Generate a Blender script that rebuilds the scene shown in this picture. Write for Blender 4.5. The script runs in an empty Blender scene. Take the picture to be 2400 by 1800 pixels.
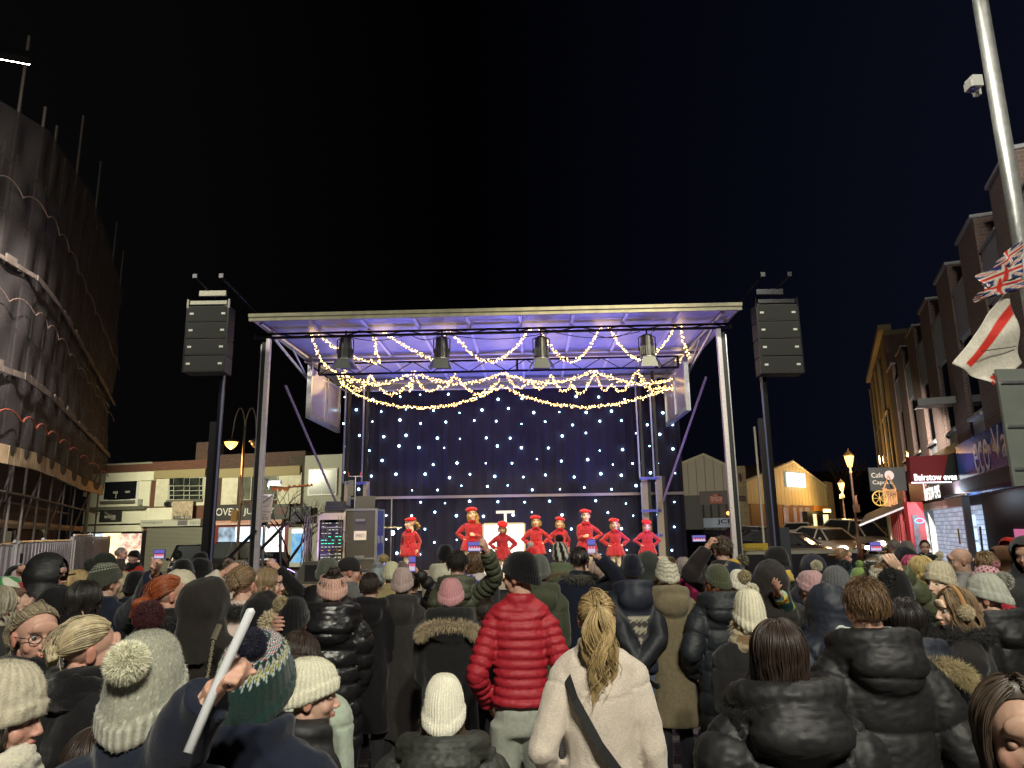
import bpy, math, random
import numpy as np
from mathutils import Vector, Matrix
random.seed(7); RNG = np.random.default_rng(7)
C = bpy.context.scene.collection
PI = math.pi
# ---------------------------------------------------------------- camera
CAMZ = 2.05
camd = bpy.data.cameras.new("camera"); cam = bpy.data.objects.new("camera", camd); C.objects.link(cam)
camd.sensor_width = 36; camd.lens = 25.0; camd.clip_start = 0.05; camd.clip_end = 1500
FPX = 25.0/36*2400
PITCH = math.radians(11.7); ROLL = math.radians(-0.85)
CM = Matrix.Translation((0, 0, CAMZ)) @ Matrix.Rotation(PI/2+PITCH, 4, 'X') @ Matrix.Rotation(ROLL, 4, 'Z')
cam.matrix_world = CM
bpy.context.scene.camera = cam
# ---------------------------------------------------------------- world (night)
W = bpy.data.worlds.new("World"); bpy.context.scene.world = W; W.use_nodes = True
nt = W.node_tree; nt.nodes.clear()
wo = nt.nodes.new('ShaderNodeOutputWorld'); bg = nt.nodes.new('ShaderNodeBackground')
tc = nt.nodes.new('ShaderNodeTexCoord'); sx = nt.nodes.new('ShaderNodeSeparateXYZ'); cr = nt.nodes.new('ShaderNodeValToRGB')
nt.links.new(tc.outputs['Generated'], sx.inputs[0]); wm = nt.nodes.new('ShaderNodeMapRange'); wm.inputs[1].default_value = -1; nt.links.new(sx.outputs['X'], wm.inputs[0]); nt.links.new(wm.outputs[0], cr.inputs[0])
cr.color_ramp.elements[0].position = .24; cr.color_ramp.elements[0].color = (.0022, .0021, .0024, 1); e_ = cr.color_ramp.elements.new(.47); e_.color = (.0003, .0003, .0005, 1)
cr.color_ramp.elements[2].position = .80; cr.color_ramp.elements[2].color = (.0030, .0038, .0090, 1)
nt.links.new(cr.outputs[0], bg.inputs[0]); bg.inputs[1].default_value = 1.0
nt.links.new(bg.outputs[0], wo.inputs[0])
S = bpy.context.scene
S.view_settings.view_transform = 'Standard'; S.view_settings.look = 'None'
S.view_settings.exposure = 0.0; S.view_settings.gamma = 1.0; S.view_settings.use_curve_mapping = False
S.cycles.use_denoising = True
S.cycles.max_bounces = 5; S.cycles.diffuse_bounces = 3; S.cycles.glossy_bounces = 3; S.cycles.transparent_max_bounces = 12
S.cycles.sample_clamp_indirect = 4.0

def lamp(name, kind, loc, energy, color, target=None, size=.2, spot=60, blend=.5, parent=None):
    d = bpy.data.lights.new(name, kind); d.energy = energy; d.color = color
    if kind == 'AREA': d.size = size
    else: d.shadow_soft_size = size
    if kind == 'SPOT': d.spot_size = math.radians(spot); d.spot_blend = blend
    o = bpy.data.objects.new(name, d); C.objects.link(o); o.location = loc
    if target is not None:
        o.rotation_euler = (Vector(target)-Vector(loc)).to_track_quat('-Z', 'Y').to_euler()
    return o
# ---------------------------------------------------------------- pixel helpers (photo pixels, 2400x1800)
def ray(x, y):
    d = Vector(((x-1200)/FPX, (900-y)/FPX, -1.0)); return (CM.to_3x3() @ d)
def at(x, y, D):
    d = ray(x, y); return Vector((0, 0, CAMZ)) + d*(D/d.y)
def atz(x, y, z):
    d = ray(x, y); t = (z-CAMZ)/d.z; return Vector((0, 0, CAMZ)) + d*t
def horizon(x):
    d0 = ray(x, 900); d1 = ray(x, 1400); t = d0.z/(d0.z-d1.z); return 900+500*t
# ---------------------------------------------------------------- materials
MATS = {}
def mat(name, col=(.5, .5, .5), rough=.7, metal=0., emit=None, es=1., noise=0., nscale=20., bump=0., bscale=80., attr=False, spec=.5, stretch=(1, 1, 1), trans=0., sheen=0., coat=0.):
    if name in MATS: return MATS[name]
    m = bpy.data.materials.new(name); m.use_nodes = True; n = m.node_tree.nodes; l = m.node_tree.links
    b = n['Principled BSDF']
    b.inputs['Roughness'].default_value = rough; b.inputs['Metallic'].default_value = metal
    b.inputs['Specular IOR Level'].default_value = spec; b.inputs['Base Color'].default_value = (*col, 1)
    b.inputs['Sheen Weight'].default_value = sheen; b.inputs['Coat Weight'].default_value = coat
    co = n.new('ShaderNodeTexCoord'); mp = n.new('ShaderNodeMapping'); mp.inputs['Scale'].default_value = stretch
    l.new(co.outputs['Object'], mp.inputs[0])
    src = None
    if attr:
        a = n.new('ShaderNodeAttribute'); a.attribute_name = 'Col'; src = a.outputs['Color']; l.new(src, b.inputs['Base Color'])
    if noise:
        t = n.new('ShaderNodeTexNoise'); t.inputs['Scale'].default_value = nscale; t.inputs['Detail'].default_value = 6
        l.new(mp.outputs[0], t.inputs['Vector'])
        mr = n.new('ShaderNodeMapRange'); mr.inputs[3].default_value = 1-noise; mr.inputs[4].default_value = 1+noise
        mr.inputs[1].default_value = .3; mr.inputs[2].default_value = .7
        l.new(t.outputs[0], mr.inputs[0])
        mx = n.new('ShaderNodeMix'); mx.data_type = 'RGBA'; mx.blend_type = 'MULTIPLY'; mx.inputs[0].default_value = 1
        if src: l.new(src, mx.inputs[6])
        else: mx.inputs[6].default_value = (*col, 1)
        l.new(mr.outputs[0], mx.inputs[7]); l.new(mx.outputs[2], b.inputs['Base Color'])
    if bump:
        t2 = n.new('ShaderNodeTexNoise'); t2.inputs['Scale'].default_value = bscale; t2.inputs['Detail'].default_value = 4
        l.new(mp.outputs[0], t2.inputs['Vector'])
        bp = n.new('ShaderNodeBump'); bp.inputs['Strength'].default_value = bump; bp.inputs['Distance'].default_value = .02
        l.new(t2.outputs[0], bp.inputs['Height']); l.new(bp.outputs[0], b.inputs['Normal'])
    if emit is not None:
        b.inputs['Emission Color'].default_value = (*emit, 1); b.inputs['Emission Strength'].default_value = es
    if trans:
        b.inputs['Alpha'].default_value = 1-trans
    MATS[name] = m
    return m
def brickmat(name, c1, c2, mortar, scale=1., bw=.225, bh=.075, rot=0, rough=.9):
    if name in MATS: return MATS[name]
    m = mat(name, c1, rough); n = m.node_tree.nodes; l = m.node_tree.links; b = n['Principled BSDF']
    t = n.new('ShaderNodeTexBrick'); t.inputs['Color1'].default_value = (*c1, 1); t.inputs['Color2'].default_value = (*c2, 1)
    t.inputs['Mortar'].default_value = (*mortar, 1); t.inputs['Scale'].default_value = scale
    t.inputs['Brick Width'].default_value = bw; t.inputs['Row Height'].default_value = bh; t.inputs['Mortar Size'].default_value = .009
    co = [x for x in n if x.type == 'TEX_COORD'][0]
    s = n.new('ShaderNodeSeparateXYZ'); cb = n.new('ShaderNodeCombineXYZ'); ad = n.new('ShaderNodeMath')
    l.new(co.outputs['Object'], s.inputs[0]); l.new(s.outputs[0], ad.inputs[0]); l.new(s.outputs[1], ad.inputs[1])
    l.new(ad.outputs[0], cb.inputs[0]); l.new(s.outputs[2], cb.inputs[1]); l.new(cb.outputs[0], t.inputs['Vector'])
    l.new(t.outputs[0], b.inputs['Base Color'])
    bp = n.new('ShaderNodeBump'); bp.inputs['Strength'].default_value = .6; bp.inputs['Distance'].default_value = .01; bp.invert = True
    l.new(t.outputs[1], bp.inputs['Height']); l.new(bp.outputs[0], b.inputs['Normal'])
    return m
# ---------------------------------------------------------------- mesh builder
class MB:
    def __init__(s): s.v = []; s.f = []
    def add(s, vs, fs):
        k = len(s.v); s.v += [tuple(p) for p in vs]; s.f += [tuple(i+k for i in f) for f in fs]; return s
    def box(s, c, d, M=None):
        x, y, z = c; a, b, h = d[0]/2, d[1]/2, d[2]/2
        vs = [Vector((x+i*a, y+j*b, z+k*h)) for k in (-1, 1) for j in (-1, 1) for i in (-1, 1)]
        if M is not None: vs = [M @ p for p in vs]
        return s.add(vs, [(0, 2, 3, 1), (4, 5, 7, 6), (0, 1, 5, 4), (2, 6, 7, 3), (0, 4, 6, 2), (1, 3, 7, 5)])
    def bx(s, x0, x1, y0, y1, z0, z1, M=None):
        return s.box(((x0+x1)/2, (y0+y1)/2, (z0+z1)/2), (abs(x1-x0), abs(y1-y0), abs(z1-z0)), M)
    def tube(s, pts, r, n=8, M=None, cap=True):
        pts = [Vector(p) for p in pts]; rs = r if isinstance(r, (list, tuple)) else [r]*len(pts)
        rings = []; up = None
        for i, p in enumerate(pts):
            t = (pts[min(i+1, len(pts)-1)]-pts[max(i-1, 0)]).normalized()
            if up is None: up = Vector((0, 0, 1)) if abs(t.z) < .9 else Vector((1, 0, 0))
            a = t.cross(up).normalized(); b = a.cross(t).normalized(); up = b
            rings.append([p+a*math.cos(2*PI*k/n)*rs[i]+b*math.sin(2*PI*k/n)*rs[i] for k in range(n)])
        vs = [q for rg in rings for q in rg]
        if M is not None: vs = [M @ q for q in vs]
        fs = [(i*n+k, i*n+(k+1) % n, (i+1)*n+(k+1) % n, (i+1)*n+k) for i in range(len(pts)-1) for k in range(n)]
        if cap: fs += [tuple(range(n-1, -1, -1)), tuple((len(pts)-1)*n+k for k in range(n))]
        return s.add(vs, fs)
    def sphere(s, c, r, n=10, m=7, M=None):
        r = r if isinstance(r, (tuple, list)) else (r, r, r); vs = []; fs = []
        for i in range(m+1):
            th = PI*i/m
            for k in range(n):
                ph = 2*PI*k/n; vs.append(Vector((c[0]+r[0]*math.sin(th)*math.cos(ph), c[1]+r[1]*math.sin(th)*math.sin(ph), c[2]+r[2]*math.cos(th))))
        for i in range(m):
            for k in range(n): fs.append((i*n+k, (i+1)*n+k, (i+1)*n+(k+1) % n, i*n+(k+1) % n))
        if M is not None: vs = [M @ q for q in vs]
        return s.add(vs, fs)
    def lathe(s, prof, c=(0, 0, 0), n=16, M=None):
        vs = []; m = len(prof)
        for r, z in prof:
            for k in range(n): vs.append(Vector((c[0]+r*math.cos(2*PI*k/n), c[1]+r*math.sin(2*PI*k/n), c[2]+z)))
        fs = [(i*n+k, i*n+(k+1) % n, (i+1)*n+(k+1) % n, (i+1)*n+k) for i in range(m-1) for k in range(n)]
        fs += [tuple(range(n-1, -1, -1)), tuple((m-1)*n+k for k in range(n))]
        if M is not None: vs = [M @ q for q in vs]
        return s.add(vs, fs)
    def prism(s, poly, y0, y1, M=None):   # poly in (x,z), extruded along y
        n = len(poly); vs = [Vector((x, y0, z)) for x, z in poly]+[Vector((x, y1, z)) for x, z in poly]
        if M is not None: vs = [M @ q for q in vs]
        fs = [tuple(range(n)), tuple(range(2*n-1, n-1, -1))]+[(k, k+n, (k+1) % n+n, (k+1) % n) for k in range(n)]
        return s.add(vs, fs)
    def build(s, name, m, parent=None, smooth=False, loc=None):
        me = bpy.data.meshes.new(name); me.from_pydata(s.v, [], s.f); me.update()
        o = bpy.data.objects.new(name, me); C.objects.link(o)
        if m: me.materials.append(m)
        if smooth: me.polygons.foreach_set('use_smooth', [True]*len(me.polygons))
        if parent: o.parent = parent
        if loc is not None: o.location = loc
        return o
def npmesh(name, V, F, m=None, parent=None, smooth=True, col=None):
    """V (n,3), F list of int arrays all same width, or list of tuples"""
    me = bpy.data.meshes.new(name)
    if isinstance(F, np.ndarray):
        k = F.shape[1]; me.vertices.add(len(V)); me.vertices.foreach_set('co', np.asarray(V, np.float32).ravel())
        me.loops.add(F.size); me.loops.foreach_set('vertex_index', F.astype(np.int32).ravel())
        me.polygons.add(len(F)); me.polygons.foreach_set('loop_start', np.arange(0, F.size, k, dtype=np.int32))
        me.update(calc_edges=True)
    else:
        me.from_pydata([tuple(p) for p in V], [], F); me.update()
    if smooth: me.polygons.foreach_set('use_smooth', [True]*len(me.polygons))
    if col is not None: setcol(me, col)
    if m: me.materials.append(m)
    o = bpy.data.objects.new(name, me); C.objects.link(o)
    if parent: o.parent = parent
    return o
def setcol(me, col):
    a = me.color_attributes.get('Col') or me.color_attributes.new('Col', 'FLOAT_COLOR', 'POINT')
    c = np.ones((len(me.vertices), 4), np.float32); c[:, :3] = col; a.data.foreach_set('color', c.ravel())
def thing(name, label, cat, loc=(0, 0, 0), rz=0., group=None):
    o = bpy.data.objects.new(name, None); C.objects.link(o); o.location = loc; o.rotation_euler = (0, 0, rz)
    o.empty_display_size = .1
    return tag(o, label, cat, group)
def tag(o, label, cat, group=None, kind=None):
    if label: o['label'] = label
    if cat: o['category'] = cat
    if group: o['group'] = group
    if kind: o['kind'] = kind
    return o
def struct(o): o['kind'] = 'structure'; return o
def text(s, m, M, width=None, height=None, parent=None, name='lettering', ext=.004, align='CENTER', bold=0.):
    cu = bpy.data.curves.new(name, 'FONT'); cu.body = s; cu.align_x = align; cu.align_y = 'CENTER'; cu.size = 1; cu.extrude = 0; cu.offset = bold
    o = bpy.data.objects.new(name, cu); C.objects.link(o); bpy.context.view_layer.update()
    me = bpy.data.meshes.new_from_object(o.evaluated_get(bpy.context.evaluated_depsgraph_get()))
    bpy.data.objects.remove(o); bpy.data.curves.remove(cu)
    V = np.zeros(len(me.vertices)*3); me.vertices.foreach_get('co', V); V = V.reshape(-1, 3)
    if len(V) == 0: return None
    lo, hi = V.min(0), V.max(0); w, h = hi[0]-lo[0], hi[1]-lo[1]
    sx = width/w if width else height/h; sy = height/h if height else sx
    V -= (lo+hi)/2; V[:, 0] *= sx; V[:, 1] *= sy
    if align == 'LEFT': V[:, 0] += (w*sx)/2
    me.vertices.foreach_set('co', V.ravel()); me.transform(M); me.update()
    me.materials.clear(); me.materials.append(m); me.name = name
    o = bpy.data.objects.new(name, me); C.objects.link(o)
    if parent: o.parent = parent
    return o
class Frame:
    """a vertical plane: local x along, local y into the building (away from viewer), z up."""
    def __init__(s, p0, p1, z=0.):
        s.o = Vector((p0[0], p0[1], z)); d = Vector((p1[0]-p0[0], p1[1]-p0[1], 0)); s.len = d.length; s.x = d.normalized()
        s.y = Vector((0, 0, 1)).cross(s.x)
        s.M = Matrix.Translation(s.o) @ Matrix(((s.x.x, s.y.x, 0, 0), (s.x.y, s.y.y, 0, 0), (0, 0, 1, 0), (0, 0, 0, 1)))
        s.rz = math.atan2(s.x.y, s.x.x)
    def uv(s, x, y, w=0.):
        o = Vector((0, 0, CAMZ)); d = ray(x, y); n = s.y; q = s.o+s.y*w
        t = (q-o).dot(n)/d.dot(n); p = o+d*t-s.o
        return p.dot(s.x), p.z
    def T(s, u, w, v): return Matrix.Translation(s.M @ Vector((u, w, v))) @ s.M.to_3x3().to_4x4()
def Mtext(u, w, v):   # text plane facing local -y
    return Matrix.Translation((u, w, v)) @ Matrix.Rotation(PI/2, 4, 'X')
# ================================================================ people library
# hash noise
def vnoise(P, sc, seed=0):
    Q = P*sc+seed*17.3; i = np.floor(Q).astype(np.int64); f = Q-i; f = f*f*(3-2*f); out = 0
    for dx in (0, 1):
        for dy in (0, 1):
            for dz in (0, 1):
                h = ((i[:, 0]+dx)*374761393+(i[:, 1]+dy)*668265263+(i[:, 2]+dz)*2147483647+seed*1274126177) & 0xffffffff
                h = ((h ^ (h >> 13))*1274126177) & 0xffffffff; h = ((h ^ (h >> 16)) & 0xffff)/65535.
                w = (f[:, 0] if dx else 1-f[:, 0])*(f[:, 1] if dy else 1-f[:, 1])*(f[:, 2] if dz else 1-f[:, 2])
                out = out+w*h
    return out*2-1
M_PUF = mat('puffer_nylon', attr=True, rough=.60, bump=.08, bscale=30, stretch=(1, 1, 1.8), spec=.5)
M_SHINY = mat('shiny_nylon', attr=True, rough=.36, bump=.3, bscale=18, stretch=(1, 1, 2), spec=.6)
M_CLOTH = mat('coat_cloth', attr=True, rough=.9, bump=.14, bscale=130, noise=.12, nscale=40, spec=.2, sheen=.15)
M_WOOL = mat('wool_cloth', attr=True, rough=.98, bump=.3, bscale=170, noise=.12, nscale=120, spec=.1, sheen=.3)
M_KNIT = mat('knit_wool', attr=True, rough=.98, bump=.25, bscale=220, noise=.15, nscale=150, spec=.1, sheen=.25)
M_FUR = mat('fur_fibre', attr=True, rough=.8, spec=.2, sheen=.2)
M_HAIR = mat('hair_fibre', attr=True, rough=.42, spec=.5, noise=.25, nscale=45, stretch=(1, 1, .15))
M_SKIN = mat('skin', attr=True, rough=.52, noise=.05, nscale=60, spec=.4)
M_SKIN.node_tree.nodes['Principled BSDF'].inputs['Subsurface Weight'].default_value = .12
M_SKIN.node_tree.nodes['Principled BSDF'].inputs['Subsurface Radius'].default_value = (.02, .008, .004)
M_LEATHER = mat('leather', attr=True, rough=.4, bump=.2, bscale=90)
FAB = dict(puf=M_PUF, shiny=M_SHINY, cloth=M_CLOTH, wool=M_WOOL, knit=M_KNIT)

def ell_rings(rings, n=20, M=None, cap=True):
    """rings: (cx,cy,cz,rx,ry) horizontal ellipses"""
    V = []; F = []
    for cx, cy, cz, rx, ry in rings:
        for k in range(n):
            a = 2*PI*k/n; c, s_ = math.cos(a), math.sin(a)
            V.append((cx+rx*math.copysign(abs(c)**.9, c), cy+ry*math.copysign(abs(s_)**.9, s_), cz))
    for i in range(len(rings)-1):
        for k in range(n): F.append((i*n+k, i*n+(k+1) % n, (i+1)*n+(k+1) % n, (i+1)*n+k))
    F += [tuple(range(n-1, -1, -1)), tuple((len(rings)-1)*n+k for k in range(n))]
    return V, F
TMP = {}
def remesh(mb, voxel, smooth=4, fac=.5):
    me = bpy.data.meshes.new('tmp'); me.from_pydata(mb.v, [], mb.f); me.update()
    o = bpy.data.objects.new('tmp', me); C.objects.link(o)
    r = o.modifiers.new('r', 'REMESH'); r.mode = 'VOXEL'; r.voxel_size = voxel; r.adaptivity = 0
    if smooth: q = o.modifiers.new('s', 'SMOOTH'); q.factor = fac; q.iterations = smooth
    dg = bpy.context.evaluated_depsgraph_get(); dg.update()
    e = bpy.data.meshes.new_from_object(o.evaluated_get(dg))
    V = np.zeros(len(e.vertices)*3); e.vertices.foreach_get('co', V); V = V.reshape(-1, 3)
    N = np.zeros(len(e.vertices)*3); e.vertices.foreach_get('normal', N); N = N.reshape(-1, 3)
    L = np.zeros(len(e.loops), np.int32); e.loops.foreach_get('vertex_index', L)
    tot = np.zeros(len(e.polygons), np.int32); e.polygons.foreach_get('loop_total', tot)
    F = L.reshape(-1, 4) if (tot == 4).all() else None
    if F is None:
        st = np.cumsum(tot)-tot; F = np.array([[L[a], L[a+1], L[a+2], L[a+3] if t == 4 else L[a+2]] for a, t in zip(st, tot)])
    bpy.data.objects.remove(o); bpy.data.meshes.remove(me); bpy.data.meshes.remove(e)
    return V, N, F
# ---- head template: origin between the ears, +y forward, +z up
def head_template(voxel, kid=False):
    b = MB()
    b.sphere((0, -.017, .035), (.074, .094, .083), 24, 16); b.sphere((0, .028, -.02), (.061, .062, .083), 20, 14)
    b.sphere((0, .052, -.088), (.030, .030, .024), 14, 10); b.sphere((0, .02, -.068), (.052, .055, .04), 16, 10)
    for s in (-1, 1):
        b.sphere((s*.036, .054, -.028), (.027, .026, .028), 12, 8)
        b.sphere((s*.075, -.012, -.008), (.009, .019, .031), 12, 8); b.sphere((s*.080, -.018, .006), (.007, .016, .02), 12, 8)
        b.sphere((s*.011, .098, -.031), (.0085, .010, .0075), 10, 8)
        b.sphere((s*.030, .070, .030), (.022, .013, .007), 12, 8)
    b.tube([(0, .083, .020), (0, .096, -.004), (0, .105, -.024)], [.009, .0085, .0110], 10); b.sphere((0, .106, -.026), (.011, .011, .010), 10, 8)
    b.sphere((0, .081, .045), (.05, .016, .03), 14, 8)
    b.sphere((0, .088, -.054), (.021, .011, .0055), 12, 8); b.sphere((0, .086, -.065), (.018, .012, .007), 12, 8)
    b.tube([(0, -.01, -.05), (0, -.022, -.12), (0, -.035, -.20)], [.058, .055, .062], 16)
    V, N, F = remesh(b, voxel, 5 if voxel < .005 else 2, .45)
    for s in (-1, 1):
        d = V-np.array([s*.031, .09, .008]); g = np.exp(-(d[:, 0]/.017)**2-(d[:, 2]/.011)**2)*(V[:, 1] > .03)
        V[:, 1] -= g*.012
    g = np.exp(-((V[:, 2]+.0597)/.0022)**2-(V[:, 0]/.02)**4)*(V[:, 1] > .06); V[:, 1] -= g*.003
    col = np.ones((len(V), 3))
    fr = V[:, 1] > .045
    lip = np.exp(-((V[:, 2]+.060)/.010)**4-(V[:, 0]/.022)**4)*fr*(V[:, 1] > .075); col = col*(1-lip[:, None])+lip[:, None]*np.array([.95, .50, .50])
    chk = np.exp(-((np.abs(V[:, 0])-.042)/.02)**2-((V[:, 2]+.03)/.022)**2)*fr; col *= 1-chk[:, None]*np.array([0, .18, .16])
    no = np.exp(-(V[:, 0]/.014)**2-((V[:, 2]+.026)/.014)**2)*(V[:, 1] > .09); col *= 1-no[:, None]*np.array([0, .15, .13])
    ear = (np.abs(V[:, 0]) > .073)&(V[:, 1] < .02); col[ear] *= np.array([1, .78, .74])
    zb = .026+.004*np.cos(np.abs(V[:, 0])*60-1.5)
    br = np.exp(-((V[:, 2]-zb)/.0042)**2)*((np.abs(V[:, 0]) > .013)&(np.abs(V[:, 0]) < .05)&fr)
    ey = np.zeros(len(V))
    for s in (-1, 1): ey = np.maximum(ey, np.exp(-((V[:, 0]-s*.031)/.015)**4-((V[:, 2]-.0125)/.0035)**2)*fr)
    return V, F, col, br, ey
HEAD = {'n': head_template(.0042), 'f': head_template(.0085)}
# ---- hand template: origin at wrist, fingers +z, palm facing +y, thumb on +x (right hand seen from its back when y away)
def hand_template(curl, spread, thumb, vox=.0045):
    b = MB(); b.sphere((0, 0, .045), (.040, .016, .048), 14, 10); b.sphere((.02, .004, .03), (.02, .016, .028), 10, 8); b.tube([(0, 0, -.05), (0, 0, .02)], [.024, .027], 12)
    for i, (x, L) in enumerate([(.029, .072), (.010, .080), (-.010, .075), (-.028, .060)]):
        p = Vector((x, 0, .082)); a = 0; pts = [Vector((x*.9, 0, .06)), p.copy()]; yaw = spread*(1.5-i)*.12
        for j, fr in enumerate((.42, .32, .26)):
            a += curl[j]*(1+.12*i); d = Vector((math.sin(yaw)*math.cos(a), math.sin(a), math.cos(a)*math.cos(yaw))); p = p+d*L*fr; pts.append(p.copy())
        b.tube(pts, [.0095, .0098, .009, .0083, .0068], 8); b.sphere(pts[-1], .0068, 8, 6)
    t = thumb; pts = [Vector((.022, .004, .018)), Vector((.040, .010+.01*t, .040)), Vector((.050-.012*t, .020+.022*t, .062)), Vector((.050-.028*t, .028+.034*t, .082))]
    b.tube(pts, [.014, .012, .0105, .008], 8); b.sphere(pts[-1], .008, 8, 6)
    V, N, F = remesh(b, vox, 2, .4); return V, F
HANDS = {'relax': hand_template((.30, .35, .25), .3, .3), 'grip': hand_template((1.0, 1.15, .8), .0, 1.0), 'pinch': hand_template((.55, .75, .5), .4, .9), 'flat': hand_template((.12, .12, .1), .6, .1)}

def ik(S_, H_, l1, l2, hint):
    d = H_-S_; L = min(d.length, (l1+l2)*.995); dn = d.normalized(); a = (l1*l1-l2*l2+L*L)/(2*L); h = math.sqrt(max(l1*l1-a*a, 0))
    pn = (hint-hint.dot(dn)*dn).normalized(); return S_+dn*a+pn*h, S_+dn*L

def fur(P, N, length, width, col, droop=.25, jit=.5, seed=0, colvar=.25):
    r = np.random.default_rng(seed+len(P)); n = len(P)
    D = N+r.normal(0, jit, (n, 3)); D[:, 2] -= droop; D /= np.linalg.norm(D, axis=1)[:, None]
    Ln = length*r.uniform(.55, 1.15, n)[:, None]; sd = np.cross(D, r.normal(0, 1, (n, 3))); sd /= np.linalg.norm(sd, axis=1)[:, None]
    tip = P+D*Ln; tip[:, 2] -= droop*length*.4; mid = P+D*Ln*.5+sd*width*.0
    V = np.concatenate([P-sd*width, P+sd*width, mid+sd*width*.7, mid-sd*width*.7, tip], 1).reshape(-1, 3)
    k = np.arange(n)[:, None]*5; F = np.concatenate([k+0, k+1, k+2, k+3], 1); G = np.concatenate([k+3, k+2, k+4, k+4], 1)
    c = np.array(col)[None]*(1+r.uniform(-colvar, colvar, (n, 1))) if np.ndim(col) == 1 else col
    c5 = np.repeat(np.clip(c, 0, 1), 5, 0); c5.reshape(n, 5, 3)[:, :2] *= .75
    return V, [tuple(x) for x in F.tolist()]+[tuple(x[:3]) for x in G.tolist()], c5
def furball(c, r, n, col, seed=0, length=None, squash=1., width=.0022):
    g = np.random.default_rng(seed); N = g.normal(0, 1, (n, 3)); N /= np.linalg.norm(N, axis=1)[:, None]
    L = length or r*.42; P = np.array(c)+N*(r-L*.7)*np.array([1, 1, squash]); return fur(P, N, L, width, col, .12, .35, seed)

def strands_mesh(paths, w, col, seed=0, taper=.35, var=.3):
    """paths (n,m,3) -> thin 3-sided strands"""
    n, m, _ = paths.shape; r = np.random.default_rng(seed)
    if n > 600 and m > 5: fl = (r.random(n) < .07)[:, None, None]*np.linspace(0, 1, m)[None, :, None]**1.5; paths = paths+fl*(r.normal(0, .020, (n, 1, 3))+.012*np.sin(np.linspace(0, 5, m)[None, :, None]+r.uniform(0, 6, (n, 1, 3))))
    T = np.gradient(paths, axis=1); T /= np.linalg.norm(T, axis=2)[..., None]+1e-9
    ref = r.normal(0, 1, (n, 1, 3)); A = np.cross(T, ref); A /= np.linalg.norm(A, axis=2)[..., None]+1e-9; B = np.cross(T, A)
    ww = (w*(1-(1-taper)*np.linspace(0, 1, m)**2))[None, :, None]*r.uniform(.6, 1.3, (n, 1, 1)); V = []
    for k in range(3):
        a = 2*PI*k/3; V.append(paths+A*ww*math.cos(a)+B*ww*math.sin(a))
    V = np.stack(V, 2).reshape(-1, 3)
    i = (np.arange(n)[:, None, None]*m*3+np.arange(m-1)[None, :, None]*3); k = np.arange(3)[None, None]
    F = np.stack([i+k, i+(k+1) % 3, i+3+(k+1) % 3, i+3+k], -1).reshape(-1, 4)
    c = np.array(col)[None]*(1+r.uniform(-var, var, (n, 1))); return V, F, np.repeat(np.clip(c, 0, 1), m*3, 0)
def head_r(D, grow=0.):   # ellipsoid-ish scalp radius along unit dirs (head local, centre (0,-.015,.03))
    a, b, c = .076+grow, .097+grow, .088+grow; return 1/np.sqrt((D[..., 0]/a)**2+(D[..., 1]/b)**2+(D[..., 2]/c)**2)
HC = np.array([0, -.015, .03])
def slerp(d0, d1, t):
    om = np.arccos(np.clip((d0*d1).sum(-1, keepdims=True), -.999, .999)); so = np.sin(om)
    return (np.sin((1-t)*om)*d0+np.sin(t*om)*d1)/so
def unit(v): v = np.asarray(v, float); return v/np.linalg.norm(v, axis=-1, keepdims=True)
def hairline(az):   # az: 0 = back, +-pi = face. returns elevation of the lower hair edge
    f = (1-np.cos(az))/2; return -.55+f*1.15+np.clip(f-.5, 0, 1)*.5
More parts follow.
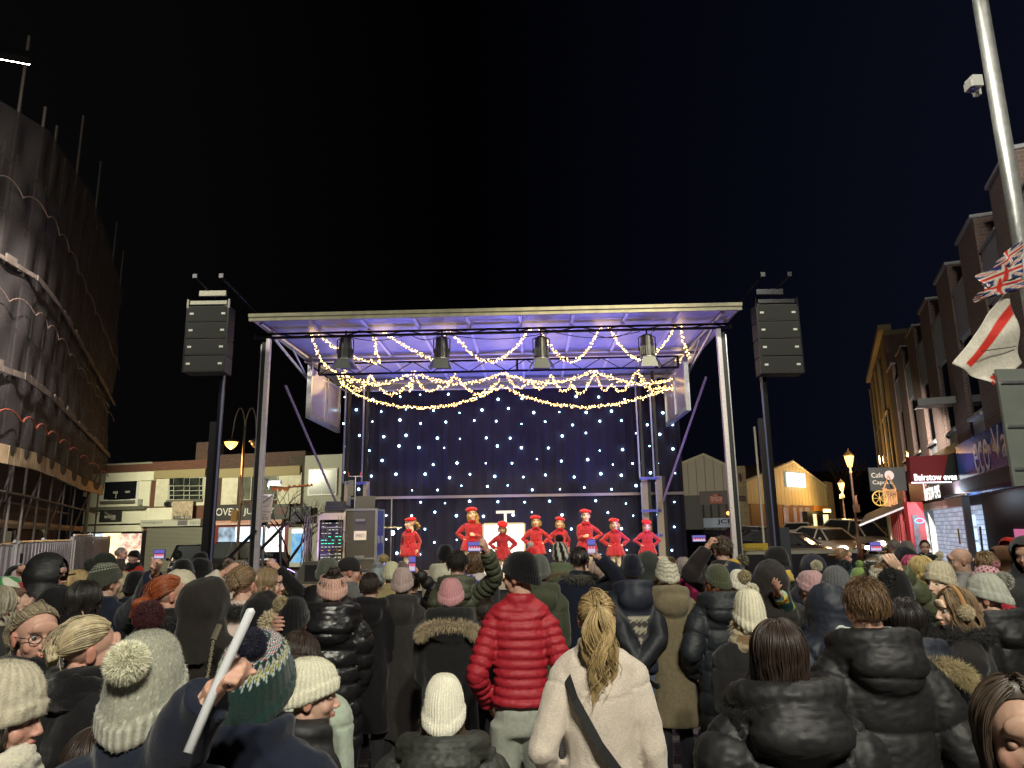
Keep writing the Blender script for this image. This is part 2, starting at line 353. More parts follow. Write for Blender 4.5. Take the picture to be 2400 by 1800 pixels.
def hair(kind, col, near, seed, length=.3, tie=(0, -1, .15), wave=.01, grow=.006):
    r = np.random.default_rng(seed); n = 1100 if near else 220; m = 12 if near else 7; sets = []
    w = .0021 if near else .0055
    # under cap
    nu, nv = 40, 18; az = np.linspace(-PI, PI, nu, endpoint=False); V = []; 
    for j in range(nv):
        t = j/(nv-1); lo = hairline(az); el = lo+(PI/2-lo)*t
        D = np.stack([np.sin(az)*np.cos(el), -np.cos(az)*np.cos(el), np.sin(el)], -1); V.append(HC+D*head_r(D, grow*.6)[:, None])
    V = np.concatenate(V); F = np.array([[j*nu+k, j*nu+(k+1) % nu, (j+1)*nu+(k+1) % nu, (j+1)*nu+k] for j in range(nv-1) for k in range(nu)])
    sets.append((V, F, np.tile(np.array(col)*.8, (len(V), 1))))
    t = np.linspace(0, 1, m)[None, :, None]
    if kind in ('short', 'curly'):
        n = int(n*1.8); az = r.uniform(-PI, PI, n); lo = hairline(az); el = lo+(PI/2-lo)*r.uniform(0, 1, n)**.8
        D = np.stack([np.sin(az)*np.cos(el), -np.cos(az)*np.cos(el), np.sin(el)], -1)
        flow = np.stack([-D[:, 0]*.2+r.normal(0, .3, n), D[:, 1]*0-.1*D[:, 2]+r.normal(0, .3, n), np.where(el > .9, .1, -1.)+r.normal(0, .25, n)], -1)
        if kind == 'curly': flow = r.normal(0, 1, (n, 3))
        tt = np.linspace(0, 1, 5)[None, :, None]; L = (.045 if kind == 'short' else .06)*(.6+.6*np.clip(el+.3, 0, 1))[:, None, None]*length/.3
        P = HC+D[:, None]*head_r(D, grow)[:, None, None]+unit(flow)[:, None]*tt*L+D[:, None]*(tt-.7*tt*tt)*L*(.30 if kind == 'short' else .35)
        if kind == 'curly': P = P+.008*np.sin(tt*7+r.uniform(0, 6, (n, 1, 3)))*tt
        q_ = P-HC; rr_ = np.linalg.norm(q_, axis=2, keepdims=True); dn_ = q_/rr_; hr_ = head_r(dn_)[..., None]; P = HC+dn_*np.clip(rr_, hr_+grow*.6, hr_+grow+.004+.028*length*np.abs(np.sin(az*5)+.6*np.cos(el*9+az*3))[:, None, None]*tt); sets.append(strands_mesh(P, w*.9, col, seed))
    elif kind in ('pony', 'bun'):
        az = r.uniform(-PI, PI, n); lo = hairline(az); el = lo+(PI/2-lo)*r.uniform(0, 1, n)**1.2*.9
        D0 = np.stack([np.sin(az)*np.cos(el), -np.cos(az)*np.cos(el), np.sin(el)], -1)[:, None]; D1 = unit(tie)[None, None]
        D = slerp(D0, D1, t); D = unit(D); g = grow+.004*np.sin(t*3)+.002*r.normal(0, 1, (n, 1, 1))
        P = HC+D*(head_r(D)[..., None]+g); sets.append(strands_mesh(P, w*1.1, col, seed, .9))
        tp = HC+unit(tie)*(head_r(unit(tie))+.01)
        if kind == 'pony':
            n2 = n; out = unit(np.array([tie[0]*.8, -1, .25])); ph = r.uniform(0, 2*PI, n2); rr = np.sqrt(r.uniform(0, 1, n2))
            mm = max(m, 16); t2 = np.linspace(0, 1, mm)[None, :, None]
            sp = np.stack([np.cos(ph)*rr, np.sin(ph)*rr*.7, 0*ph], -1)[:, None]
            body = np.sin(np.clip(t2*1.15, 0, 1)*PI)**.6*.060+.010
            fall = np.array([0, 0, -1.])*length*(t2**1.25)*r.uniform(.8, 1.05, (n2, 1, 1)); push = out*(.055*np.sin(np.clip(t2*2.2, 0, PI/2)))
            wv = wave*1.5*np.sin(t2*11+np.floor(ph[:, None, None]*1.3)*1.7)*np.array([1, .6, 0])*t2
            P = tp+push+fall+sp*body+wv; sets.append(strands_mesh(P, w*1.15, col, seed+1, .5))
        else:
            R = .036; n2 = n//2; a0 = r.uniform(0, 2*PI, n2); ax = unit(tie); u_ = unit(np.cross(ax, [0, 0, 1])); v_ = np.cross(ax, u_)
            tt = np.linspace(0, 2.6, m)[None, :, None]; q = r.uniform(-.016, .016, (n2, 1, 1)); q2 = r.uniform(-.014, .014, (n2, 1, 1)); an = a0[:, None, None]+tt
            P = tp+ax*(.018+q)+(u_*np.cos(an)+v_*np.sin(an))*(R*.6+q2+.006*np.sin(an*5)); sets.append(strands_mesh(P, w*1.4, col, seed+1, .8))
            b = MB(); b.sphere(tp+ax*.012, (.030, .026, .030), 12, 8); sets.append((np.array([tuple(x) for x in b.v]), b.f, np.tile(np.array(col)*.7, (len(b.v), 1))))
    else:   # long / bob: from a parting down over sides and back
        n = int(n*1.5); az = r.uniform(-2.25, 2.25, n); D1 = np.stack([np.sin(az)*.96, -np.cos(az)*.96, 0*az-.25], -1)
        D0 = np.stack([r.normal(0, .03, n)+np.sin(az)*.15, -.42*np.cos(az)+.12+r.normal(0, .07, n), 0*az+.8], -1)
        D0, D1 = unit(D0)[:, None], unit(D1)[:, None]; mA = m; D = unit(slerp(D0, D1, np.linspace(0, 1, mA)[None, :, None]))
        P = HC+D*(head_r(D)[..., None]+grow+.003+.004*r.normal(0, 1, (n, 1, 1)))
        t2 = np.linspace(0, 1, m+1)[None, 1:, None]; end = P[:, -1:]; L = length*r.uniform(.8, 1.05, (n, 1, 1))
        cent = np.array([0, -.045, 0]); side = (end-HC)*np.array([1, 1, 0])
        tail = end+np.array([0, 0, -1.])*L*t2-side*.25*t2*min(length/.3, 1)+wave*np.sin(t2*9+np.round(az*3)[:, None, None]*1.9)*np.array([1, .8, 0])
        tail[..., 1] = np.where(tail[..., 2] < -.12, np.minimum(tail[..., 1], .05), tail[..., 1])
        sets.append(strands_mesh(np.concatenate([P, tail], 1), w*1.15, col, seed, .5))
    return sets
def merge(sets):
    V = []; F = []; Cc = []; k = 0
    for v, f, c in sets:
        f = f.tolist() if isinstance(f, np.ndarray) else f
        V.append(v); Cc.append(c); F += [tuple(i+k for i in q) for q in f]; k += len(v)
    return np.concatenate(V), F, np.concatenate(Cc)
def xf(V, M): A = np.array(M); return V @ A[:3, :3].T+A[:3, 3]
# ---- beanie (head local)
def beanie(col, cuff=None, near=True, ribs=36, rib=.016, top=.135, slouch=0., pattern=None, cable=False, back=-.045, front=.035, cuffh=.05, wide=0.):
    n = (ribs*4 if near else max(ribs, 40)); rows = 34 if near else 16; rows = int(rows*(1.6 if pattern and near else 1)); n = max(n, 150 if pattern and near else n)
    th = np.linspace(0, 2*PI, n, endpoint=False); V = []; Cc = []; col = np.array(col); cuff = col if cuff is None else np.array(cuff)
    for j in range(rows+1):
        v = j/rows; z0 = back+(front-back)*(.5+.5*np.sin(th))*1.0
        h = top+slouch-z0; zz = z0+h*np.sin(v*PI/2)**.95 if v > 0 else z0
        prof = np.cos(v*PI/2)**.62 if v < 1 else 0*th+.0
        hh = (zz-z0)
        thick = np.where(hh < cuffh, .013, .005)*min(1, v*30+.4)
        bulge = 1+slouch*1.2*math.sin(v*PI)
        rb = 1+rib*np.cos(ribs*th)*(.4+.6*(1-v)) if not cable else 1+rib*1.3*np.cos(8*th+.9*np.sin(v*26))+rib*.6*np.cos(24*th)
        R = (1.0*prof)*bulge*rb
        x = (.083+wide+thick)*R*np.cos(th); y = (.109+wide+thick)*R*np.sin(th)-.017-.25*(slouch)*v
        V.append(np.stack([x, y, zz+0*th], -1))
        c = np.where((hh < cuffh)[:, None], cuff, col) if not pattern else np.array([pattern(a, v, hh_ < cuffh) for a, hh_ in zip(th, hh)])
        if not pattern: c = c*(1+.12*np.cos(ribs*th))[:, None]
        Cc.append(c)
    V = np.concatenate(V); Cc = np.concatenate(Cc)
    F = np.array([[j*n+k, j*n+(k+1) % n, (j+1)*n+(k+1) % n, (j+1)*n+k] for j in range(rows) for k in range(n)])
    V = V+vnoise(V, 25, 3)[:, None]*.0025
    return V, F, Cc
def cap_mesh(col, brim_dir=0.):
    b = MB(); n = 28
    for_r = [(.089, -.0), (.092, .02), (.088, .05), (.072, .085), (.045, .108), (.012, .118)]
    V = []; 
    for r_, z in for_r:
        for k in range(n): a = 2*PI*k/n; V.append((r_*math.cos(a), r_*1.2*math.sin(a)-.014, z+.022))
    F = [(i*n+k, i*n+(k+1) % n, (i+1)*n+(k+1) % n, (i+1)*n+k) for i in range(5) for k in range(n)]+[tuple(5*n+k for k in range(n))]
    b.add(V, F)
    M = Matrix.Rotation(brim_dir, 4, 'Z'); P = []
    for z in (.020, .026):
        P += [(.07*math.cos(a), .085+.075*max(0, math.sin(a))-(.0), z-.014*abs(math.cos(a))) for a in np.linspace(0, PI, 11)]
    b.add([M @ Vector(p) for p in P], [tuple(range(11)), tuple(range(21, 10, -1))]+[(k, k+1, k+12, k+11) for k in range(10)])
    V = np.array([tuple(v) for v in b.v]); return V, b.f, np.tile(np.array(col), (len(V), 1))
def beret(col, seed=0):
    r = np.random.default_rng(seed); n = 40; V = []; prof = [(.078, .052), (.090, .056), (.108, .070), (.112, .088), (.098, .108), (.066, .122), (.02, .128)]
    for r_, z in prof:
        for k in range(n): a = 2*PI*k/n; V.append((r_*math.cos(a), r_*1.05*math.sin(a)-.01, z+.003*math.sin(a*9)+.012*math.cos(a+1)))
    F = [(i*n+k, i*n+(k+1) % n, (i+1)*n+(k+1) % n, (i+1)*n+k) for i in range(6) for k in range(n)]+[tuple(6*n+k for k in range(n))]
    b = MB(); b.add(V, F)
    for i in range(9):
        x = -.06+.12*i/8; b.sphere((x, .085+.015*math.cos(x*15), .070+.007*(i % 2)), (.015, .011, .014), 8, 6)
    b.sphere((0, 0, .13), .008, 6, 5)
    V = np.array([tuple(v) for v in b.v]); c = np.tile(np.array(col), (len(V), 1)); c[len(prof)*n:] *= .8; return V, b.f, c

def shoe(b, p, s, yaw, hi=.0):
    M = Matrix.Translation(p) @ Matrix.Rotation(yaw, 4, 'Z') @ Matrix.Scale(s, 4)
    sec = [(-.07, .034, .07), (-.04, .042, .09), (.03, .044, .085), (.10, .048, .055), (.16, .046, .04), (.195, .030, .03)]
    V = []; n = 10
    for y, w, h in sec:
        for k in range(n): a = 2*PI*k/n; V.append(M @ Vector((w*math.cos(a), y, max(0.004, h*.5+h*.5*math.sin(a)*1.0))))
    F = [(i*n+k, i*n+(k+1) % n, (i+1)*n+(k+1) % n, (i+1)*n+k) for i in range(5) for k in range(n)]+[tuple(range(n-1, -1, -1)), tuple(5*n+k for k in range(n))]
    b.add(V, F); b.tube([M @ Vector((0, -.025, .05)), M @ Vector((0, -.028, .13+hi))], [.043*s, .046*s], 10)

SKIN = {'p': (.52, .33, .25), 'm': (.42, .26, .19), 'r': (.50, .29, .22), 'k': (.70, .50, .37)}
def person(label, x, y, D, yaw=0., hy=0., hp=0., ht=0., H=None, build=1., bulk=.03, top='puf', col=(.02, .02, .022), hem=.80, flare=0.,
           arms=('front', 'front'), hat=None, hair_=None, hood=None, collar=.028, furc=None, legs=(.02, .02, .025), shoes=(.02, .02, .02), pattern=None,
           baf=0., bafamp=.010, near=None, skin='p', face=False, kid=0., group='people watching the stage', lean=0., z0=0., brow=(.09, .06, .04),
           hatadd=.03, bx_off=0., girl=False, glasses=False, scarf=None, gloves=None, eyes_closed=False, X=None, legbulk=0., seam=True, headscale=1., eye=(.10, .16, .2), tights=None):
    """(x,y): pixel of the top of the head or hat in the photograph; D: distance. yaw 0 = facing away (+Y)."""
    seed = int(abs(x*7+y*3)) % 9973; rg = random.Random(seed)
    if X is not None: P = Vector(X); Zt = P.z
    else: P = at(x, y, D); Zt = P.z-z0
    H = H or (Zt-hatadd)
    if near is None: near = D < 6.6
    s = H/1.75; ks = 1+.22*kid; hs = s*ks*headscale*(.97 if s > 1.02 else 1.0)
    if s < .96 and not kid: hs = s*(1+(.96-s)*.6)
    root = thing('person', label, 'person', (P.x, P.y, z0), yaw, group)
    if girl: s *= .95
    w = build*s*.95
    sh_z, hip_z = (1.398-.06*kid)*s, .93*s
    lm = Matrix.Translation((0, 0, hip_z)) @ Matrix.Rotation(-lean, 4, 'X') @ Matrix.Translation((0, 0, -hip_z))
    # head matrix; the head top must land at H
    nb = Vector((0, -.005*s, (1.475-.05*kid)*s)); hc_z = H-.123*hs
    HMl = lm @ Matrix.Translation((0, .018*s, hc_z)) @ Matrix.Rotation(hy, 4, 'Z') @ Matrix.Rotation(hp, 4, 'X') @ Matrix.Rotation(ht, 4, 'Y') @ Matrix.Scale(hs, 4)
    # keep head pixel position when leaning: shift root
    hc = HMl @ Vector((0, 0, .12)); off = Matrix.Rotation(yaw, 3, 'Z') @ Vector((hc.x, hc.y, 0)); root.location = (P.x-off.x, P.y-off.y, z0)
    Rw = Matrix.Translation(root.location) @ Matrix.Rotation(yaw, 4, 'Z'); Ri = Rw.inverted()
    AR = []
    for si, spec in zip((-1, 1), arms):
        Sx = lm @ Vector((si*(.162*w+bulk*.3), 0, sh_z-bulk*.55*s)); l1, l2 = .30*s, .265*s; ph = rg.uniform(-.02, .02)
        hk = 'relax'; hint = Vector((si*.5, -.6, -.3))
        if isinstance(spec, tuple) and spec[0] == 'to':      # world target of wrist: ('to', px, py, D, handkind, hint)
            T_ = Ri @ at(spec[1], spec[2], spec[3]); hk = spec[4] if len(spec) > 4 else 'pinch'; hint = Vector(spec[5]) if len(spec) > 5 else Vector((si*.8, .1, -.6))
        elif spec == 'down': T_ = Vector((si*(.215*w+bulk), .03*s, .86*s)); hint = Vector((si*.3, -1, 0))
        elif spec == 'out': T_ = Vector((si*(.27*w+bulk), .02*s, .82*s)); hint = Vector((si*.3, -1, 0))
        elif spec == 'pocket': T_ = Vector((si*(.185*w+bulk), .10*s, .93*s)); hint = Vector((si*.55, -1, 0))
        elif spec == 'front': T_ = Vector((si*.06, (.24+bulk)*s, (1.10+ph)*s)); hint = Vector((si*.35, -.5, -.9))
        elif spec == 'back': T_ = Vector((si*-.02, -(.20+bulk*1.2)*s, (.93+.02*si)*s)); hint = Vector((si*1., -.2, 0))
        elif spec == 'hip': T_ = Vector((si*(.165*w+.02), .06*s, (.99+ph)*s)); hint = Vector((si*1.0, -.25, 0)); hk = 'flat'
        elif spec == 'face': T_ = Vector((si*.06, .22*s, 1.38*s)); hint = Vector((si*.5, .3, -.8)); hk = 'pinch'
        T_ = T_ if isinstance(spec, tuple) else lm @ T_
        E, Hn = ik(Sx, T_, l1, l2, hint); AR.append((si, Sx, E, Hn, hk))
    fy = rg.uniform(-.05, .08)*s
    HV, HF, hcol, br, ey = HEAD['n' if near else 'f']; tone = np.array(SKIN[skin])
    c = hcol*tone; c = c*(1-br[:, None]*.75)+br[:, None]*.75*np.array(brow)
    if eyes_closed or not face: c = c*(1-ey[:, None]*.8)
    sets = [(xf(HV, HMl), HF, c)]
    b = MB(); V, F = ell_rings([(0, 0, .88*s, .13*s, .09*s), (0, 0, 1.1*s, .125*s, .085*s), (0, 0, 1.36*s, .14*s, .09*s), (0, -.01*s, 1.46*s, .07*s, .06*s)], 12); b.add([lm @ Vector(v) for v in V], F)
    for si, Sx, E, Hn, hk in AR: b.tube([Sx, E, Hn], [.045*s, .036*s, .026*s], 8)
    for si in (-1, 1): b.tube([(si*.09*s, 0, .90*s), (si*.09*s, .015*s+fy*si*.5, .5*s), (si*.095*s, -.02*s+fy*si, .07*s)], [.06*s, .036*s, .026*s], 8)
    bv = np.array([tuple(v) for v in b.v]); sets.append((bv, b.f, np.tile(tone, (len(bv), 1))))
    for si, Sx, E, Hn, hk in AR:
        d = (Hn-E).normalized(); th_ = Vector((-si, .5, 0)) if hk == 'relax' else Vector((-si, 0, .3))
        pal = Vector((-si*1., .2, 0)) if hk in ('relax',) else (Vector((-si, .3, -.1)) if hk == 'flat' else Vector((-si*.9, .1, .2)))
        yv = (pal-pal.dot(d)*d).normalized(); xv = yv.cross(d)*1.0
        if True: xv = xv if si > 0 else xv
        hv, hf = HANDS[hk]; hv = hv.copy()
        # thumb should point forward/up: choose mirroring so that the thumb (+x) is on the forward-up side
        fwd = Vector((0, 1, .7))
        if xv.dot(fwd) < 0: xv = -xv
        A = Matrix(((xv.x, yv.x, d.x, Hn.x), (xv.y, yv.y, d.y, Hn.y), (xv.z, yv.z, d.z, Hn.z), (0, 0, 0, 1))) @ Matrix.Scale(s*(1+.1*kid), 4)
        cc = np.array(gloves) if gloves else tone*np.array([1, .9, .88]); sets.append((xf(hv, A), hf, np.tile(cc, (len(hv), 1))))
    V, F, c = merge(sets); npmesh('body', V, F, M_SKIN, root, True, c)
    if face:
        for si in (-1, 1):
            e = MB(); e2 = MB(); e.sphere(HMl @ Vector((si*.031, .0704, .0080)), .0098*hs, 12, 9); e2.sphere(HMl @ Vector((si*.031, .0783, .0080)), (.0062*hs, .0050*hs, .0062*hs), 10, 7)
            if eyes_closed: e = MB(); e.sphere(HMl @ Vector((si*.031, .0712, .0085)), .0108*hs, 14, 10); ol = e.build('eyelid', M_SKIN, root, True); setcol(ol.data, np.tile(tone*.82, (len(e.v), 1)))
            if not eyes_closed: oe = e.build('eye', mat('eye_white', (.34, .31, .29), .25), root, True); e2.build('iris', mat('iris_dark', (.03, .03, .035), .15), oe, True)
    # ------------------------------------------------ coat
    b = MB(); k_ = bulk*s; hz = hem*s
    hipw = (.158*w+k_)*(1+flare*.5); hemw = hipw*(1+flare*max(0, .93-hem)*1.6)+.005
    rg_ = [(0, 0, hz, hemw, hemw*.78), (0, 0, hz+.03*s, hemw+.004, hemw*.8), (0, 0, max(.95*s, hz+.05*s), hipw, hipw*.78), (0, .0, 1.08*s, (.148*w+k_)*1, (.108*w+k_)), (0, 0, 1.22*s, .158*w+k_, .112*w+k_), (0, 0, 1.33*s, .172*w+k_*.9, .112*w+k_*.9), (0, -.005, 1.40*s, .160*w+k_*.7, .095*w+k_*.7), (0, -.01*s, 1.445*s, .118*w+k_*.5, .078*w+k_*.4), (0, -.008*s, 1.48*s, .086*w+k_*.4, .076*w+k_*.4), (0, -.004*s, (1.515+collar)*s, .078*w+k_*.5+collar*.2, .078*w+k_*.5+collar*.2), (0, -.004*s, (1.525+collar)*s, .068*w+k_*.4+collar*.2, .068*w+k_*.4+collar*.2)]
    if kid: rg_ = [(a, bb, z-(.05*kid*s if z > 1.3*s else 0), rx, ry) for a, bb, z, rx, ry in rg_]
    V, F = ell_rings(rg_, 24); b.add([lm @ Vector(v) for v in V], F)
    for si, Sx, E, Hn, hk in AR:
        r0 = .058*w+k_*.85; b.tube([lm @ Vector((si*.03*s, -.01*s, (1.47-.05*kid)*s)), lm @ Vector((si*.085*s, -.008*s, (1.435-.05*kid)*s)), Sx+Vector((0, 0, .01*s))], [.062*s+k_*.2, .068*s+k_*.4, r0*.92], 12); d2 = (Hn-E).normalized()
        pts = [Sx+Vector((-si*.045*s, 0, .0)), Sx, (Sx+E)/2, E, (E+Hn)/2, Hn-d2*.01]; b.tube(pts, [r0*.9, r0*1.02, r0*.96, r0*.88, r0*.76, r0*.62+.006], 14)
        b.sphere(E, r0*.9, 12, 8); b.sphere(Sx, r0*.97, 12, 8)
    hoodup = hood in ('up', 'upfur')
    if hood in ('down', 'downfur'):
        b.sphere(lm @ Vector((0, -(.085*w+k_), 1.43*s-.03*kid*s)), ((.115*w+k_*.8), (.050+bulk*.7)*s, .105*s), 18, 12)
        for q in range(2):
            ring = [lm @ Vector(((.105*w+k_*.8)*math.sin(a), -(.092*w+k_*.6)*math.cos(a)*(1 if math.cos(a) > 0 else .75)-.01, (1.515+.02*math.cos(a)-.045*q-.05*kid)*s)) for a in np.linspace(-2.3, 2.3, 17)]
            b.tube(ring, [.030*s+k_*.35]*17, 10)
    if hoodup:
        q = HMl; b.sphere((0, 0, 0), 1, 24, 16, q @ Matrix.Translation((0, -.022, .02)) @ Matrix.Diagonal((.118+bulk*.3, .128+bulk*.3, .142+bulk*.2, 1)))
        b.tube([q @ Vector((0, -.03, -.06)), lm @ Vector((0, -.03*s, 1.47*s)), lm @ Vector((0, -.02*s, 1.40*s))], [.112*hs+k_*.3, .115*s+k_*.4, .15*s+k_*.4], 16)
    vox = (.0095 if D < 3.6 else .012) if near else .02
    if baf and baf < .07: vox = min(vox, .0095)
    V, N, F = remesh(b, vox*max(s, .75), 6 if near else 3, .55)
    if hoodup:   # open the face
        Hi = np.array(HMl.inverted()); L = V @ Hi[:3, :3].T+Hi[:3, 3]
        cut = (L[:, 1] > .045)&(np.abs(L[:, 0]) < .075)&(L[:, 2] > -.115)&(L[:, 2] < .115)&((L[:, 0]/.075)**2+(L[:, 2]/.12)**2 < 1)
        F = F[~cut[F].any(1)]
    # arm / torso parameters
    Vp = V.copy(); t_arm = np.full(len(V), -1.); dbest = np.full(len(V), 1e9)
    lmi = np.array(lm.inverted()); VL = V @ lmi[:3, :3].T+lmi[:3, 3]
    tors = np.sqrt((VL[:, 0]/(.165*w+k_))**2+(VL[:, 1]/(.115*w+k_))**2)
    for si, Sx, E, Hn, hk in AR:
        acc = 0
        for A_, B_ in ((Sx, E), (E, Hn)):
            a_ = np.array(A_); d_ = np.array(B_)-a_; Ln = np.linalg.norm(d_); tt = np.clip(((V-a_) @ d_)/Ln**2, 0, 1); ds = np.linalg.norm(V-(a_+tt[:, None]*d_), axis=1)/(.058*w+k_*.85)
            m_ = (ds < dbest)&(ds < 1.14)&(tors > .95); t_arm[m_] = (acc+tt*Ln)[m_]; dbest[m_] = ds[m_]; acc += Ln
    zz = VL[:, 2]
    if hood and not hoodup: pass
    tpar = np.where(t_arm >= 0, t_arm, zz)
    fold = vnoise(V*np.array([1, 1, .55]), 9/s, seed % 50)*.010+vnoise(V*np.array([1, 1, .6]), 22/s, 5)*.0045
    bent = np.zeros(len(V))
    for si, Sx, E, Hn, hk in AR: bent += np.exp(-((V-np.array(E))**2).sum(1)/(.10*s)**2)
    fold += bent*vnoise(V, 30/s, 9)*.006
    disp = fold*(1.7 if hoodup or girl else 1.15)
    if baf:
        isarm = t_arm >= 0; q = (tpar+vnoise(V, 6, 4)*.012)/(baf*s); q = np.where(isarm, q, q*(1.0)); pr = np.abs(np.sin(PI*q))**.32
        neck = (zz > 1.44*s)&(~isarm); amp = np.where(neck, 0.3, 1.)*bafamp; disp = disp*.42+(pr-.80)*amp*3.0+.004*vnoise(V*np.array([1, 1, 2.2]), 45/s, 2)*(pr)
    if top in ('cloth', 'wool') and near and not girl:
        sm = np.exp(-(VL[:, 0]/.006)**2)*(VL[:, 1] < 0)*(zz < 1.48*s)+np.exp(-((zz-1.31*s-.02*np.abs(VL[:, 0])/.15)/.006)**2)*(VL[:, 1] < .03)*(t_arm < 0)+np.exp(-((t_arm-.035)/.007)**2); disp = disp-.0055*np.clip(sm, 0, 1)+.003*vnoise(V*np.array([1, 1, .35]), 40, 12)
    if girl: an = np.arctan2(VL[:, 1], VL[:, 0]); disp = disp+.010*np.sin(an*11)*np.clip((1.04*s-zz)/(.25*s), 0, 1)*(t_arm < 0)
    V = V+N*disp[:, None]*min(1, s+.1)
    cc = np.tile(np.array(col, float), (len(V), 1))
    if pattern: cc = pattern(VL/s, cc, t_arm >= 0)
    co = npmesh('coat' if top != 'knit' else 'jumper', V, F, FAB[top], root, True, cc)
    # ------------------------------------------------ hood / collar fur
    if furc is not None:
        nf = 8000 if D < 4.5 else (4500 if D < 6 else (2000 if D < 8 else 800)); r = np.random.default_rng(seed)
        if hoodup: pth = [HMl @ Vector((.082*math.cos(a), .05, .115*math.sin(a)-.005)) for a in np.linspace(0, 2*PI, 40)]; rr = .026*s
        elif hood == 'downfur': pth = [lm @ Vector(((.135*w+k_)*math.sin(a)*1.08, -(.10*w+k_)-.035*math.cos(a)*s-.01, (1.40-.075*math.cos(a)*0+.065*math.cos(a))*s)) for a in np.linspace(-1.9, 1.9, 40)]; rr = .032*s
        else: pth = [lm @ Vector(((.098*w+k_)*math.sin(a), -(.085*w+k_)*math.cos(a), (1.485+.012*math.cos(a))*s)) for a in np.linspace(-PI, PI, 40)]; rr = .034*s
        i = r.integers(0, len(pth)-1, nf); t = r.uniform(0, 1, nf)[:, None]; A = np.array([tuple(p) for p in pth]); Pp = A[i]*(1-t)+A[i+1]*t
        T = unit(A[i+1]-A[i]); N_ = r.normal(0, 1, (nf, 3)); N_ -= (N_*T).sum(1)[:, None]*T; N_ = unit(N_)
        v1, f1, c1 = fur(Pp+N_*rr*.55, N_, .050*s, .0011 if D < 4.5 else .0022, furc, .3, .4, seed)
        bb = MB(); bb.tube(pth, rr*.85, 8); bvv = np.array([tuple(q) for q in bb.v])
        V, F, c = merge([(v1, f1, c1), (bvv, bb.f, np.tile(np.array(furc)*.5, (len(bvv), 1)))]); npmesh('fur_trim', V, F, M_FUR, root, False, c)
    # ------------------------------------------------ trousers + shoes
    b = MB(); gap = .095*s; lw = .078*w+legbulk
    V, F = ell_rings([(0, 0, .80*s, .15*w+legbulk, .105*w+legbulk), (0, 0, .92*s, .155*w+legbulk, .108*w+legbulk), (0, 0, 1.02*s, .14*w, .1*w)], 14); b.add(V, F)
    for si in (-1, 1):
        f_ = fy*si; b.tube([(si*.085*s, 0, .86*s), (si*.09*s, .015*s+f_*.5, .50*s), (si*gap, -.01*s+f_, .26*s), (si*gap, -.02*s+f_, .075*s)], [lw+.012, lw*.80, lw*.70, lw*.62], 12)
    V, N, F = remesh(b, (.014 if near else .024)*s, 3); V = V+N*(vnoise(V*np.array([1, 1, .7]), 16, 7)*.008)[:, None]
    npmesh('trousers' if not tights else 'tights', V, F, M_CLOTH, root, True, np.tile(np.array(tights or legs), (len(V), 1)))
    for si in (-1, 1):
        b = MB(); shoe(b, Vector((si*gap, -.02*s+fy*si, 0.0)), s*(1+.1*kid), -si*.12)
        o = b.build('shoe', M_LEATHER, root, True); setcol(o.data, np.tile(np.array(shoes), (len(b.v), 1)))
    # ------------------------------------------------ scarf
    if scarf is not None:
        b = MB()
        for q in range(3):
            rr = .030*s; ring = [lm @ Vector(((.085*w+k_*.4+.012*q)*math.sin(a), -(.078*w+k_*.4+.012*q)*math.cos(a), (1.53-.033*q+.008*math.sin(a*3+q))*s)) for a in np.linspace(-PI, PI, 22)]; b.tube(ring, rr, 10)
        V, N, F = remesh(b, .011 if near else .018, 2); V = V+N*(vnoise(V*np.array([1, 1, 2]), 28, 3)*.008)[:, None]
        cs = np.tile(np.array(scarf[0]), (len(V), 1)); 
        if len(scarf) > 1: m_ = vnoise(V, 14, 8) > .1; cs[m_] = scarf[1]
        npmesh('scarf', V, F, M_WOOL, root, True, cs)
    # ------------------------------------------------ hair
    hn = {'hair': None}
    if hair_:
        kd = dict(hair_); kk = kd.pop('k'); hc_ = kd.pop('c'); V, F, c = merge(hair(kk, hc_, near, seed, **kd))
        if hat and hat['k'] != 'band':
            rim = -.035+.07*np.clip((V[:, 1]+.1)/.2, 0, 1); over = V[:, 2] > rim; V[over] = HC+(V[over]-HC)*.84
        npmesh('hair', xf(V, HMl), F, M_HAIR, root, True, c)
    # ------------------------------------------------ hat
    if hat:
        h = dict(hat); k2 = h.pop('k'); pom = h.pop('pom', None); tilt = h.pop('tilt', (0, 0)); Mh = HMl @ Matrix.Rotation(tilt[0], 4, 'X') @ Matrix.Rotation(tilt[1], 4, 'Y')
        if k2 == 'beanie': V, F, c = beanie(h.pop('c'), near=near, **h); nm, mm = 'beanie', M_KNIT; tz = h.get('top', .135)+h.get('slouch', 0)
        elif k2 == 'cap': V, F, c = cap_mesh(h['c'], h.get('brim', 0)); nm, mm = 'cap', M_CLOTH; tz = .14
        elif k2 == 'beret': V, F, c = beret(h['c'], seed); nm, mm = 'beret', M_WOOL; tz = .13
        elif k2 == 'band': V, F, c = beanie(h['c'], near=near, ribs=30, top=.155); nn = 120 if near else 40; V = V[V[:, 2] < .2]; nm, mm = 'headband', M_KNIT; tz = .1
        elif k2 == 'santa':
            V, F, c = beanie((.5, .02, .02), (.75, .72, .68), near, 20, .0, slouch=.07); nm, mm = 'santa_hat', M_KNIT; tz = .2
        if k2 == 'band':
            n_ = V.shape[0]//((34 if near else 16)+1); keep = 16 if near else 8; V, c, F = V[:n_*keep], c[:n_*keep], F[:n_*(keep-1)]
        ho = npmesh(nm, xf(V, Mh), F, mm, root, True, c)
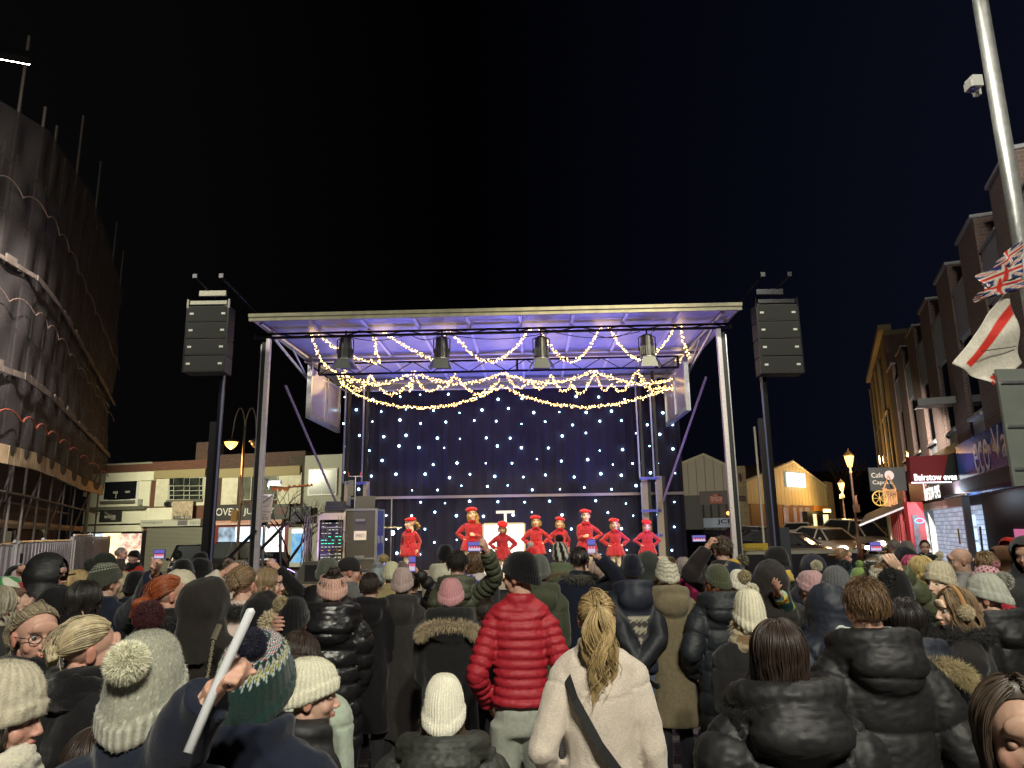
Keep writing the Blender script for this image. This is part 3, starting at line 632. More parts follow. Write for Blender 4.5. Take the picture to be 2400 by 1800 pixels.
        if D < 5.5 and nm in ('beanie', 'headband'):
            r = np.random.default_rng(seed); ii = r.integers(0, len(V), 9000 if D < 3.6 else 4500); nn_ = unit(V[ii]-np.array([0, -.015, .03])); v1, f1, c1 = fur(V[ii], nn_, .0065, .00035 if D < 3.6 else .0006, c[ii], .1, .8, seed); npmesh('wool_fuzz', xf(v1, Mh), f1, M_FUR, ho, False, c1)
        if pom:
            pc, pr = pom[0], pom[1]; oy = pom[2] if len(pom) > 2 else -.01; oz = pom[3] if len(pom) > 3 else tz+pr*.45; ox = pom[4] if len(pom) > 4 else 0
            nn = 7000 if D < 4 else (2600 if near else 600)
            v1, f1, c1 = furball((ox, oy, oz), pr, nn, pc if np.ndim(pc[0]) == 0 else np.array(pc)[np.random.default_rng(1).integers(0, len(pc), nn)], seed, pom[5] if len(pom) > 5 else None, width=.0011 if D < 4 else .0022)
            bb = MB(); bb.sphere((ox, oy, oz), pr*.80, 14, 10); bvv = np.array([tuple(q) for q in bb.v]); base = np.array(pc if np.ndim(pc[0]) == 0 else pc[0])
            V, F, c = merge([(v1, f1, c1), (bvv, bb.f, np.tile(base*.8, (len(bvv), 1)))])
            npmesh('pompom', xf(V, Mh), F, M_FUR, ho, False, c)
    if glasses:
        b = MB()
        for si in (-1, 1):
            b.tube([HMl @ Vector((si*.032+.024*math.cos(a), .093-.004*abs(math.cos(a)), .006+.017*math.sin(a))) for a in np.linspace(0, 2*PI, 17)], .0019*hs, 6)
            b.tube([HMl @ Vector((si*.056, .088, .010)), HMl @ Vector((si*.074, .06, .012)), HMl @ Vector((si*.080, -.01, .008))], .0018*hs, 6)
        b.tube([HMl @ Vector((-.009, .098, .009)), HMl @ Vector((.009, .098, .009))], .0016*hs, 6)
        b.build('spectacles', mat('black_plastic', (.012, .012, .014), .3), root, True)
    root['_h'] = H
    print('P %-60s D%.1f H%.2f' % (label[:60], D, H))
    return root, HMl, Rw, AR
def dehelp():
    for o in bpy.data.objects:
        if '_h' in o: del o['_h']
# ================================================================ setting
def gz(x, y):
    a = min(max((x-3)/6, 0), 1); return .032*max(0, y-21)*a
def ground():
    xs = list(np.arange(-60, 90, 3.)); ys = list(np.arange(-14, 150, 3.)); V = [(x, y, gz(x, y)) for y in ys for x in xs]; n = len(xs)
    F = [(j*n+i, j*n+i+1, (j+1)*n+i+1, (j+1)*n+i) for j in range(len(ys)-1) for i in range(n-1)]
    m = brickmat('block_paving', (.16, .145, .13), (.11, .10, .095), (.05, .045, .04), 1., .2, .1, rough=.75)
    n_ = m.node_tree.nodes; l = m.node_tree.links; t = [q for q in n_ if q.type == 'TEX_BRICK'][0]; co = [q for q in n_ if q.type == 'TEX_COORD'][0]; l.new(co.outputs['Object'], t.inputs['Vector'])
    o = npmesh('ground', np.array(V), F, m, None, False); struct(o)
    V = [(x, y, gz(x, y)+.012) for y in ys if y > 20 for x in (-60, 60)]
    asp = mat('asphalt', (.055, .052, .05), .55, noise=.3, nscale=9, bump=.3, bscale=150)
    xs = list(np.arange(3, 40, 3.)); ys2 = list(np.arange(22, 120, 3.)); n = len(xs)
    V = [(x, y, gz(x, y)+.02) for y in ys2 for x in xs]; F = [(j*n+i, j*n+i+1, (j+1)*n+i+1, (j+1)*n+i) for j in range(len(ys2)-1) for i in range(n-1)]
    struct(npmesh('road', np.array(V), F, asp, None, False))
    b = MB(); b.bx(-40, 4, 34, 42, .008, .02); struct(b.build('street', asp))
ground()
steel = mat('dark_steel', (.03, .03, .034), .35, .8, noise=.2); alu = mat('aluminium', (.55, .55, .57), .35, .9, noise=.15, nscale=30)
blackp = mat('black_paint', (.012, .012, .014), .4); white = mat('white_paint', (.72, .72, .68), .5, noise=.06, nscale=6)
cream = mat('cream_render', (.62, .60, .46), .8, noise=.12, nscale=3, bump=.2, bscale=30)
glassd = mat('dark_glass', (.01, .012, .015), .06, spec=.9)
def em(name, c, s): return mat(name, (.02, .02, .02), .6, emit=c, es=s)
# ---------------------------------------------------------------- lamps that light the square
POLE_D = 6.6
PX = at(2392, 560, POLE_D).x
def street_pole(name, label, X, Y, Hh, aim, e, col=(1, .955, .80), grp='tall steel lighting poles round the square'):
    r = thing(name, label, 'lighting pole', (X, Y, 0), 0, grp)
    b = MB(); b.tube([(0, 0, 0), (0, 0, 1.2), (0, 0, 1.25), (0, 0, Hh)], [.105, .10, .08, .07], 8); b.build('pole', mat('galvanised', (.42, .43, .42), .4, .7, noise=.2, nscale=12), r, True)
    for q, (dx, t) in enumerate(aim):
        p = Vector((dx, -.25 if t[1] < Y else .25, Hh-.1)); d = (Vector(t)-(p+Vector((X, Y, 0)))).normalized(); Mx = Matrix.Translation(p) @ d.to_track_quat('-Z', 'Y').to_matrix().to_4x4()
        b = MB(); b.box((0, 0, .05), (.42, .32, .09), Mx); b.tube([(0, 0, Hh-.1), p], .03, 6); h = b.build('floodlight_head', steel, r)
        b = MB(); b.box((0, 0, -.003), (.38, .28, .012), Mx); b.build('lens', em('flood_lens', (1, .95, .8), 60), h)
        lp = lamp('floodlight_beam', 'SPOT', tuple(p+Vector((X, Y, 0))+d*.1), e, col, t, .22, 128, .6)
    return r
pole_r = street_pole('lighting_pole', 'tall pale steel pole with flags tied round it beside the blue shop sign', PX, POLE_D, 8.9, [(-.6, (-2, 6, 0)), (.5, (6, 13, 4))], 800); lamp('added_stage_fill', 'SPOT', (PX-.9, POLE_D+.3, 8.7), 3300, (1, .86, .56), (.4, 15, 2.2), .2, 46, .5)  # last beam is added without a fixture to brighten the dancers' faces
street_pole('lighting_pole', 'steel floodlight pole standing behind the crowd', 1.5, -5.0, 8.5, [(-.6, (-3, 5, 1)), (.6, (4, 5, 1))], 2600)
q = at(-26, 78, 8.0); street_pole('lighting_pole', 'steel floodlight pole standing beside the scaffolded building', q.x-.5, 8.25, q.z+.1, [(.5, (-10, 17, 0)), (-.4, (-12, 20, 5))], 260); lamp('added_hoarding_fill', 'SPOT', (q.x, 8.5, q.z-.1), 4200, (1, .93, .88), (-12.5, 20, .6), .15, 52, .7)  # extra beam added to brighten the hoarding, no lens of its own
b = MB(); q = at(2287, 203, POLE_D-.1); b.box((q.x-.05, q.y-.05, q.z), (.10, .13, .12)); b.box((q.x-.105, q.y-.05, q.z-.02), (.03, .11, .08)); b.bx(q.x, q.x+.05, q.y, q.y+.06, q.z-.08, q.z+.08)
o = b.build('security_camera', mat('pale_plastic', (.6, .6, .57), .4)); tag(o, 'small white camera box clamped high on the tall pole', 'camera')
b = MB(); b.sphere((q.x-.07, q.y-.05, q.z-.07), (.04, .04, .03), 12, 8); b.build('camera_dome', mat('blue_dome', (.03, .03, .12), .1), o, True)
# sign backs on the pole
a0 = at(2326, 868, 6.3); a1 = at(2340, 1140, 6.3)
b = MB(); b.bx(a0.x, a0.x+.62, 6.25, 6.28, a1.z, a0.z); so = b.build('road_sign', mat('grey_metal', (.20, .22, .20), .5, .3, noise=.08, nscale=5)); tag(so, 'grey back of a large road sign fixed to the tall pole', 'road sign')
b = MB()
for f in (.12, .50, .86): z = a0.z+(a1.z-a0.z)*f; b.bx(a0.x+.02, a0.x+.60, 6.225, 6.249, z-.012, z+.012)
b.build('rail', alu, so)
# flag (cross of St George) hanging from the pole
def cloth(name, label, cat, corners, colfn, nx=40, ny=40, amp=.05, seed=0, mt=None, grp=None, thick=.002):
    P = [Vector(c) for c in corners]; V = []; Cc = []
    for j in range(ny+1):
        for i in range(nx+1):
            u, v = i/nx, j/ny; p = (P[0]*(1-u)+P[1]*u)*(1-v)+(P[3]*(1-u)+P[2]*u)*v; V.append(p); Cc.append(colfn(u, v))
    V = np.array([tuple(p) for p in V]); n = unit(np.cross(V[nx]-V[0], V[-1]-V[0])); uu = np.tile(np.linspace(0, 1, nx+1), ny+1); vv = np.repeat(np.linspace(0, 1, ny+1), nx+1)
    V = V+n*(amp*np.sin(uu*9+vv*3+seed)*(.3+uu)+amp*1.2*vnoise(V, 4, seed))[:, None]
    F = np.array([[j*(nx+1)+i, j*(nx+1)+i+1, (j+1)*(nx+1)+i+1, (j+1)*(nx+1)+i] for j in range(ny) for i in range(nx)])
    o = npmesh(name, V, F, mt or M_CLOTH, None, True, np.array(Cc)); md = o.modifiers.new('t', 'SOLIDIFY'); md.thickness = thick
    if label: tag(o, label, cat, grp)
    return o
cw, crd = (.62, .58, .50), (.55, .03, .02)
cloth('england_flag', 'white flag with a red cross hanging crumpled from the tall pole', 'flag', [at(2365, 672, 6.5), at(2395, 850, 6.5), at(2320, 905, 6.3), at(2240, 850, 6.25)],
      lambda u, v: crd if (abs(u-.30) < .075 and v < .95) or (abs(v-.86) < .05 and u > .8) or (v > .93 and u > .88) else cw, amp=.03)
def union(u, v):
    if abs(u-.5) < .06 or abs(v-.5) < .09: return (.55, .03, .02)
    if abs(u-.5) < .12 or abs(v-.5) < .16: return cw
    d = min(abs(u-v), abs(u-(1-v)));  return (.55, .04, .03) if d < .03 else (cw if d < .1 else (.02, .03, .15))
for k, (x0, y0, x1, y1, hh) in enumerate([(2395, 560, 2335, 612, 30), (2400, 600, 2300, 640, 38), (2396, 636, 2292, 668, 34), (2405, 655, 2285, 690, 16)]):
    cloth('bunting_flag', ['crumpled union flag highest in the knot on the tall pole', 'crumpled union flag second from the top of the knot on the pole', 'crumpled union flag third from the top of the knot on the pole', 'thin twisted union flag under the knot of flags on the pole'][k], 'flag',
          [at(x0, y0, 6.4), at(x1, y1, 6.3), at(x1+5, y1+hh, 6.3), at(x0+3, y0+hh*1.1, 6.4)], union, 30, 20, .035, k*2, grp='union flags knotted round the pole')
b = MB(); b.tube([at(2300, 823, 6.15), at(2382, 812, 6.45)], .004, 5); tag(b.build('flag_stick', blackp), 'thin dark stick crossing the red cross flag', 'stick')

# ================================================================ stage
ST = Frame(tuple(at(602, 1300, 14.0))[:2], tuple(at(1722, 1290, 13.75))[:2]); SL = ST.len
DK = 1.1
stage = thing('stage', 'mobile trailer stage with open sides and a purple lit roof', 'stage', ST.o, ST.rz)
SM = Matrix.Identity(4)
zf = ST.uv(1160, 728, -.75)[1]; u0 = ST.uv(586, 740, -.75)[0]; u1 = ST.uv(1737, 717, -.75)[0]; zb = ST.uv(1200, 892, 5.0)[1]
print('stage', SL, 'roof', zf, zb, u0, u1)
zb = zf-.12
ZR = zf-.06
roofm = mat('roof_skin', (.36, .36, .40), .38, .25, bump=.35, bscale=6, noise=.12, nscale=4); 
b = MB(); b.bx(.3, SL-.1, 0, 6.2, DK-.12, DK); b.build('deck', mat('stage_ply', (.50, .36, .20), .55, noise=.25, nscale=5, stretch=(1, 6, 1)), stage)
b = MB(); b.bx(.3, SL-.1, .03, .06, .02, DK-.125)
b.build('skirt', blackp, stage)
b = MB(); b.bx(.3, SL-.1, -.03, 0, DK-.12, DK+.01); b.build('deck_edge', mat('edge_alu', (.45, .42, .35), .4, .6), stage)
b = MB(); b.bx(u0, u1, -.75, 5.4, ZR, ZR+.05); b.build('roof', roofm, stage)
b = MB(); b.bx(u0, u1, -.80, -.752, ZR-.05, zf+.01); b.bx(u0, u1, -.84, -.802, zf-.04, zf+.025); b.build('fascia', mat('fascia_cream', (.34, .32, .21), .6, noise=.2, nscale=6), stage)
b = MB(); n = 10
for i in range(n): u = u0+.12+(u1-u0-.24)*i/(n-1); b.bx(u-.03, u+.03, -.74, 5.35, ZR-.06, ZR-.002)
b.build('roof_batten', mat('batten', (.62, .60, .58), .4, .4), stage)
b = MB()
for w in (2.35, 4.9): b.bx(u0+.1, u1-.1, w-.06, w+.06, ZR-.13, ZR-.062)
b.build('cross_beam', mat('beam', (.5, .48, .45), .35, .5), stage)
def truss(w, z1, z2, ua, ub, name='truss', m=steel, r=.024, step=.42):
    b = MB(); b.tube([(ua, w, z1), (ub, w, z1)], r, 8); b.tube([(ua, w, z2), (ub, w, z2)], r*1.25, 8); n = int((ub-ua)/step); 
    for i in range(n):
        a = ua+(ub-ua)*i/n; c = ua+(ub-ua)*(i+1)/n; b.tube([(a, w, z1 if i % 2 else z2), (c, w, z2 if i % 2 else z1)], r*.45, 5)
    for f in (0, .555, 1): u = ua+(ub-ua)*f; b.tube([(u, w, z1), (u, w, z2)], r*1.2, 6)
    b.build(name, m, stage)
tz1 = min(ST.uv(1160, 752, .0)[1], ZR-.09); tz2 = ST.uv(1160, 780, 0)[1]
truss(0, tz1, tz2, ST.uv(600, 760, 0)[0], ST.uv(1712, 742, 0)[0])
tz3 = ST.uv(1200, 843, 2.3)[1]; tz4 = ST.uv(1200, 869, 2.3)[1]
truss(2.3, tz3, tz4, .35, SL-.35)
truss(4.5, ST.uv(1200, 893, 4.5)[1], ST.uv(1200, 909, 4.5)[1], .5, SL-.5, m=alu)
postm = mat('post_alu', (.62, .58, .60), .42, .35, noise=.1)
for u, fl in ((0, 1), (SL, -1)):
    b = MB(); b.bx(u-.04, u+.04, -.05, .05, 0, tz2-.03)
    p = b.build('corner_post', postm, stage)
    b = MB(); b.bx(u-.12*fl, u-.0405*fl, -.045, .045, 0, tz2-.1); b.build('channel', blackp, p)
    b = MB(); b.bx(u-.14*fl, u-.1205*fl, -.05, .05, 0, tz2-.15); b.build('edge_strip', alu, p)
    b = MB(); b.tube([(u+.1*fl, .8, ZR-1.0), (u+.75*fl, 3.0, 2.6)] if fl > 0 else [(u-.1, .8, ZR-1.0), (u-.75, 3.0, 2.7)], .028, 6); b.build('brace', mat('brace_grey', (.20, .17, .24), .5, .3), stage)
    # side frame going back under the roof
    b = MB(); b.tube([(u+.05*fl, -.6, ZR-.05), (u+.22*fl, 4.9, ZR-.08)], .035, 6); b.tube([(u+.08*fl, .1, tz2), (u+.25*fl, 4.6, tz2-.95)], .03, 6); b.tube([(u+.2*fl, 2.2, ZR-.1), (u+.2*fl, 2.2, ZR-.75)], .03, 6); b.tube([(u+.1*fl, 1.1, ZR-.1), (u+.2*fl, 2.2, ZR-.7)], .02, 6); b.tube([(u+.2*fl, 2.2, ZR-.45), (u+.5*fl, 4.4, ZR-.45)], .022, 6)
    b.build('side_truss', alu, stage)
    # hinged side panel
    M1 = ST.uv(700 if fl > 0 else 1645, 944 if fl > 0 else 990, 1.9)
    us = u+(.28*fl); b = MB(); b.bx(us-.02, us+.02, 1.9, 4.3, 4.72, ZR-.35); pn = b.build('side_screen', mat('side_screen', (.34, .31, .33), .22, noise=.06), stage)
    b = MB(); 
    for (w0, w1, z0, z1) in ((1.82, 1.92, 4.62, ZR-.3), (4.28, 4.36, 4.62, ZR-.3), (1.92, 4.28, 4.62, 4.72), (3.1, 3.18, 4.72, ZR-.35)): b.bx(us-.05, us+.05, w0, w1, z0, z1)
    b.build('screen_frame', alu, pn)
    # rear lifting mast: two legs with blue lit ladder
    for (du, dw) in ((.62, 4.2), (1.05 if fl > 0 else .95, 4.4)):
        uu = u+du*fl; b = MB(); b.bx(uu-.07, uu+.07, dw-.06, dw+.06, DK, 3.35); ml = b.build('mast_leg', mat('mast_pale', (.34, .30, .24), .5, noise=.15), stage)
        b = MB(); b.bx(uu-.15*fl, uu-.0705*fl, dw-.05, dw+.05, DK, 3.35); b.bx(uu-.05, uu+.02, dw-.04, dw+.04, 3.352, ZR-.1); b.build('mast_channel', blackp, ml)
        b = MB(); b.bx(uu-.13, uu-.09, dw-.065, dw-.051, 3.3, ZR-.3); b.bx(uu+.1*fl-.015, uu+.1*fl+.015, dw-.15, dw-.12, DK, 3.2); b.build('mast_rail', mat('rail_blue', (.30, .32, .55), .3, .5), ml)
    b = MB(); uu = u+.85*fl
    for z in (1.9, 2.5, 3.3): b = MB(); b.bx(uu-.25, uu+.25, 4.12, 4.16, z-.03, z+.03); b.build('mast_rung', mat('rung_blue', (.10, .12, .6), .35, .3), stage)
# rear fascia under the back of the roof
b = MB(); b.bx(.5, SL-.5, 5.05, 5.12, ZR-.45, ZR-.06); b.build('rear_panel', mat('rear_panel', (.35, .42, .45), .5), stage)
# backdrop curtain with stars
BW = 5.0
b = MB(); ua, ub = ST.uv(798, 1200, BW)[0], ST.uv(1606, 1200, BW)[0]; n = 240
zt = ST.uv(1200, 908, BW)[1]
V = []; 
for z in (DK+.01, zt):
    for i in range(n+1): u = ua+(ub-ua)*i/n; V.append((u, BW+.018*math.sin(i*.9)+.012*math.sin(i*2.3+1)+(.02 if z < 2 else 0), z))
b.add(V, [(i, i+1, i+n+2, i+n+1) for i in range(n)])
cur = b.build('star_curtain', mat('drape_blue_lit', (.012, .011, .026), .9), None, True); cur.matrix_world = ST.M; tag(cur, 'black stage curtain dotted with small white star lights', 'curtain')  # blue stage light put into the black cloth's colour
b = MB(); zbar = ST.uv(1200, 1162, BW-.06)[1]; b.bx(ua, ub, BW-.09, BW-.05, zbar-.035, zbar+.035); b.build('cross_rail', mat('rail_dull', (.30, .26, .26), .6), cur)
r = random.Random(3); b = MB(); cnt = 0; rows = 13
for j in range(rows):
    y = 930+j*30.5; 
    for i in range(14):
        x = 812+i*59+(29 if j % 2 else 0)+r.uniform(-8, 8); yy = y+r.uniform(-7, 7)
        if x > 1595 or (yy < 960 and r.random() < .3) or r.random() < .07: continue
        u, v = ST.uv(x, yy, BW-.05); 
        if v < DK+.1: continue
        b.sphere((u, BW-.05, v), .025*r.choice((.7, .95, 1.1, 1.3)), 8, 6); cnt += 1
o = b.build('star_light', em('star_emit', (.45, .75, 1.), 14), cur); o['kind'] = 'stuff'; print('stars', cnt)

# fairy light garlands
warm = em('fairy_emit', (1, .62, .21), 8)
def garland(pts, w, label, dens=3.6, jit=3.2, name='fairy_lights', w2=None):
    r = random.Random(len(pts)*31+int(pts[0][0])); P = []
    for (x0, y0), (x1, y1) in zip(pts, pts[1:]):
        L = math.hypot(x1-x0, y1-y0); n = max(1, int(L/dens))
        for i in range(n): t = i/n; P.append((x0+(x1-x0)*t, y0+(y1-y0)*t))
    b = MB(); wire = MB(); last = None; wp = []
    for k, (x, y) in enumerate(P):
        ww = w+(w2-w)*k/len(P) if w2 is not None else w
        for q in range(2):
            u, v = ST.uv(x+r.gauss(0, jit*.55), y+r.gauss(0, jit*.6), ww); b.sphere((u, ww+r.uniform(-.06, .06), v), r.choice((.009, .012, .0145)), 5, 3)
        if k % 3 == 0: u, v = ST.uv(x, y, ww); wp.append((u, ww, v))
    wire.tube(wp, .006, 4); g = wire.build(name, mat('clear_wire', (.1, .09, .06), .5), None); g.matrix_world = ST.M; tag(g, label, 'fairy lights', 'strings of warm fairy lights under the stage roof')
    o = b.build('bulb', warm, g); o['kind'] = 'stuff'
def swag(x0, y0, x1, y1, sag, n=9): return [(x0+(x1-x0)*i/n, y0+(y1-y0)*i/n+sag*math.sin(PI*i/n)) for i in range(n+1)]
garland([(724, 763), (735, 800), (748, 835), (765, 858), (785, 872)], .25, 'fairy light strand dropping at the far end of the roof above the flight cases')
garland(swag(726, 765, 893, 850, 22), .3, 'fairy light swag behind the first lamp from the lighting rack')
garland([(873, 760), (877, 790), (881, 825), (891, 848)], .3, 'short fairy light strand between the first and second stage lamps')
garland(swag(875, 762, 1022, 847, 6), .3, 'sloping fairy light strand running up to the second stage lamp')
garland([(1040, 750), (1041, 770), (1043, 795)], .3, 'very short fairy light strand hanging above the second stage lamp')
garland(swag(1043, 756, 1255, 754, 93, 14), .3, 'deep fairy light swag between the second and third stage lamps')
garland(swag(1257, 755, 1416, 754, 93, 12), .3, 'deep fairy light swag between the third and fourth stage lamps')
garland(swag(1418, 754, 1592, 750, 92, 12), .3, 'deep fairy light swag passing behind the fourth stage lamp')
garland([(1592, 750), (1597, 780), (1606, 815), (1617, 842)], .25, 'fairy light strand dropping at the roof end nearest the car park')
garland([(786, 872), (800, 898), (830, 922), (870, 938), (920, 951), (985, 957), (1060, 950), (1120, 932), (1178, 905)], 3.6, 'longest low fairy light swag over the curtain above the smallest dancers', 2.6)
garland([(1178, 905), (1230, 930), (1300, 948), (1370, 955), (1450, 946), (1520, 927), (1575, 908), (1602, 880), (1612, 848)], 3.6, 'long low fairy light swag over the curtain beside the open side tower', 2.6)
garland(swag(800, 876, 970, 872, 26)+swag(970, 872, 1178, 875, 26), 3.2, 'upper wavy fairy light garland over the flight cases', 2.6, 3.8)
garland(swag(1180, 875, 1392, 868, 26)+swag(1392, 868, 1600, 880, 26), 3.2, 'upper wavy fairy light garland nearest the yellow board', 2.6, 3.8)
garland(swag(866, 878, 808, 868, 42)+[(800, 905)], 3.3, 'tangled fairy light loop by the first side screen', 2.8, 5)
garland(swag(868, 878, 960, 898, 36)+swag(960, 898, 967, 880, 28, 5), 3.3, 'small fairy light loop under the first lamp', 2.8)
garland(swag(972, 880, 1030, 905, 24)+swag(1030, 905, 1063, 882, 14, 5), 3.3, 'small double fairy light loop under the second lamp', 2.8)
garland(swag(1066, 880, 1172, 890, 38), 3.3, 'small fairy light loop over the white desk', 2.8)
garland(swag(1185, 876, 1242, 895, 22)+swag(1242, 895, 1292, 880, 22), 3.3, 'small double fairy light loop under the third lamp', 2.8)
garland(swag(1293, 882, 1340, 902, 24, 6)+swag(1340, 902, 1390, 875, 32, 6), 3.3, 'small double fairy light loop over the tallest dancer', 2.8)
garland(swag(1393, 873, 1433, 902, 26, 6)+swag(1433, 902, 1490, 872, 28, 6), 3.3, 'small double fairy light loop under the fourth lamp', 2.8)
garland(swag(1496, 870, 1545, 905, 26, 6)+swag(1545, 905, 1606, 862, 24, 6), 3.3, 'tangled fairy light loop by the second side screen', 2.8, 5)
garland([(1585, 830), (1598, 850), (1588, 868), (1605, 880)], 3.3, 'bright knot of fairy lights at the top of the side tower', 1.8, 7)
for (x, y) in ((800, 900), (900, 930), (1000, 935), (1180, 905), (1300, 925), (1450, 925), (1600, 880)):
    u, v = ST.uv(x, y, 3.3); p = ST.M @ Vector((u, 3.1, v)); lamp('fairy_glow', 'POINT', p, 8, (1, .68, .32), size=.3)
for x in (740, 890, 1040, 1255, 1416, 1592): u, v = ST.uv(x, 790, .35); lamp('fairy_glow', 'POINT', ST.M @ Vector((u, .45, v)), 2, (1, .68, .32), size=.2)

# stage lamps on the front truss
def parcan(x, y0, y1, label, tx):
    u, vt = ST.uv(x, y0, 0); _, vb = ST.uv(x, y1, 0); Hh = vt-vb; p0 = Vector((u, -.02, vt))
    r = thing('stage_lamp', label, 'stage lamp', ST.M @ Vector((u, -.03, vb+Hh*.5)), ST.rz, 'stage lamps hung from the front truss')
    b = MB(); b.lathe([(.09, .30*Hh+.15), (.12, .27*Hh+.15), (.135, .12), (.145, .0), (.15, -.10)], n=20)
    for k in range(20): a = 2*PI*k/20; b.box((.148*math.cos(a), .148*math.sin(a), .02), (.012, .012, .17))
    b.build('housing', blackp, r)
    b = MB(); b.lathe([(.152, -.10), (.16, -.105), (.16, -.125), (.152, -.13)], n=20); b.build('ring', mat('ring_grey', (.2, .2, .19), .4, .5), r)
    b = MB(); b.lathe([(.001, -.118), (.13, -.118), (.13, -.12), (.001, -.121)], n=18); b.build('lens', em('lamp_lens', (1, .8, .45), 30), r)
    for k, (a, tl) in enumerate(((0, .5), (PI/2, .95), (PI, .5), (-PI/2, .12))):
        Mx = Matrix.Rotation(a, 4, 'Z') @ Matrix.Translation((.15, 0, -.13)) @ Matrix.Rotation(-tl if k != 3 else -.12, 4, 'Y')
        b = MB(); pl = [(-.12, 0), (.12, 0), (.17, -.20), (-.17, -.20)]; b.add([Mx @ Vector((0, q[0], q[1])) for q in pl]+[Mx @ Vector((.006, q[0], q[1])) for q in pl], [(0, 1, 2, 3), (7, 6, 5, 4), (0, 4, 5, 1), (1, 5, 6, 2), (2, 6, 7, 3), (3, 7, 4, 0)])
        b.build('barn_door', mat('barn_grey', (.10, .11, .10), .5, .3), r)
    b = MB(); b.tube([(-.165, 0, .02), (-.165, 0, .30), (-.05, 0, .36), (.05, 0, .36), (.165, 0, .30), (.165, 0, .02)], .012, 6); b.tube([(0, 0, .36), (0, .03, .5)], .02, 6); b.build('yoke', steel, r)
    b = MB(); b.tube([(.05, 0, .3), (.12, .02, .42), (.25, .03, .5), (.5, .03, .47)], .008, 5); b.build('cable', blackp, r)
    src = ST.M @ Vector((u, .02, vb+Hh*.5-.25)); tgt = ST.M @ Vector((ST.uv(tx, 1250, 1.6)[0], 1.8, DK+.6))
    lamp('stage_lamp_beam', 'SPOT', src, 520, (1, .78, .40), tgt, .1, 62, .7)
parcan(811, 797, 866, 'black stage lamp with barn doors above the flight cases', 960)
parcan(1036, 795, 866, 'black stage lamp with barn doors above the long haired dancer', 1080)
parcan(1268, 795, 865, 'black stage lamp with barn doors above the third and fourth dancers', 1290)
parcan(1515, 788, 864, 'black stage lamp with barn doors closest to the side tower of the car park', 1450)
b = MB(); 
for (xa, xb) in ((800, 960), (960, 1035), (1035, 1290), (1300, 1500), (1380, 1480)):
    P = [(ST.uv(xa+(xb-xa)*t, 781-.012*(xa+(xb-xa)*t-1160)+14*math.sin(PI*t), -.03)) for t in np.linspace(0, 1, 9)]; b.tube([(u, -.03, v) for u, v in P], .008, 5)
o = b.build('power_cable', blackp); o.matrix_world = ST.M; tag(o, 'thin black cables drooping under the front truss between lamps', 'cable')
# blue / violet uplights
def uplight(u, w, label, col, e, tgt, es=25, spot=95):
    r = thing('uplight', label, 'uplight', ST.M @ Vector((u, w, DK)), ST.rz, 'coloured lamps standing on the stage deck'); d = (ST.M @ Vector(tgt)-(ST.M @ Vector((u, w, DK+.2)))).normalized()
    dl = ST.M.to_3x3().inverted() @ d; Mx = Matrix.Translation((0, 0, .2)) @ dl.to_track_quat('Z', 'Y').to_matrix().to_4x4()
    b = MB(); b.lathe([(.06, -.12), (.09, -.05), (.095, .05)], n=14, M=Mx); b.bx(-.1, .1, -.06, .06, 0, .03); b.tube([(-.1, 0, .01), (-.1, 0, .2)], .01, 6); b.tube([(.1, 0, .01), (.1, 0, .2)], .01, 6); b.build('housing', blackp, r)
    b = MB(); b.lathe([(.085, .051), (.085, .06)], n=14, M=Mx); b.build('lens', em('lens_%d%d' % (u*10, w*10), col, es), r)
    lamp('uplight_beam', 'SPOT', ST.M @ (Vector((u, w, DK+.2))+dl*.12), e, col, ST.M @ Vector(tgt), .06, spot, .9)
uplight(1.5, 4.3, 'blue stage uplight behind the flight cases', (.10, .14, 1), 1100, (3.2, 2.5, 6.2))
uplight(SL-1.4, 4.3, 'blue stage uplight by the side tower nearest the cars', (.10, .14, 1), 1100, (SL-3.2, 2.5, 6.2))
uplight(4.7, 4.6, 'blue stage uplight behind the white desk', (.14, .16, 1), 1300, (4.7, 2.0, 6.2))
uplight(.5, .45, 'violet stage uplight at the corner by the steps', (.42, .28, 1), 110, (2.6, 2.0, 6.2), 8, 120)
uplight(SL-.5, .45, 'violet stage uplight at the corner by the side tower', (.42, .28, 1), 420, (SL-2.6, 2.0, 6.2), 8, 120)
u, v = ST.uv(921, 1249, 3.6); p = (u, 3.6, v)
r = thing('stage_spot', 'small blue white spot lamp shining beside the first dancer', 'stage lamp', ST.M @ Vector((u, 3.6, DK)), ST.rz)
b = MB(); b.tube([(0, 0, 0), (0, 0, v-DK)], .02, 6); b.tube([(-.1, .05, 0), (.1, -.05, 0)], .02, 6); b.sphere((0, 0, v-DK), .07, 10, 8); b.build('stand', blackp, r); b = MB(); b.sphere((0, -.05, v-DK), .05, 10, 8); b.build('lens', em('spot_blue', (.35, .6, 1), 60), r)

# ---------------------------------------------------------------- stage equipment
def at_st(u, w, z): return ST.M @ Vector((u, w, z))
u, v = ST.uv(838, 1330, 1.0)
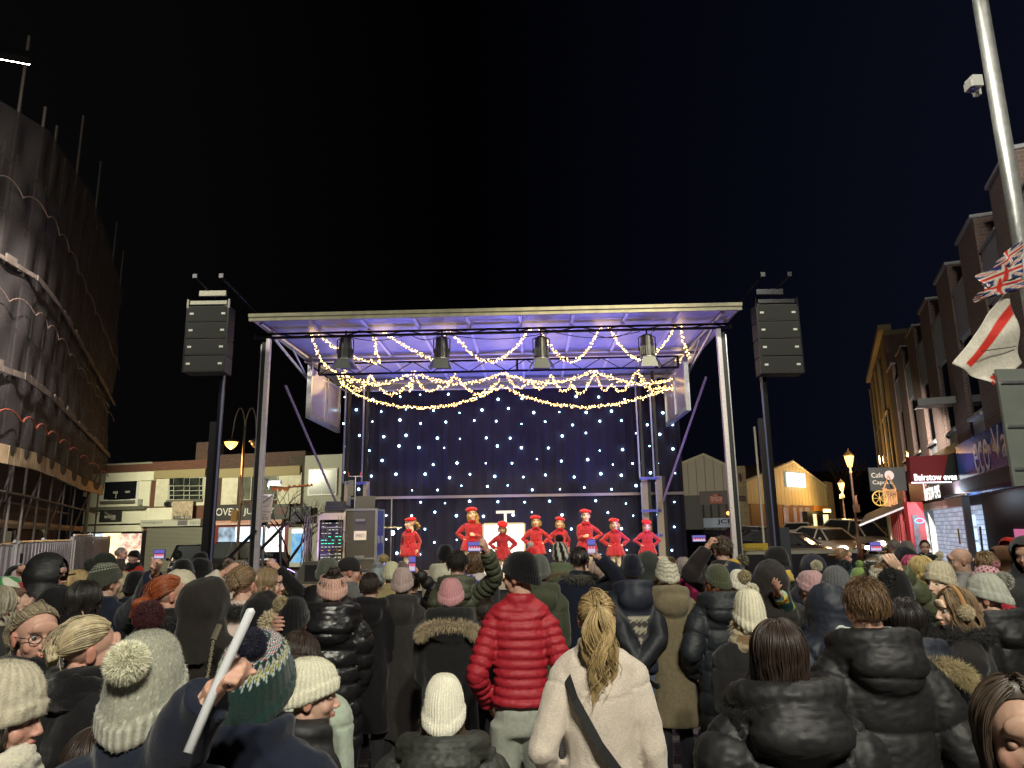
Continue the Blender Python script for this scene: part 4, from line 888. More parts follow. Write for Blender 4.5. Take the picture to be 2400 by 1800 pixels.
# flight case with silver edging
uc = ST.uv(843, 1300, 1.3)[0]; zt_ = ST.uv(843, 1193, 1.3)[1]; ub_ = ST.uv(880, 1250, 1.3)[0]; ua_ = ST.uv(815, 1250, 1.3)[0]
wd = ub_-ua_; 
fc = thing('flight_case', 'tall black flight case with silver edges standing on its end on the stage', 'flight case', at_st(uc, 1.3, DK), ST.rz)
ht = zt_-DK-.12; W_ = wd+.1; Dp = .75
b = MB(); b.bx(-W_/2, W_/2, 0, Dp, .12, .12+ht); b.build('panel', mat('case_dark', (.05, .048, .045), .5, bump=.2, bscale=40), fc)
b = MB(); e = .035
for (x0, x1, z0, z1) in ((-W_/2-.01, -W_/2+e, .12, .12+ht), (W_/2-e, W_/2+.01, .12, .12+ht), (-W_/2+e, W_/2-e, .12, .12+e), (-W_/2+e, W_/2-e, .12+ht-e, .12+ht+.01), (-W_/2+e, W_/2-e, .42, .42+e)): b.bx(x0, x1, -.012, .0, z0, z1)
for (y0, y1) in ((0, e), (Dp-e, Dp)): b.bx(W_/2+.001, W_/2+.012, y0, y1, .12, .12+ht)
b.bx(W_/2+.001, W_/2+.012, e, Dp-e, .12+ht-e, .12+ht)
b.build('edging', alu, fc)
b = MB()
for x in (-W_/2+.07, W_/2-.07):
    for y in (.08, Dp-.08): b.tube([(x-.02, y, .055), (x+.02, y, .055)], .055, 12)
b.build('castor', blackp, fc)
bl = mat('case_blue', (.03, .04, .30), .3, .3)
b = MB(); b.bx(W_/2+.0005, W_/2+.002, .04, Dp-.04, .16, .08+ht); b.build('side_skin', bl, fc)
b = MB(); b.bx(-.13, .13, -.016, -.001, .12+ht*.52, .12+ht*.66); b.build('badge', mat('badge_cream', (.65, .6, .5), .5), fc)
text('EMERTI', mat('badge_ink', (.05, .05, .05), .6), Mtext(0, -.018, .12+ht*.59), .18, .07, fc, 'badge_lettering')
for z_ in (.45, 1.2): b = MB(); b.bx(-.10, .10, -.03, -.017, z_, z_+.05); b.build('latch', alu, fc)
for q in (.35, .75): b = MB(); b.bx(W_/2+.0025, W_/2+.02, .15, .25, q, q+.15); b.bx(W_/2+.0025, W_/2+.02, .5, .6, q, q+.15); b.build('side_latch', alu, fc)
# open equipment rack
ur = ST.uv(775, 1300, 1.2)[0]; zr = ST.uv(775, 1200, 1.2)[1]; wr = ST.uv(808, 1250, 1.2)[0]-ST.uv(745, 1250, 1.2)[0]
rk = thing('equipment_rack', 'open rack of amplifiers with green displays and tangled cables beside the flight case', 'rack', at_st(ur, 1.2, DK), ST.rz)
hr = zr-DK
b = MB(); b.bx(-wr/2, -wr/2+.04, 0, .6, .08, hr); b.bx(wr/2-.04, wr/2, 0, .6, .08, hr); b.bx(-wr/2+.04, wr/2-.04, 0, .6, hr-.06, hr); b.bx(-wr/2+.04, wr/2-.04, 0, .6, .08, .13); b.bx(-wr/2+.04, wr/2-.04, .58, .6, .13, hr-.06); b.build('case', mat('rack_black', (.03, .03, .03), .5), rk)
b = MB(); 
for x in (-wr/2-.005, wr/2-.03): b.bx(x, x+.035, -.012, -.001, .08, hr)
b.bx(-wr/2+.03, wr/2-.03, -.012, -.001, hr-.16, hr-.02); b.build('edging', mat('rack_edge', (.6, .52, .38), .4, .5), rk)
rr = random.Random(5); nz = 15; pitch = (hr-.36)/nz
for i in range(nz):
    z = .15+i*pitch; b = MB(); b.bx(-wr/2+.05, wr/2-.05, .02, .3, z, z+pitch*.88); un = b.build('amplifier', mat('amp_face', (.06, .06, .065), .35, .5), rk)
    b = MB()
    for k in range(12): x = -wr/2+.08+(wr-.16)*k/11; b.bx(x-.012, x+.012, .004, .018, z+pitch*.3, z+pitch*.6)
    b.build('knob', mat('knob_pale', (.5, .5, .46), .4, .4) if i in (1, 3, 4, 5, 13) else blackp, un)
    b = MB(); c_ = (.05, 1, .5) if i in (8, 9, 10) else ((1, .5, .1) if i == 6 else (.9, .9, .8))
    for k in range(6):
        if rr.random() < .7: x = -wr/2+.1+(wr-.2)*k/5; b.bx(x-.025, x+.025, -.002, .003, z+pitch*.62, z+pitch*.8)
    if b.v: b.build('display', em('disp%d' % (i in (8, 9, 10))+('o' if i == 6 else ''), c_, 2.2 if i in (8, 9, 10) else 1.), un)
b = MB()
for k in range(26):
    x0, z0 = rr.uniform(-wr/2, wr/2), rr.uniform(.4, hr); x1, z1 = x0+rr.uniform(-.3, .3), z0-rr.uniform(.2, .8); b.tube([(x0, .0, z0), ((x0+x1)/2+rr.uniform(-.1, .1), -.06, (z0+z1)/2-.1), (x1, -.01, max(z1, .1))], .005, 5)
for k in range(9): x0 = -wr/2-.05-rr.uniform(0, .25); b.tube([(-wr/2+.1, 0, hr-.02), (x0, -.1, hr-.1), (x0-.05, -.1, hr*.5), (x0+rr.uniform(-.2, .2), -.1, .05)], .008, 5)
b.build('patch_cable', mat('cable_mix', (.10, .08, .06), .5), rk)
b = MB(); b.bx(-wr/2+.12, wr/2-.02, .02, .5, .02, .14); b.bx(-wr/2+.14, wr/2-.04, 0, .2, .141, .22)
mx = b.build('mixer', mat('mixer_dark', (.03, .03, .032), .4)); mx.matrix_world = ST.T(ur, 1.2, zr); tag(mx, 'black sound mixer with silver knobs on top of the open rack', 'mixer')
b = MB()
for k in range(10): b.tube([(-wr/2+.17+k*.035, 0, .12), (-wr/2+.17+k*.035, -.015, .12)], .008, 8)
b.build('knob', alu, mx)
b = MB(); Mx = Matrix.Rotation(-.25, 4, 'X'); b.bx(-.21, .21, 0, .012, .0, .27, Mx); lt = b.build('laptop', mat('laptop_back', (.03, .03, .033), .35)); lt.matrix_world = ST.T(ST.uv(850, 1190, 1.3)[0], 1.5, zt_+.02); tag(lt, 'open black laptop with its lid towards the crowd on the flight case', 'laptop')
b = MB(); b.bx(-.21, .21, .02, .3, 0, .018); b.build('keyboard', blackp, lt)
# monitor wedge
uw, vw = ST.uv(752, 1325, .45); b = MB(); b.prism([(-.42, 0), (.42, 0), (.42, .22), (.28, .42), (-.32, .42), (-.42, .22)], 0, .42)
wm = b.build('monitor_speaker', mat('wedge', (.06, .06, .055), .6, bump=.3, bscale=90)); wm.matrix_world = ST.T(uw, .35, DK); tag(wm, 'grey wedge monitor speaker on the stage corner below the open rack', 'speaker')
b = MB(); b.bx(-.28, .28, -.006, -.001, .05, .36); b.build('grille', blackp, wm)
# mic stands
def stand(x, yt, w, label, boom=True):
    u, v = ST.uv(x, yt, w); r = thing('microphone_stand', label, 'microphone stand', at_st(u, w, DK), ST.rz, 'black stands between the flight case and the first dancer'); h = v-DK
    b = MB(); b.tube([(0, 0, .02), (0, 0, h)], .016, 6); b.build('pole', alu, r)
    for a in (.3, 2.4, 4.5):
        b = MB(); b.tube([(0, 0, .25), (.3*math.cos(a), .3*math.sin(a), .01)], .012, 5); b.build('leg', blackp, r)
    if boom: b = MB(); b.tube([(-.35, 0, h*.62), (.25, -.05, h*.62)], .02, 6); b.build('boom', mat('boom', (.4, .38, .3), .4, .5), r)
stand(918, 1168, 2.4, 'tallest thin stand beside the first dancer')
stand(885, 1215, 2.5, 'short stand closest to the flight case', False)
stand(896, 1212, 2.3, 'short stand midway between flight case and first dancer', False)
u, v = ST.uv(828, 1115, 1.7); r = thing('antenna_stand', 'thin stand with a cross bar and two wireless antennas rising behind the laptop', 'antenna stand', at_st(u, 1.9, DK), ST.rz)
b = MB(); b.tube([(0, 0, 0), (0, 0, v-DK)], .014, 6); b.tube([(-.14, 0, v-DK), (.14, 0, v-DK)], .012, 6); b.build('pole', alu, r)
b = MB(); b.bx(-.14, -.03, -.04, .02, v-DK-.42, v-DK-.08); b.build('receiver', mat('recv', (.10, .10, .10), .5), r)
b = MB(); b.tube([(-.14, 0, v-DK), (-.17, 0, v-DK+.1)], .012, 6); b.tube([(.10, 0, v-DK), (.12, 0, v-DK+.1)], .012, 6); b.build('antenna', mat('ant_red', (.4, .06, .03), .5), r)
# white desk with T stand
ud0, vd = ST.uv(1133, 1228, 3.0); ud1, _ = ST.uv(1229, 1228, 3.0); dk = thing('lit_desk', 'white glowing desk behind the third dancer with silver edges', 'desk', at_st((ud0+ud1)/2, 3.0, DK), ST.rz)
wd2 = ud1-ud0; hd = vd-DK; b = MB(); b.bx(-wd2/2, wd2/2, 0, .5, 0, hd); b.build('front', mat('desk_white', (.75, .68, .72), .4, emit=(1, .86, .92), es=1.1), dk)
b = MB(); 
for (x0, x1, z0, z1) in ((-wd2/2-.02, -wd2/2+.02, 0, hd), (wd2/2-.02, wd2/2+.02, 0, hd), (-wd2/2+.02, wd2/2-.02, hd-.02, hd+.02)): b.bx(x0, x1, -.03, -.002, z0, z1)
b.build('edging', mat('desk_edge', (.7, .62, .45), .3, .5), dk)
u, v = ST.uv(1184, 1200, 3.1); b = MB(); zz = v-DK; b.bx(-.22, .22, 0, .03, zz-.03, zz+.035); b.bx(-.035, .03, 0, .03, hd+.025, zz-.031); o = b.build('laptop_stand', mat('stand_white', (.8, .76, .78), .4)); o.matrix_world = ST.T(u, 3.2, DK); tag(o, 'white T shaped stand on the glowing desk', 'stand')
u, v = ST.uv(1535, 1330, 2.6); b = MB(); b.bx(-.5, .5, 0, .6, 0, .30); o = b.build('stage_step', mat('step_cream', (.6, .5, .38), .5)); o.matrix_world = ST.T(u, 3.6, DK); tag(o, 'low cream step box behind the smallest dancer', 'step')
# steps with handrails
sr = thing('stage_steps', 'black handrails and steps leading up to the stage beside the corner post', 'steps', ST.o, ST.rz)
def pxs(L, w): return [(*(lambda q: (q[0], w, q[1]))(ST.uv(x, y, w)),) for x, y in L]
for L, w in (([(508, 1335), (545, 1298), (585, 1258), (600, 1243)], -.2), ([(602, 1330), (603, 1240), (612, 1229), (625, 1227), (631, 1238)], .4), ([(606, 1292), (640, 1258), (665, 1232), (676, 1226), (684, 1234)], .45), ([(657, 1245), (657, 1335)], .45)):
    b = MB(); b.tube(pxs(L, w), .032, 8); b.build('handrail', blackp, sr)
b = MB()
for i in range(5): b.bx(-1.7+i*.3, -1.4+i*.3, .1, 1.2, .18+i*.18, .21+i*.18)
b.build('tread', alu, sr)

# ---------------------------------------------------------------- speaker towers
def tower(xl, xr, yt, yb, mx, D, label1, label2, fl, tilt):
    p0, p1 = at(xl, (yt+yb)/2, D), at(xr, (yt+yb)/2, D); Wd = p1.x-p0.x; cx = (p0.x+p1.x)/2; zt = at((xl+xr)/2, yt, D).z; zb = at((xl+xr)/2, yb, D).z
    r = thing('speaker_array', label1, 'line array speaker', (cx, D, zb), 0, 'hanging speaker arrays beside the stage'); n = 4; hh = (zt-zb)/n
    for i in range(n):
        tl = tilt*(i-1.5); Mx = Matrix.Translation((0, 0, hh*(i+.5))) @ Matrix.Rotation(.02*i-.03, 4, 'X')
        b = MB(); b.prism([(-Wd/2, -hh*.47), (Wd/2, -hh*.47), (Wd/2, hh*.47), (-Wd/2, hh*.47)], 0, .32, Mx); cb = b.build('cabinet', mat('cab_black', (.012, .012, .011), .55, bump=.2, bscale=60), r)
        b = MB(); b.bx(-Wd/2+.03, Wd/2-.03, -.006, -.001, -hh*.42, hh*.42, Mx); b.build('grille', mat('grille_dark', (.016, .017, .014), .6, bump=.4, bscale=300), cb)
        for s_ in (-1, 1): b = MB(); b.bx(s_*(Wd/2-.09)-.035, s_*(Wd/2-.09)+.035, -.014, -.007, -.018, .018, Mx); b.build('badge', mat('badge_silver', (.7, .7, .65), .4), cb)
        for s_ in (-1, 1): b = MB(); b.bx(s_*Wd/2-.012, s_*Wd/2+.012, -.01, .02, -hh*.5, hh*.5, Mx); b.build('hinge_plate', steel, cb)
    b = MB(); z = zt-zb
    b.bx(-Wd/2+.04, Wd/2-.04, -.01, .05, z+.02, z+.09)
    for s_ in (-1, 1): b.tube([(s_*Wd/2, 0, z-.05), (s_*Wd/2, 0, z+.12)], .02, 6)
    b.build('fly_bar', mat('fly_lit', (.45, .44, .34), .5) if fl > 0 else steel, r)  # light on the shop side tower's top put into a paler bar colour
    mxp = at(mx, 1180, D+.4); t = thing('speaker_mast', label2, 'mast', (mxp.x, D+.45, 0), 0, 'lifting masts that carry the speakers'); zt2 = zt+.02
    dx = cx-mxp.x
    b = MB(); b.bx(-.14, -.02, -.06, .06, 0, zt*.66); b.build('lower_column', blackp, t)
    b = MB(); b.bx(-.018, .05, -.05, .05, 0, zt2+.25); b.build('upper_column', steel, t)
    b = MB(); b.bx(.055*fl-.012, .055*fl+.012, -.075, -.051, .5, zt*.8); b.build('edge_strip', mat('mast_edge', (.25, .26, .5), .3, .6), t)
    for s_ in (-1, 1):
        b = MB(); b.tube([(dx+s_*Wd*.32, -.55, zt2+.50), (dx+s_*Wd*.32+fl*.38, .35, zt2+.06)], .022, 6); b.box((dx+s_*Wd*.32, -.55, zt2+.52), (.08, .03, .08)); b.build('lifting_fork', steel, t)
    b = MB(); b.bx(dx-.28, dx+.22, -.25, -.2, zt2+.24, zt2+.34); b.build('cross_plate', mat('fly_lit2', (.5, .48, .36), .5) if fl > 0 else steel, t)  # paler plate colour holds the light falling on the shop side tower
    b = MB(); 
    for a in (.6, 2.5, 3.8, 5.6): b.tube([(0, 0, .35), (1.1*math.cos(a), 1.1*math.sin(a), .04)], .035, 6)
    b.build('outrigger', blackp, t)
tower(434, 531, 716, 872, 497, 12.6, 'tall hanging stack of four black speakers beside the shops', 'black lifting mast standing between the shops and the stage', 1, .0)
tower(1779, 1877, 712, 875, 1815, 12.6, 'tall hanging stack of four black speakers on the car park side', 'black lifting mast standing in front of the parked cars', -1, .0)
# ================================================================ shops behind the square
def flat(fr, x0, y0, x1, y1, w=0.):
    a = fr.uv(x0, y0, w); c = fr.uv(x1, y1, w); return min(a[0], c[0]), max(a[0], c[0]), min(a[1], c[1]), max(a[1], c[1])
LS = Frame(tuple(at(150, 1250, 46.8))[:2], tuple(at(790, 1250, 41.5))[:2])
def shop_box(fr, name, label, ua, ub, depth, h, m, cat='shop building'):
    r = thing(name, label, cat, fr.M @ Vector((ua, 0, 0)), fr.rz); L = ub-ua
    b = MB(); b.bx(0, L, 0, depth, 0, h); b.build('wall', m, r); return r, L
def local(r, ua): return Matrix.Translation((-ua, 0, 0))
redbrick = brickmat('red_brick', (.16, .055, .03), (.11, .04, .025), (.12, .09, .07)); 
dkbrick = brickmat('dark_brick', (.10, .05, .035), (.07, .035, .028), (.08, .07, .06))
def part(r, name, m, boxes, off=0., sub=None):
    b = MB()
    for q in boxes: b.bx(q[0]-off, q[1]-off, q[2], q[3], q[4], q[5])
    return b.build(name, m, sub or r)
# white beauty shop
ua, ub = LS.uv(205, 1150)[0], LS.uv(352, 1150)[0]; htop = LS.uv(300, 1089)[1]; r, L = shop_box(LS, 'corner_shop', 'white rendered two storey shop with a lit ground floor window', ua, ub, 9, htop, redbrick)
def q(x0, y0, x1, y1, w0, w1): a = flat(LS, x0, y0, x1, y1); return (a[0], a[1], w0, w1, a[2], a[3])
crm = mat('white_render', (.74, .74, .58), .7, noise=.06, nscale=2)
part(r, 'white_band', crm, [q(208, 1112, 365, 1126, -.22, -.001)], ua); part(r, 'rendered_wall', crm, [q(217, 1127.5, 350, 1187, -.06, -.002)], ua)
part(r, 'ledge', mat('ledge_dark', (.12, .12, .09), .6), [q(204, 1190, 348, 1194, -.4, -.003)], ua)
part(r, 'fascia', crm, [q(200, 1195, 350, 1226, -.12, -.004)], ua); part(r, 'lower_sign', crm, [q(195, 1233, 336, 1245, -.18, -.005)], ua); part(r, 'dark_gap', blackp, [q(197, 1226.5, 350, 1232.5, -.05, -.004)], ua)
w = part(r, 'window', white, [q(243, 1124, 327, 1178, -.12, -.061)], ua)
part(r, 'pane', glassd, [q(250, 1130, 257, 1171, -.125, -.121), q(261, 1130, 285, 1171.5, -.125, -.121), q(289, 1129, 310, 1170.5, -.125, -.121), q(314, 1128, 321, 1169, -.125, -.121)], ua, w)
part(r, 'flower_vase', mat('pale_flower', (.35, .34, .28), .8), [q(269, 1152, 280, 1157, -.129, -.126), q(297, 1151, 308, 1155, -.129, -.126), q(274.5, 1157.2, 276, 1168, -.129, -.126)], ua, w)
part(r, 'sill', mat('ledge_dark', (.1, .1, .08), .6), [q(241, 1175, 320, 1179, -.25, -.062)], ua)
part(r, 'vent', blackp, [q(229.5, 1128.5, 234.5, 1135, -.07, -.061)], ua); part(r, 'alarm_box', mat('alarm_grey', (.3, .32, .25), .6), [q(329, 1170, 336, 1184, -.2, -.061)], ua)
fr_ = part(r, 'shop_window', blackp, [q(202, 1246, 337, 1330, -.03, -.002)], ua)
lw = em('lit_window', (1, .93, .72), 2.6); 
def litmat(name, c1, c2, s, sc=6):
    if name in MATS: return MATS[name]
    m = mat(name, (.02, .02, .02), .4); n = m.node_tree.nodes; l = m.node_tree.links; b = n['Principled BSDF']; t = n.new('ShaderNodeTexNoise'); t.inputs['Scale'].default_value = sc; t.inputs['Detail'].default_value = 3
    co = [x for x in n if x.type == 'TEX_COORD'][0]; l.new(co.outputs['Object'], t.inputs['Vector']); cr_ = n.new('ShaderNodeValToRGB'); cr_.color_ramp.elements[0].position = .35; cr_.color_ramp.elements[1].position = .62
    cr_.color_ramp.elements[0].color = (*c2, 1); cr_.color_ramp.elements[1].color = (*c1, 1); l.new(t.outputs[0], cr_.inputs[0]); l.new(cr_.outputs[0], b.inputs['Emission Color']); b.inputs['Emission Strength'].default_value = s
    return m
part(r, 'lit_pane', litmat('pane_cool', (.8, .9, 1), (.35, .4, .45), 1.3), [q(207, 1251, 241, 1328, -.035, -.031)], ua, fr_)
part(r, 'lit_pane', litmat('pane_warm', (1, .80, .38), (.9, .45, .25), 2.4, 4), [q(243, 1250, 277, 1328, -.035, -.031)], ua, fr_)
part(r, 'lit_pane', litmat('pane_warm2', (1, .82, .6), (.55, .28, .2), 1.3, 3), [q(279, 1251, 327, 1328, -.035, -.031)], ua, fr_)
s_ = part(r, 'hanging_sign', mat('sign_black', (.03, .03, .028), .5), [q(242, 1199, 290, 1222, -.26, -.2)], ua); wl = mat('letter_white', (.75, .74, .66), .6)
def ptext(fr, s, x0, y0, x1, y1, w, m, parent, off, name='lettering'):
    a = flat(fr, x0, y0, x1, y1); text(s, m, Mtext((a[0]+a[1])/2-off, w, (a[2]+a[3])/2), a[1]-a[0], a[3]-a[2], parent, name)
ptext(LS, 'The', 253, 1200, 259, 1205, -.264, wl, s_, ua); ptext(LS, 'white', 252, 1205, 278, 1215, -.264, wl, s_, ua); ptext(LS, 'room', 268, 1216, 278, 1219, -.264, wl, s_, ua)
part(r, 'sign_hanger', steel, [q(247, 1195, 248.5, 1199, -.24, -.22), q(283, 1194, 284.5, 1199, -.24, -.22)], ua)
part(r, 'parapet_coping', mat('coping', (.32, .32, .26), .7), [(ua-.05, ub, -.06, .3, htop+.002, htop+.1)], ua)
# shuttered shop
ua2, ub2 = ub+.003, LS.uv(482, 1150)[0]; h2 = LS.uv(420, 1080)[1]; r, L = shop_box(LS, 'shuttered_shop', 'two storey shop with a closed grey roller shutter and a board on the wall', ua2, ub2, 9, h2, redbrick)
part(r, 'rendered_wall', cream, [q(369, 1119, 485, 1184, -.08, -.003)], ua2); part(r, 'band', mat('band_ochre', (.30, .25, .13), .8, noise=.2), [q(366, 1104, 485, 1118, -.2, -.003)], ua2)
w = part(r, 'window', mat('win_green', (.42, .42, .33), .5), [q(399, 1119.5, 479, 1172, -.11, -.081)], ua2)
part(r, 'pane', mat('pane_green', (.025, .03, .025), .12, spec=.8, noise=.5, nscale=2), [q(x0, y0, x1, y1, -.115, -.111) for x0, x1 in ((401, 409), (411, 433), (435, 446), (448, 469), (471, 477)) for y0, y1 in ((1121, 1138), (1140, 1149), (1151, 1160), (1162, 1170))], ua2, w)
part(r, 'sill', mat('ledge_dark', (.1, .1, .08), .6), [q(394, 1172.5, 478, 1176, -.2, -.082)], ua2)
part(r, 'fascia', crm, [q(351.5, 1191, 412, 1218, -.1, -.005)], ua2); part(r, 'awning_box', mat('awning_grey', (.45, .46, .38), .6), [q(338, 1219, 477, 1232, -.3, -.006)], ua2)
part(r, 'grey_stripe', mat('stripe', (.13, .12, .13), .6), [q(425, 1220, 447, 1231, -.304, -.301)], ua2)
ptext(LS, 'www.joshuajax.co.uk', 342, 1221, 389, 1229, -.303, mat('ink', (.05, .06, .06), .6), r, ua2); ptext(LS, '01623 5', 454, 1221, 474, 1229, -.303, mat('ink', (.05, .06, .06), .6), r, ua2)
sh = []; a = flat(LS, 347, 1236, 475, 1330); n = 34
b = MB(); 
for i in range(n): z0 = .0+a[3]*i/n; b.bx(a[0]-ua2, a[1]-ua2, -.07, -.02, z0, z0+a[3]/n*.72)
b.build('shutter', mat('shutter_grey', (.30, .30, .24), .5, .4), r); part(r, 'shutter_back', mat('shut_back', (.1, .1, .08), .6), [(a[0], a[1], -.03, -.004, 0, a[3])], ua2)
bd = part(r, 'letting_board', mat('board_dirty', (.42, .34, .24), .7, noise=.35, nscale=5), [q(416, 1176, 460, 1217, -.4, -.35)], ua2)
ptext(LS, 'TO LET', 424, 1200, 453, 1208, -.404, mat('ink', (.05, .06, .06), .6), bd, ua2)
part(r, 'board_strip', mat('sign_black', (.03, .03, .028), .5), [q(418, 1210, 457, 1216, -.404, -.401)], ua2, bd)
ptext(LS, '0115 906 2020', 421, 1211, 455, 1215, -.407, wl, bd, ua2)
part(r, 'spot_fitting', blackp, [q(393, 1177, 404, 1186, -.3, -.082)], ua2)
# kebab shop
ua3, ub3 = ub2+.003, LS.uv(712, 1150)[0]; h3 = LS.uv(600, 1062)[1]; r, L = shop_box(LS, 'takeaway_shop', 'two storey takeaway with a black fascia and bright menu windows', ua3, ub3, 9, h3, dkbrick)
part(r, 'rendered_wall', cream, [q(523, 1115, 556, 1182, -.06, -.003)], ua3); part(r, 'rendered_wall', cream, [q(655, 1110, 705, 1180, -.06, -.003)], ua3); part(r, 'band', mat('band_ochre', (.30, .25, .13), .8, noise=.2), [q(508, 1100, 705, 1113, -.15, -.003)], ua3)
for (xa, xb) in ((566, 590), (616, 652)):
    w = part(r, 'window', mat('win_green', (.42, .42, .33), .5), [q(xa, 1115, xb, 1172, -.09, -.01)], ua3); part(r, 'pane', mat('pane_blind', (.12, .13, .10), .2, noise=.3, nscale=2), [q(xa+2, 1117, xb-2, 1170, -.095, -.091)], ua3, w)
fa = part(r, 'fascia', mat('sign_black', (.03, .03, .028), .5), [q(500, 1186, 683, 1217, -.25, -.005)], ua3)
ptext(LS, 'LOVE', 504, 1192, 550, 1208, -.254, wl, fa, ua3); ptext(LS, 'LY', 552, 1192, 571, 1208, -.254, wl, fa, ua3); ptext(LS, 'JUBBLY', 577, 1192, 648, 1208, -.254, wl, fa, ua3)
ptext(LS, 'KEBAB', 655, 1191, 675, 1196, -.254, mat('ink_red', (.25, .04, .04), .6), fa, ua3); ptext(LS, 'HOUSE', 655, 1199, 675, 1204, -.254, mat('ink_red', (.25, .04, .04), .6), fa, ua3)
st_ = part(r, 'sign_strip', mat('strip_pink', (.62, .42, .34), .6), [q(510, 1218, 665, 1228, -.22, -.006)], ua3)
for i, x in enumerate(range(511, 660, 26)): ptext(LS, 'FOODHUB', x, 1220, x+23, 1226, -.224, mat('ink_red2', (.42, .05, .03), .6), st_, ua3)
fr_ = part(r, 'shop_window', mat('frame_red', (.18, .02, .02), .5), [q(505, 1231, 675, 1325, -.05, -.004)], ua3)
part(r, 'lit_pane', litmat('pane_shop1', (.55, .75, .9), (.08, .10, .12), .9, 1.6), [q(514, 1236, 548, 1322, -.06, -.051)], ua3, fr_)
lp = part(r, 'lit_pane', litmat('pane_shop2', (.92, 1, 1), (.40, .62, .85), 2., 7), [q(554, 1235, 586, 1300, -.06, -.051)], ua3, fr_); part(r, 'lit_pane', litmat('pane_shop2', (.92, 1, 1), (.40, .62, .85), 2., 7), [q(604, 1236, 616, 1300, -.06, -.051)], ua3, fr_)
lp = part(r, 'lit_pane', litmat('pane_shop3', (1, .95, .9), (.75, .80, .85), 2., 5), [q(620, 1235, 666, 1293, -.06, -.051)], ua3, fr_)
inkr = mat('menu_red', (.35, .0, .0), .6); ptext(LS, 'PIZZA', 643, 1253, 656, 1260, -.064, inkr, lp, ua3); ptext(LS, 'AND GRILL', 630, 1264, 662, 1270, -.064, inkr, lp, ua3); ptext(LS, 'KEBAB', 633, 1276, 655, 1282, -.064, inkr, lp, ua3)
part(r, 'stall_riser', blackp, [q(604, 1294, 672, 1328, -.07, -.052)], ua3); ptext(LS, 'DELICIOUS', 620, 1298, 641, 1304, -.075, wl, r, ua3)
part(r, 'parapet_chimney', dkbrick, [q(448, 1035, 478, 1084, .5, 1.8)], ua3)
# next unit
ua4, ub4 = ub3+.003, LS.uv(800, 1150)[0]; r, L = shop_box(LS, 'blue_door_shop', 'pale shop unit with a lit blue door seen beside the stage steps', ua4-1.1, ub4, 9, h3-.3, mat('pale_wall', (.35, .36, .30), .8, noise=.1)); off = ua4-1.1
part(r, 'signboard', mat('navy_sign', (.012, .016, .05), .5), [q(690, 1188, 735, 1222, -.35, -.255)], off); ptext(LS, '7 EVERYTHING', 694, 1192, 712, 1195, -.36, wl, r, off); ptext(LS, 'LAUNDROMAT', 696, 1196, 712, 1199, -.36, wl, r, off)
dd = part(r, 'door', mat('door_frame', (.4, .42, .38), .5), [q(684, 1236, 722, 1328, -.32, -.005)], off); part(r, 'lit_pane', em('fan_light', (1, .97, .9), 2.5), [q(692, 1240, 717, 1249, -.33, -.321)], off, dd); part(r, 'blue_pane', litmat('pane_blue', (.08, .42, .85), (.3, .6, .8), .9, 3), [q(692, 1250, 717, 1318, -.33, -.321)], off, dd)
w = part(r, 'window', white, [q(725, 1100, 790, 1160, -.1, -.005)], off); part(r, 'pane', mat('pane_pale', (.18, .22, .2), .2), [q(728, 1103, 755, 1157, -.105, -.101), q(758, 1103, 788, 1157, -.105, -.101)], off, w)
# ---------------------------------------------------------------- street lamps
def swan(x, yb, D, sx, lit, label):
    p = at(x, yb, D); r = thing('street_lamp', label, 'street lamp', (p.x, D, 0), 0, 'twin swan neck street lamps by the shops'); zt = at(x, 1010, D).z
    orange = mat('lamp_column', (.22, .18, .14), .4, .4)
    b = MB(); b.tube([(0, 0, 0), (0, 0, 1.0), (0, 0, 1.05), (0, 0, zt+.2)], [.10, .10, .055, .045], 10); b.build('column', orange, r, True)
    for i, s_ in enumerate((-1, 1)):
        q0 = .36*s_ if i else .16*s_-.08; ww = .42; P = []
        for t in np.linspace(0, 1, 18):
            a = PI*t; P.append((s_*(ww/2-ww/2*math.cos(a)) if False else s_*(ww*t), 0, zt+.1+.75*math.sin(a)**.6-(.42 if t > .98 else 0)*0))
        P = [(0, 0, zt-.35)]+P+[(s_*(ww+.05), 0, zt-.28)]
        b = MB(); b.tube(P, .022, 6); ar = b.build('swan_neck', orange, r, True)
        c = (s_*(ww+.05), 0, zt-.36); b = MB(); b.lathe([(.03, .08), (.12, .05), (.27, -.02), (.28, -.05), (.22, -.05)], c, 20); hd = b.build('lamp_head', mat('lamp_hood', (.12, .11, .1), .4, .5), ar, True)
        b = MB(); b.lathe([(.23, -.055), (.215, -.12), (.16, -.21), (.08, -.28), (.015, -.32)], c, 20); b.build('lamp_bowl', em('bowl_lit', (1, .50, .09), 5) if (s_ in lit) else mat('bowl_off', (.25, .2, .15), .2), hd, True)
        if s_ in lit: lamp('street_lamp_glow', 'POINT', (p.x+c[0], D, c[2]-.45), 160, (1, .52, .14), size=.15)
    return r, p, zt
r, p, zt = swan(556, 1290, 26, 1, (-1,), 'orange lit street lamp with two swan necks between shops and stage')
b = MB(); q1 = at(549, 1213, 25.8); b.bx(q1.x-.1, q1.x+.10, 25.75, 25.8, at(549, 1223, 25.8).z, at(551, 1195, 25.8).z); tag(b.build('lamp_notice', mat('notice_orange', (.7, .4, .1), .6)), 'small orange notice strapped to the swan neck lamp column', 'notice')
cloth('pennant', 'orange lit flag hanging limp from the swan neck lamp column', 'flag', [at(560, 1110, 25.6), at(566, 1115, 25.6), at(573, 1160, 25.5), at(561, 1188, 25.6)], lambda u, v: (.62, .45, .30), 10, 16, .05, 1)
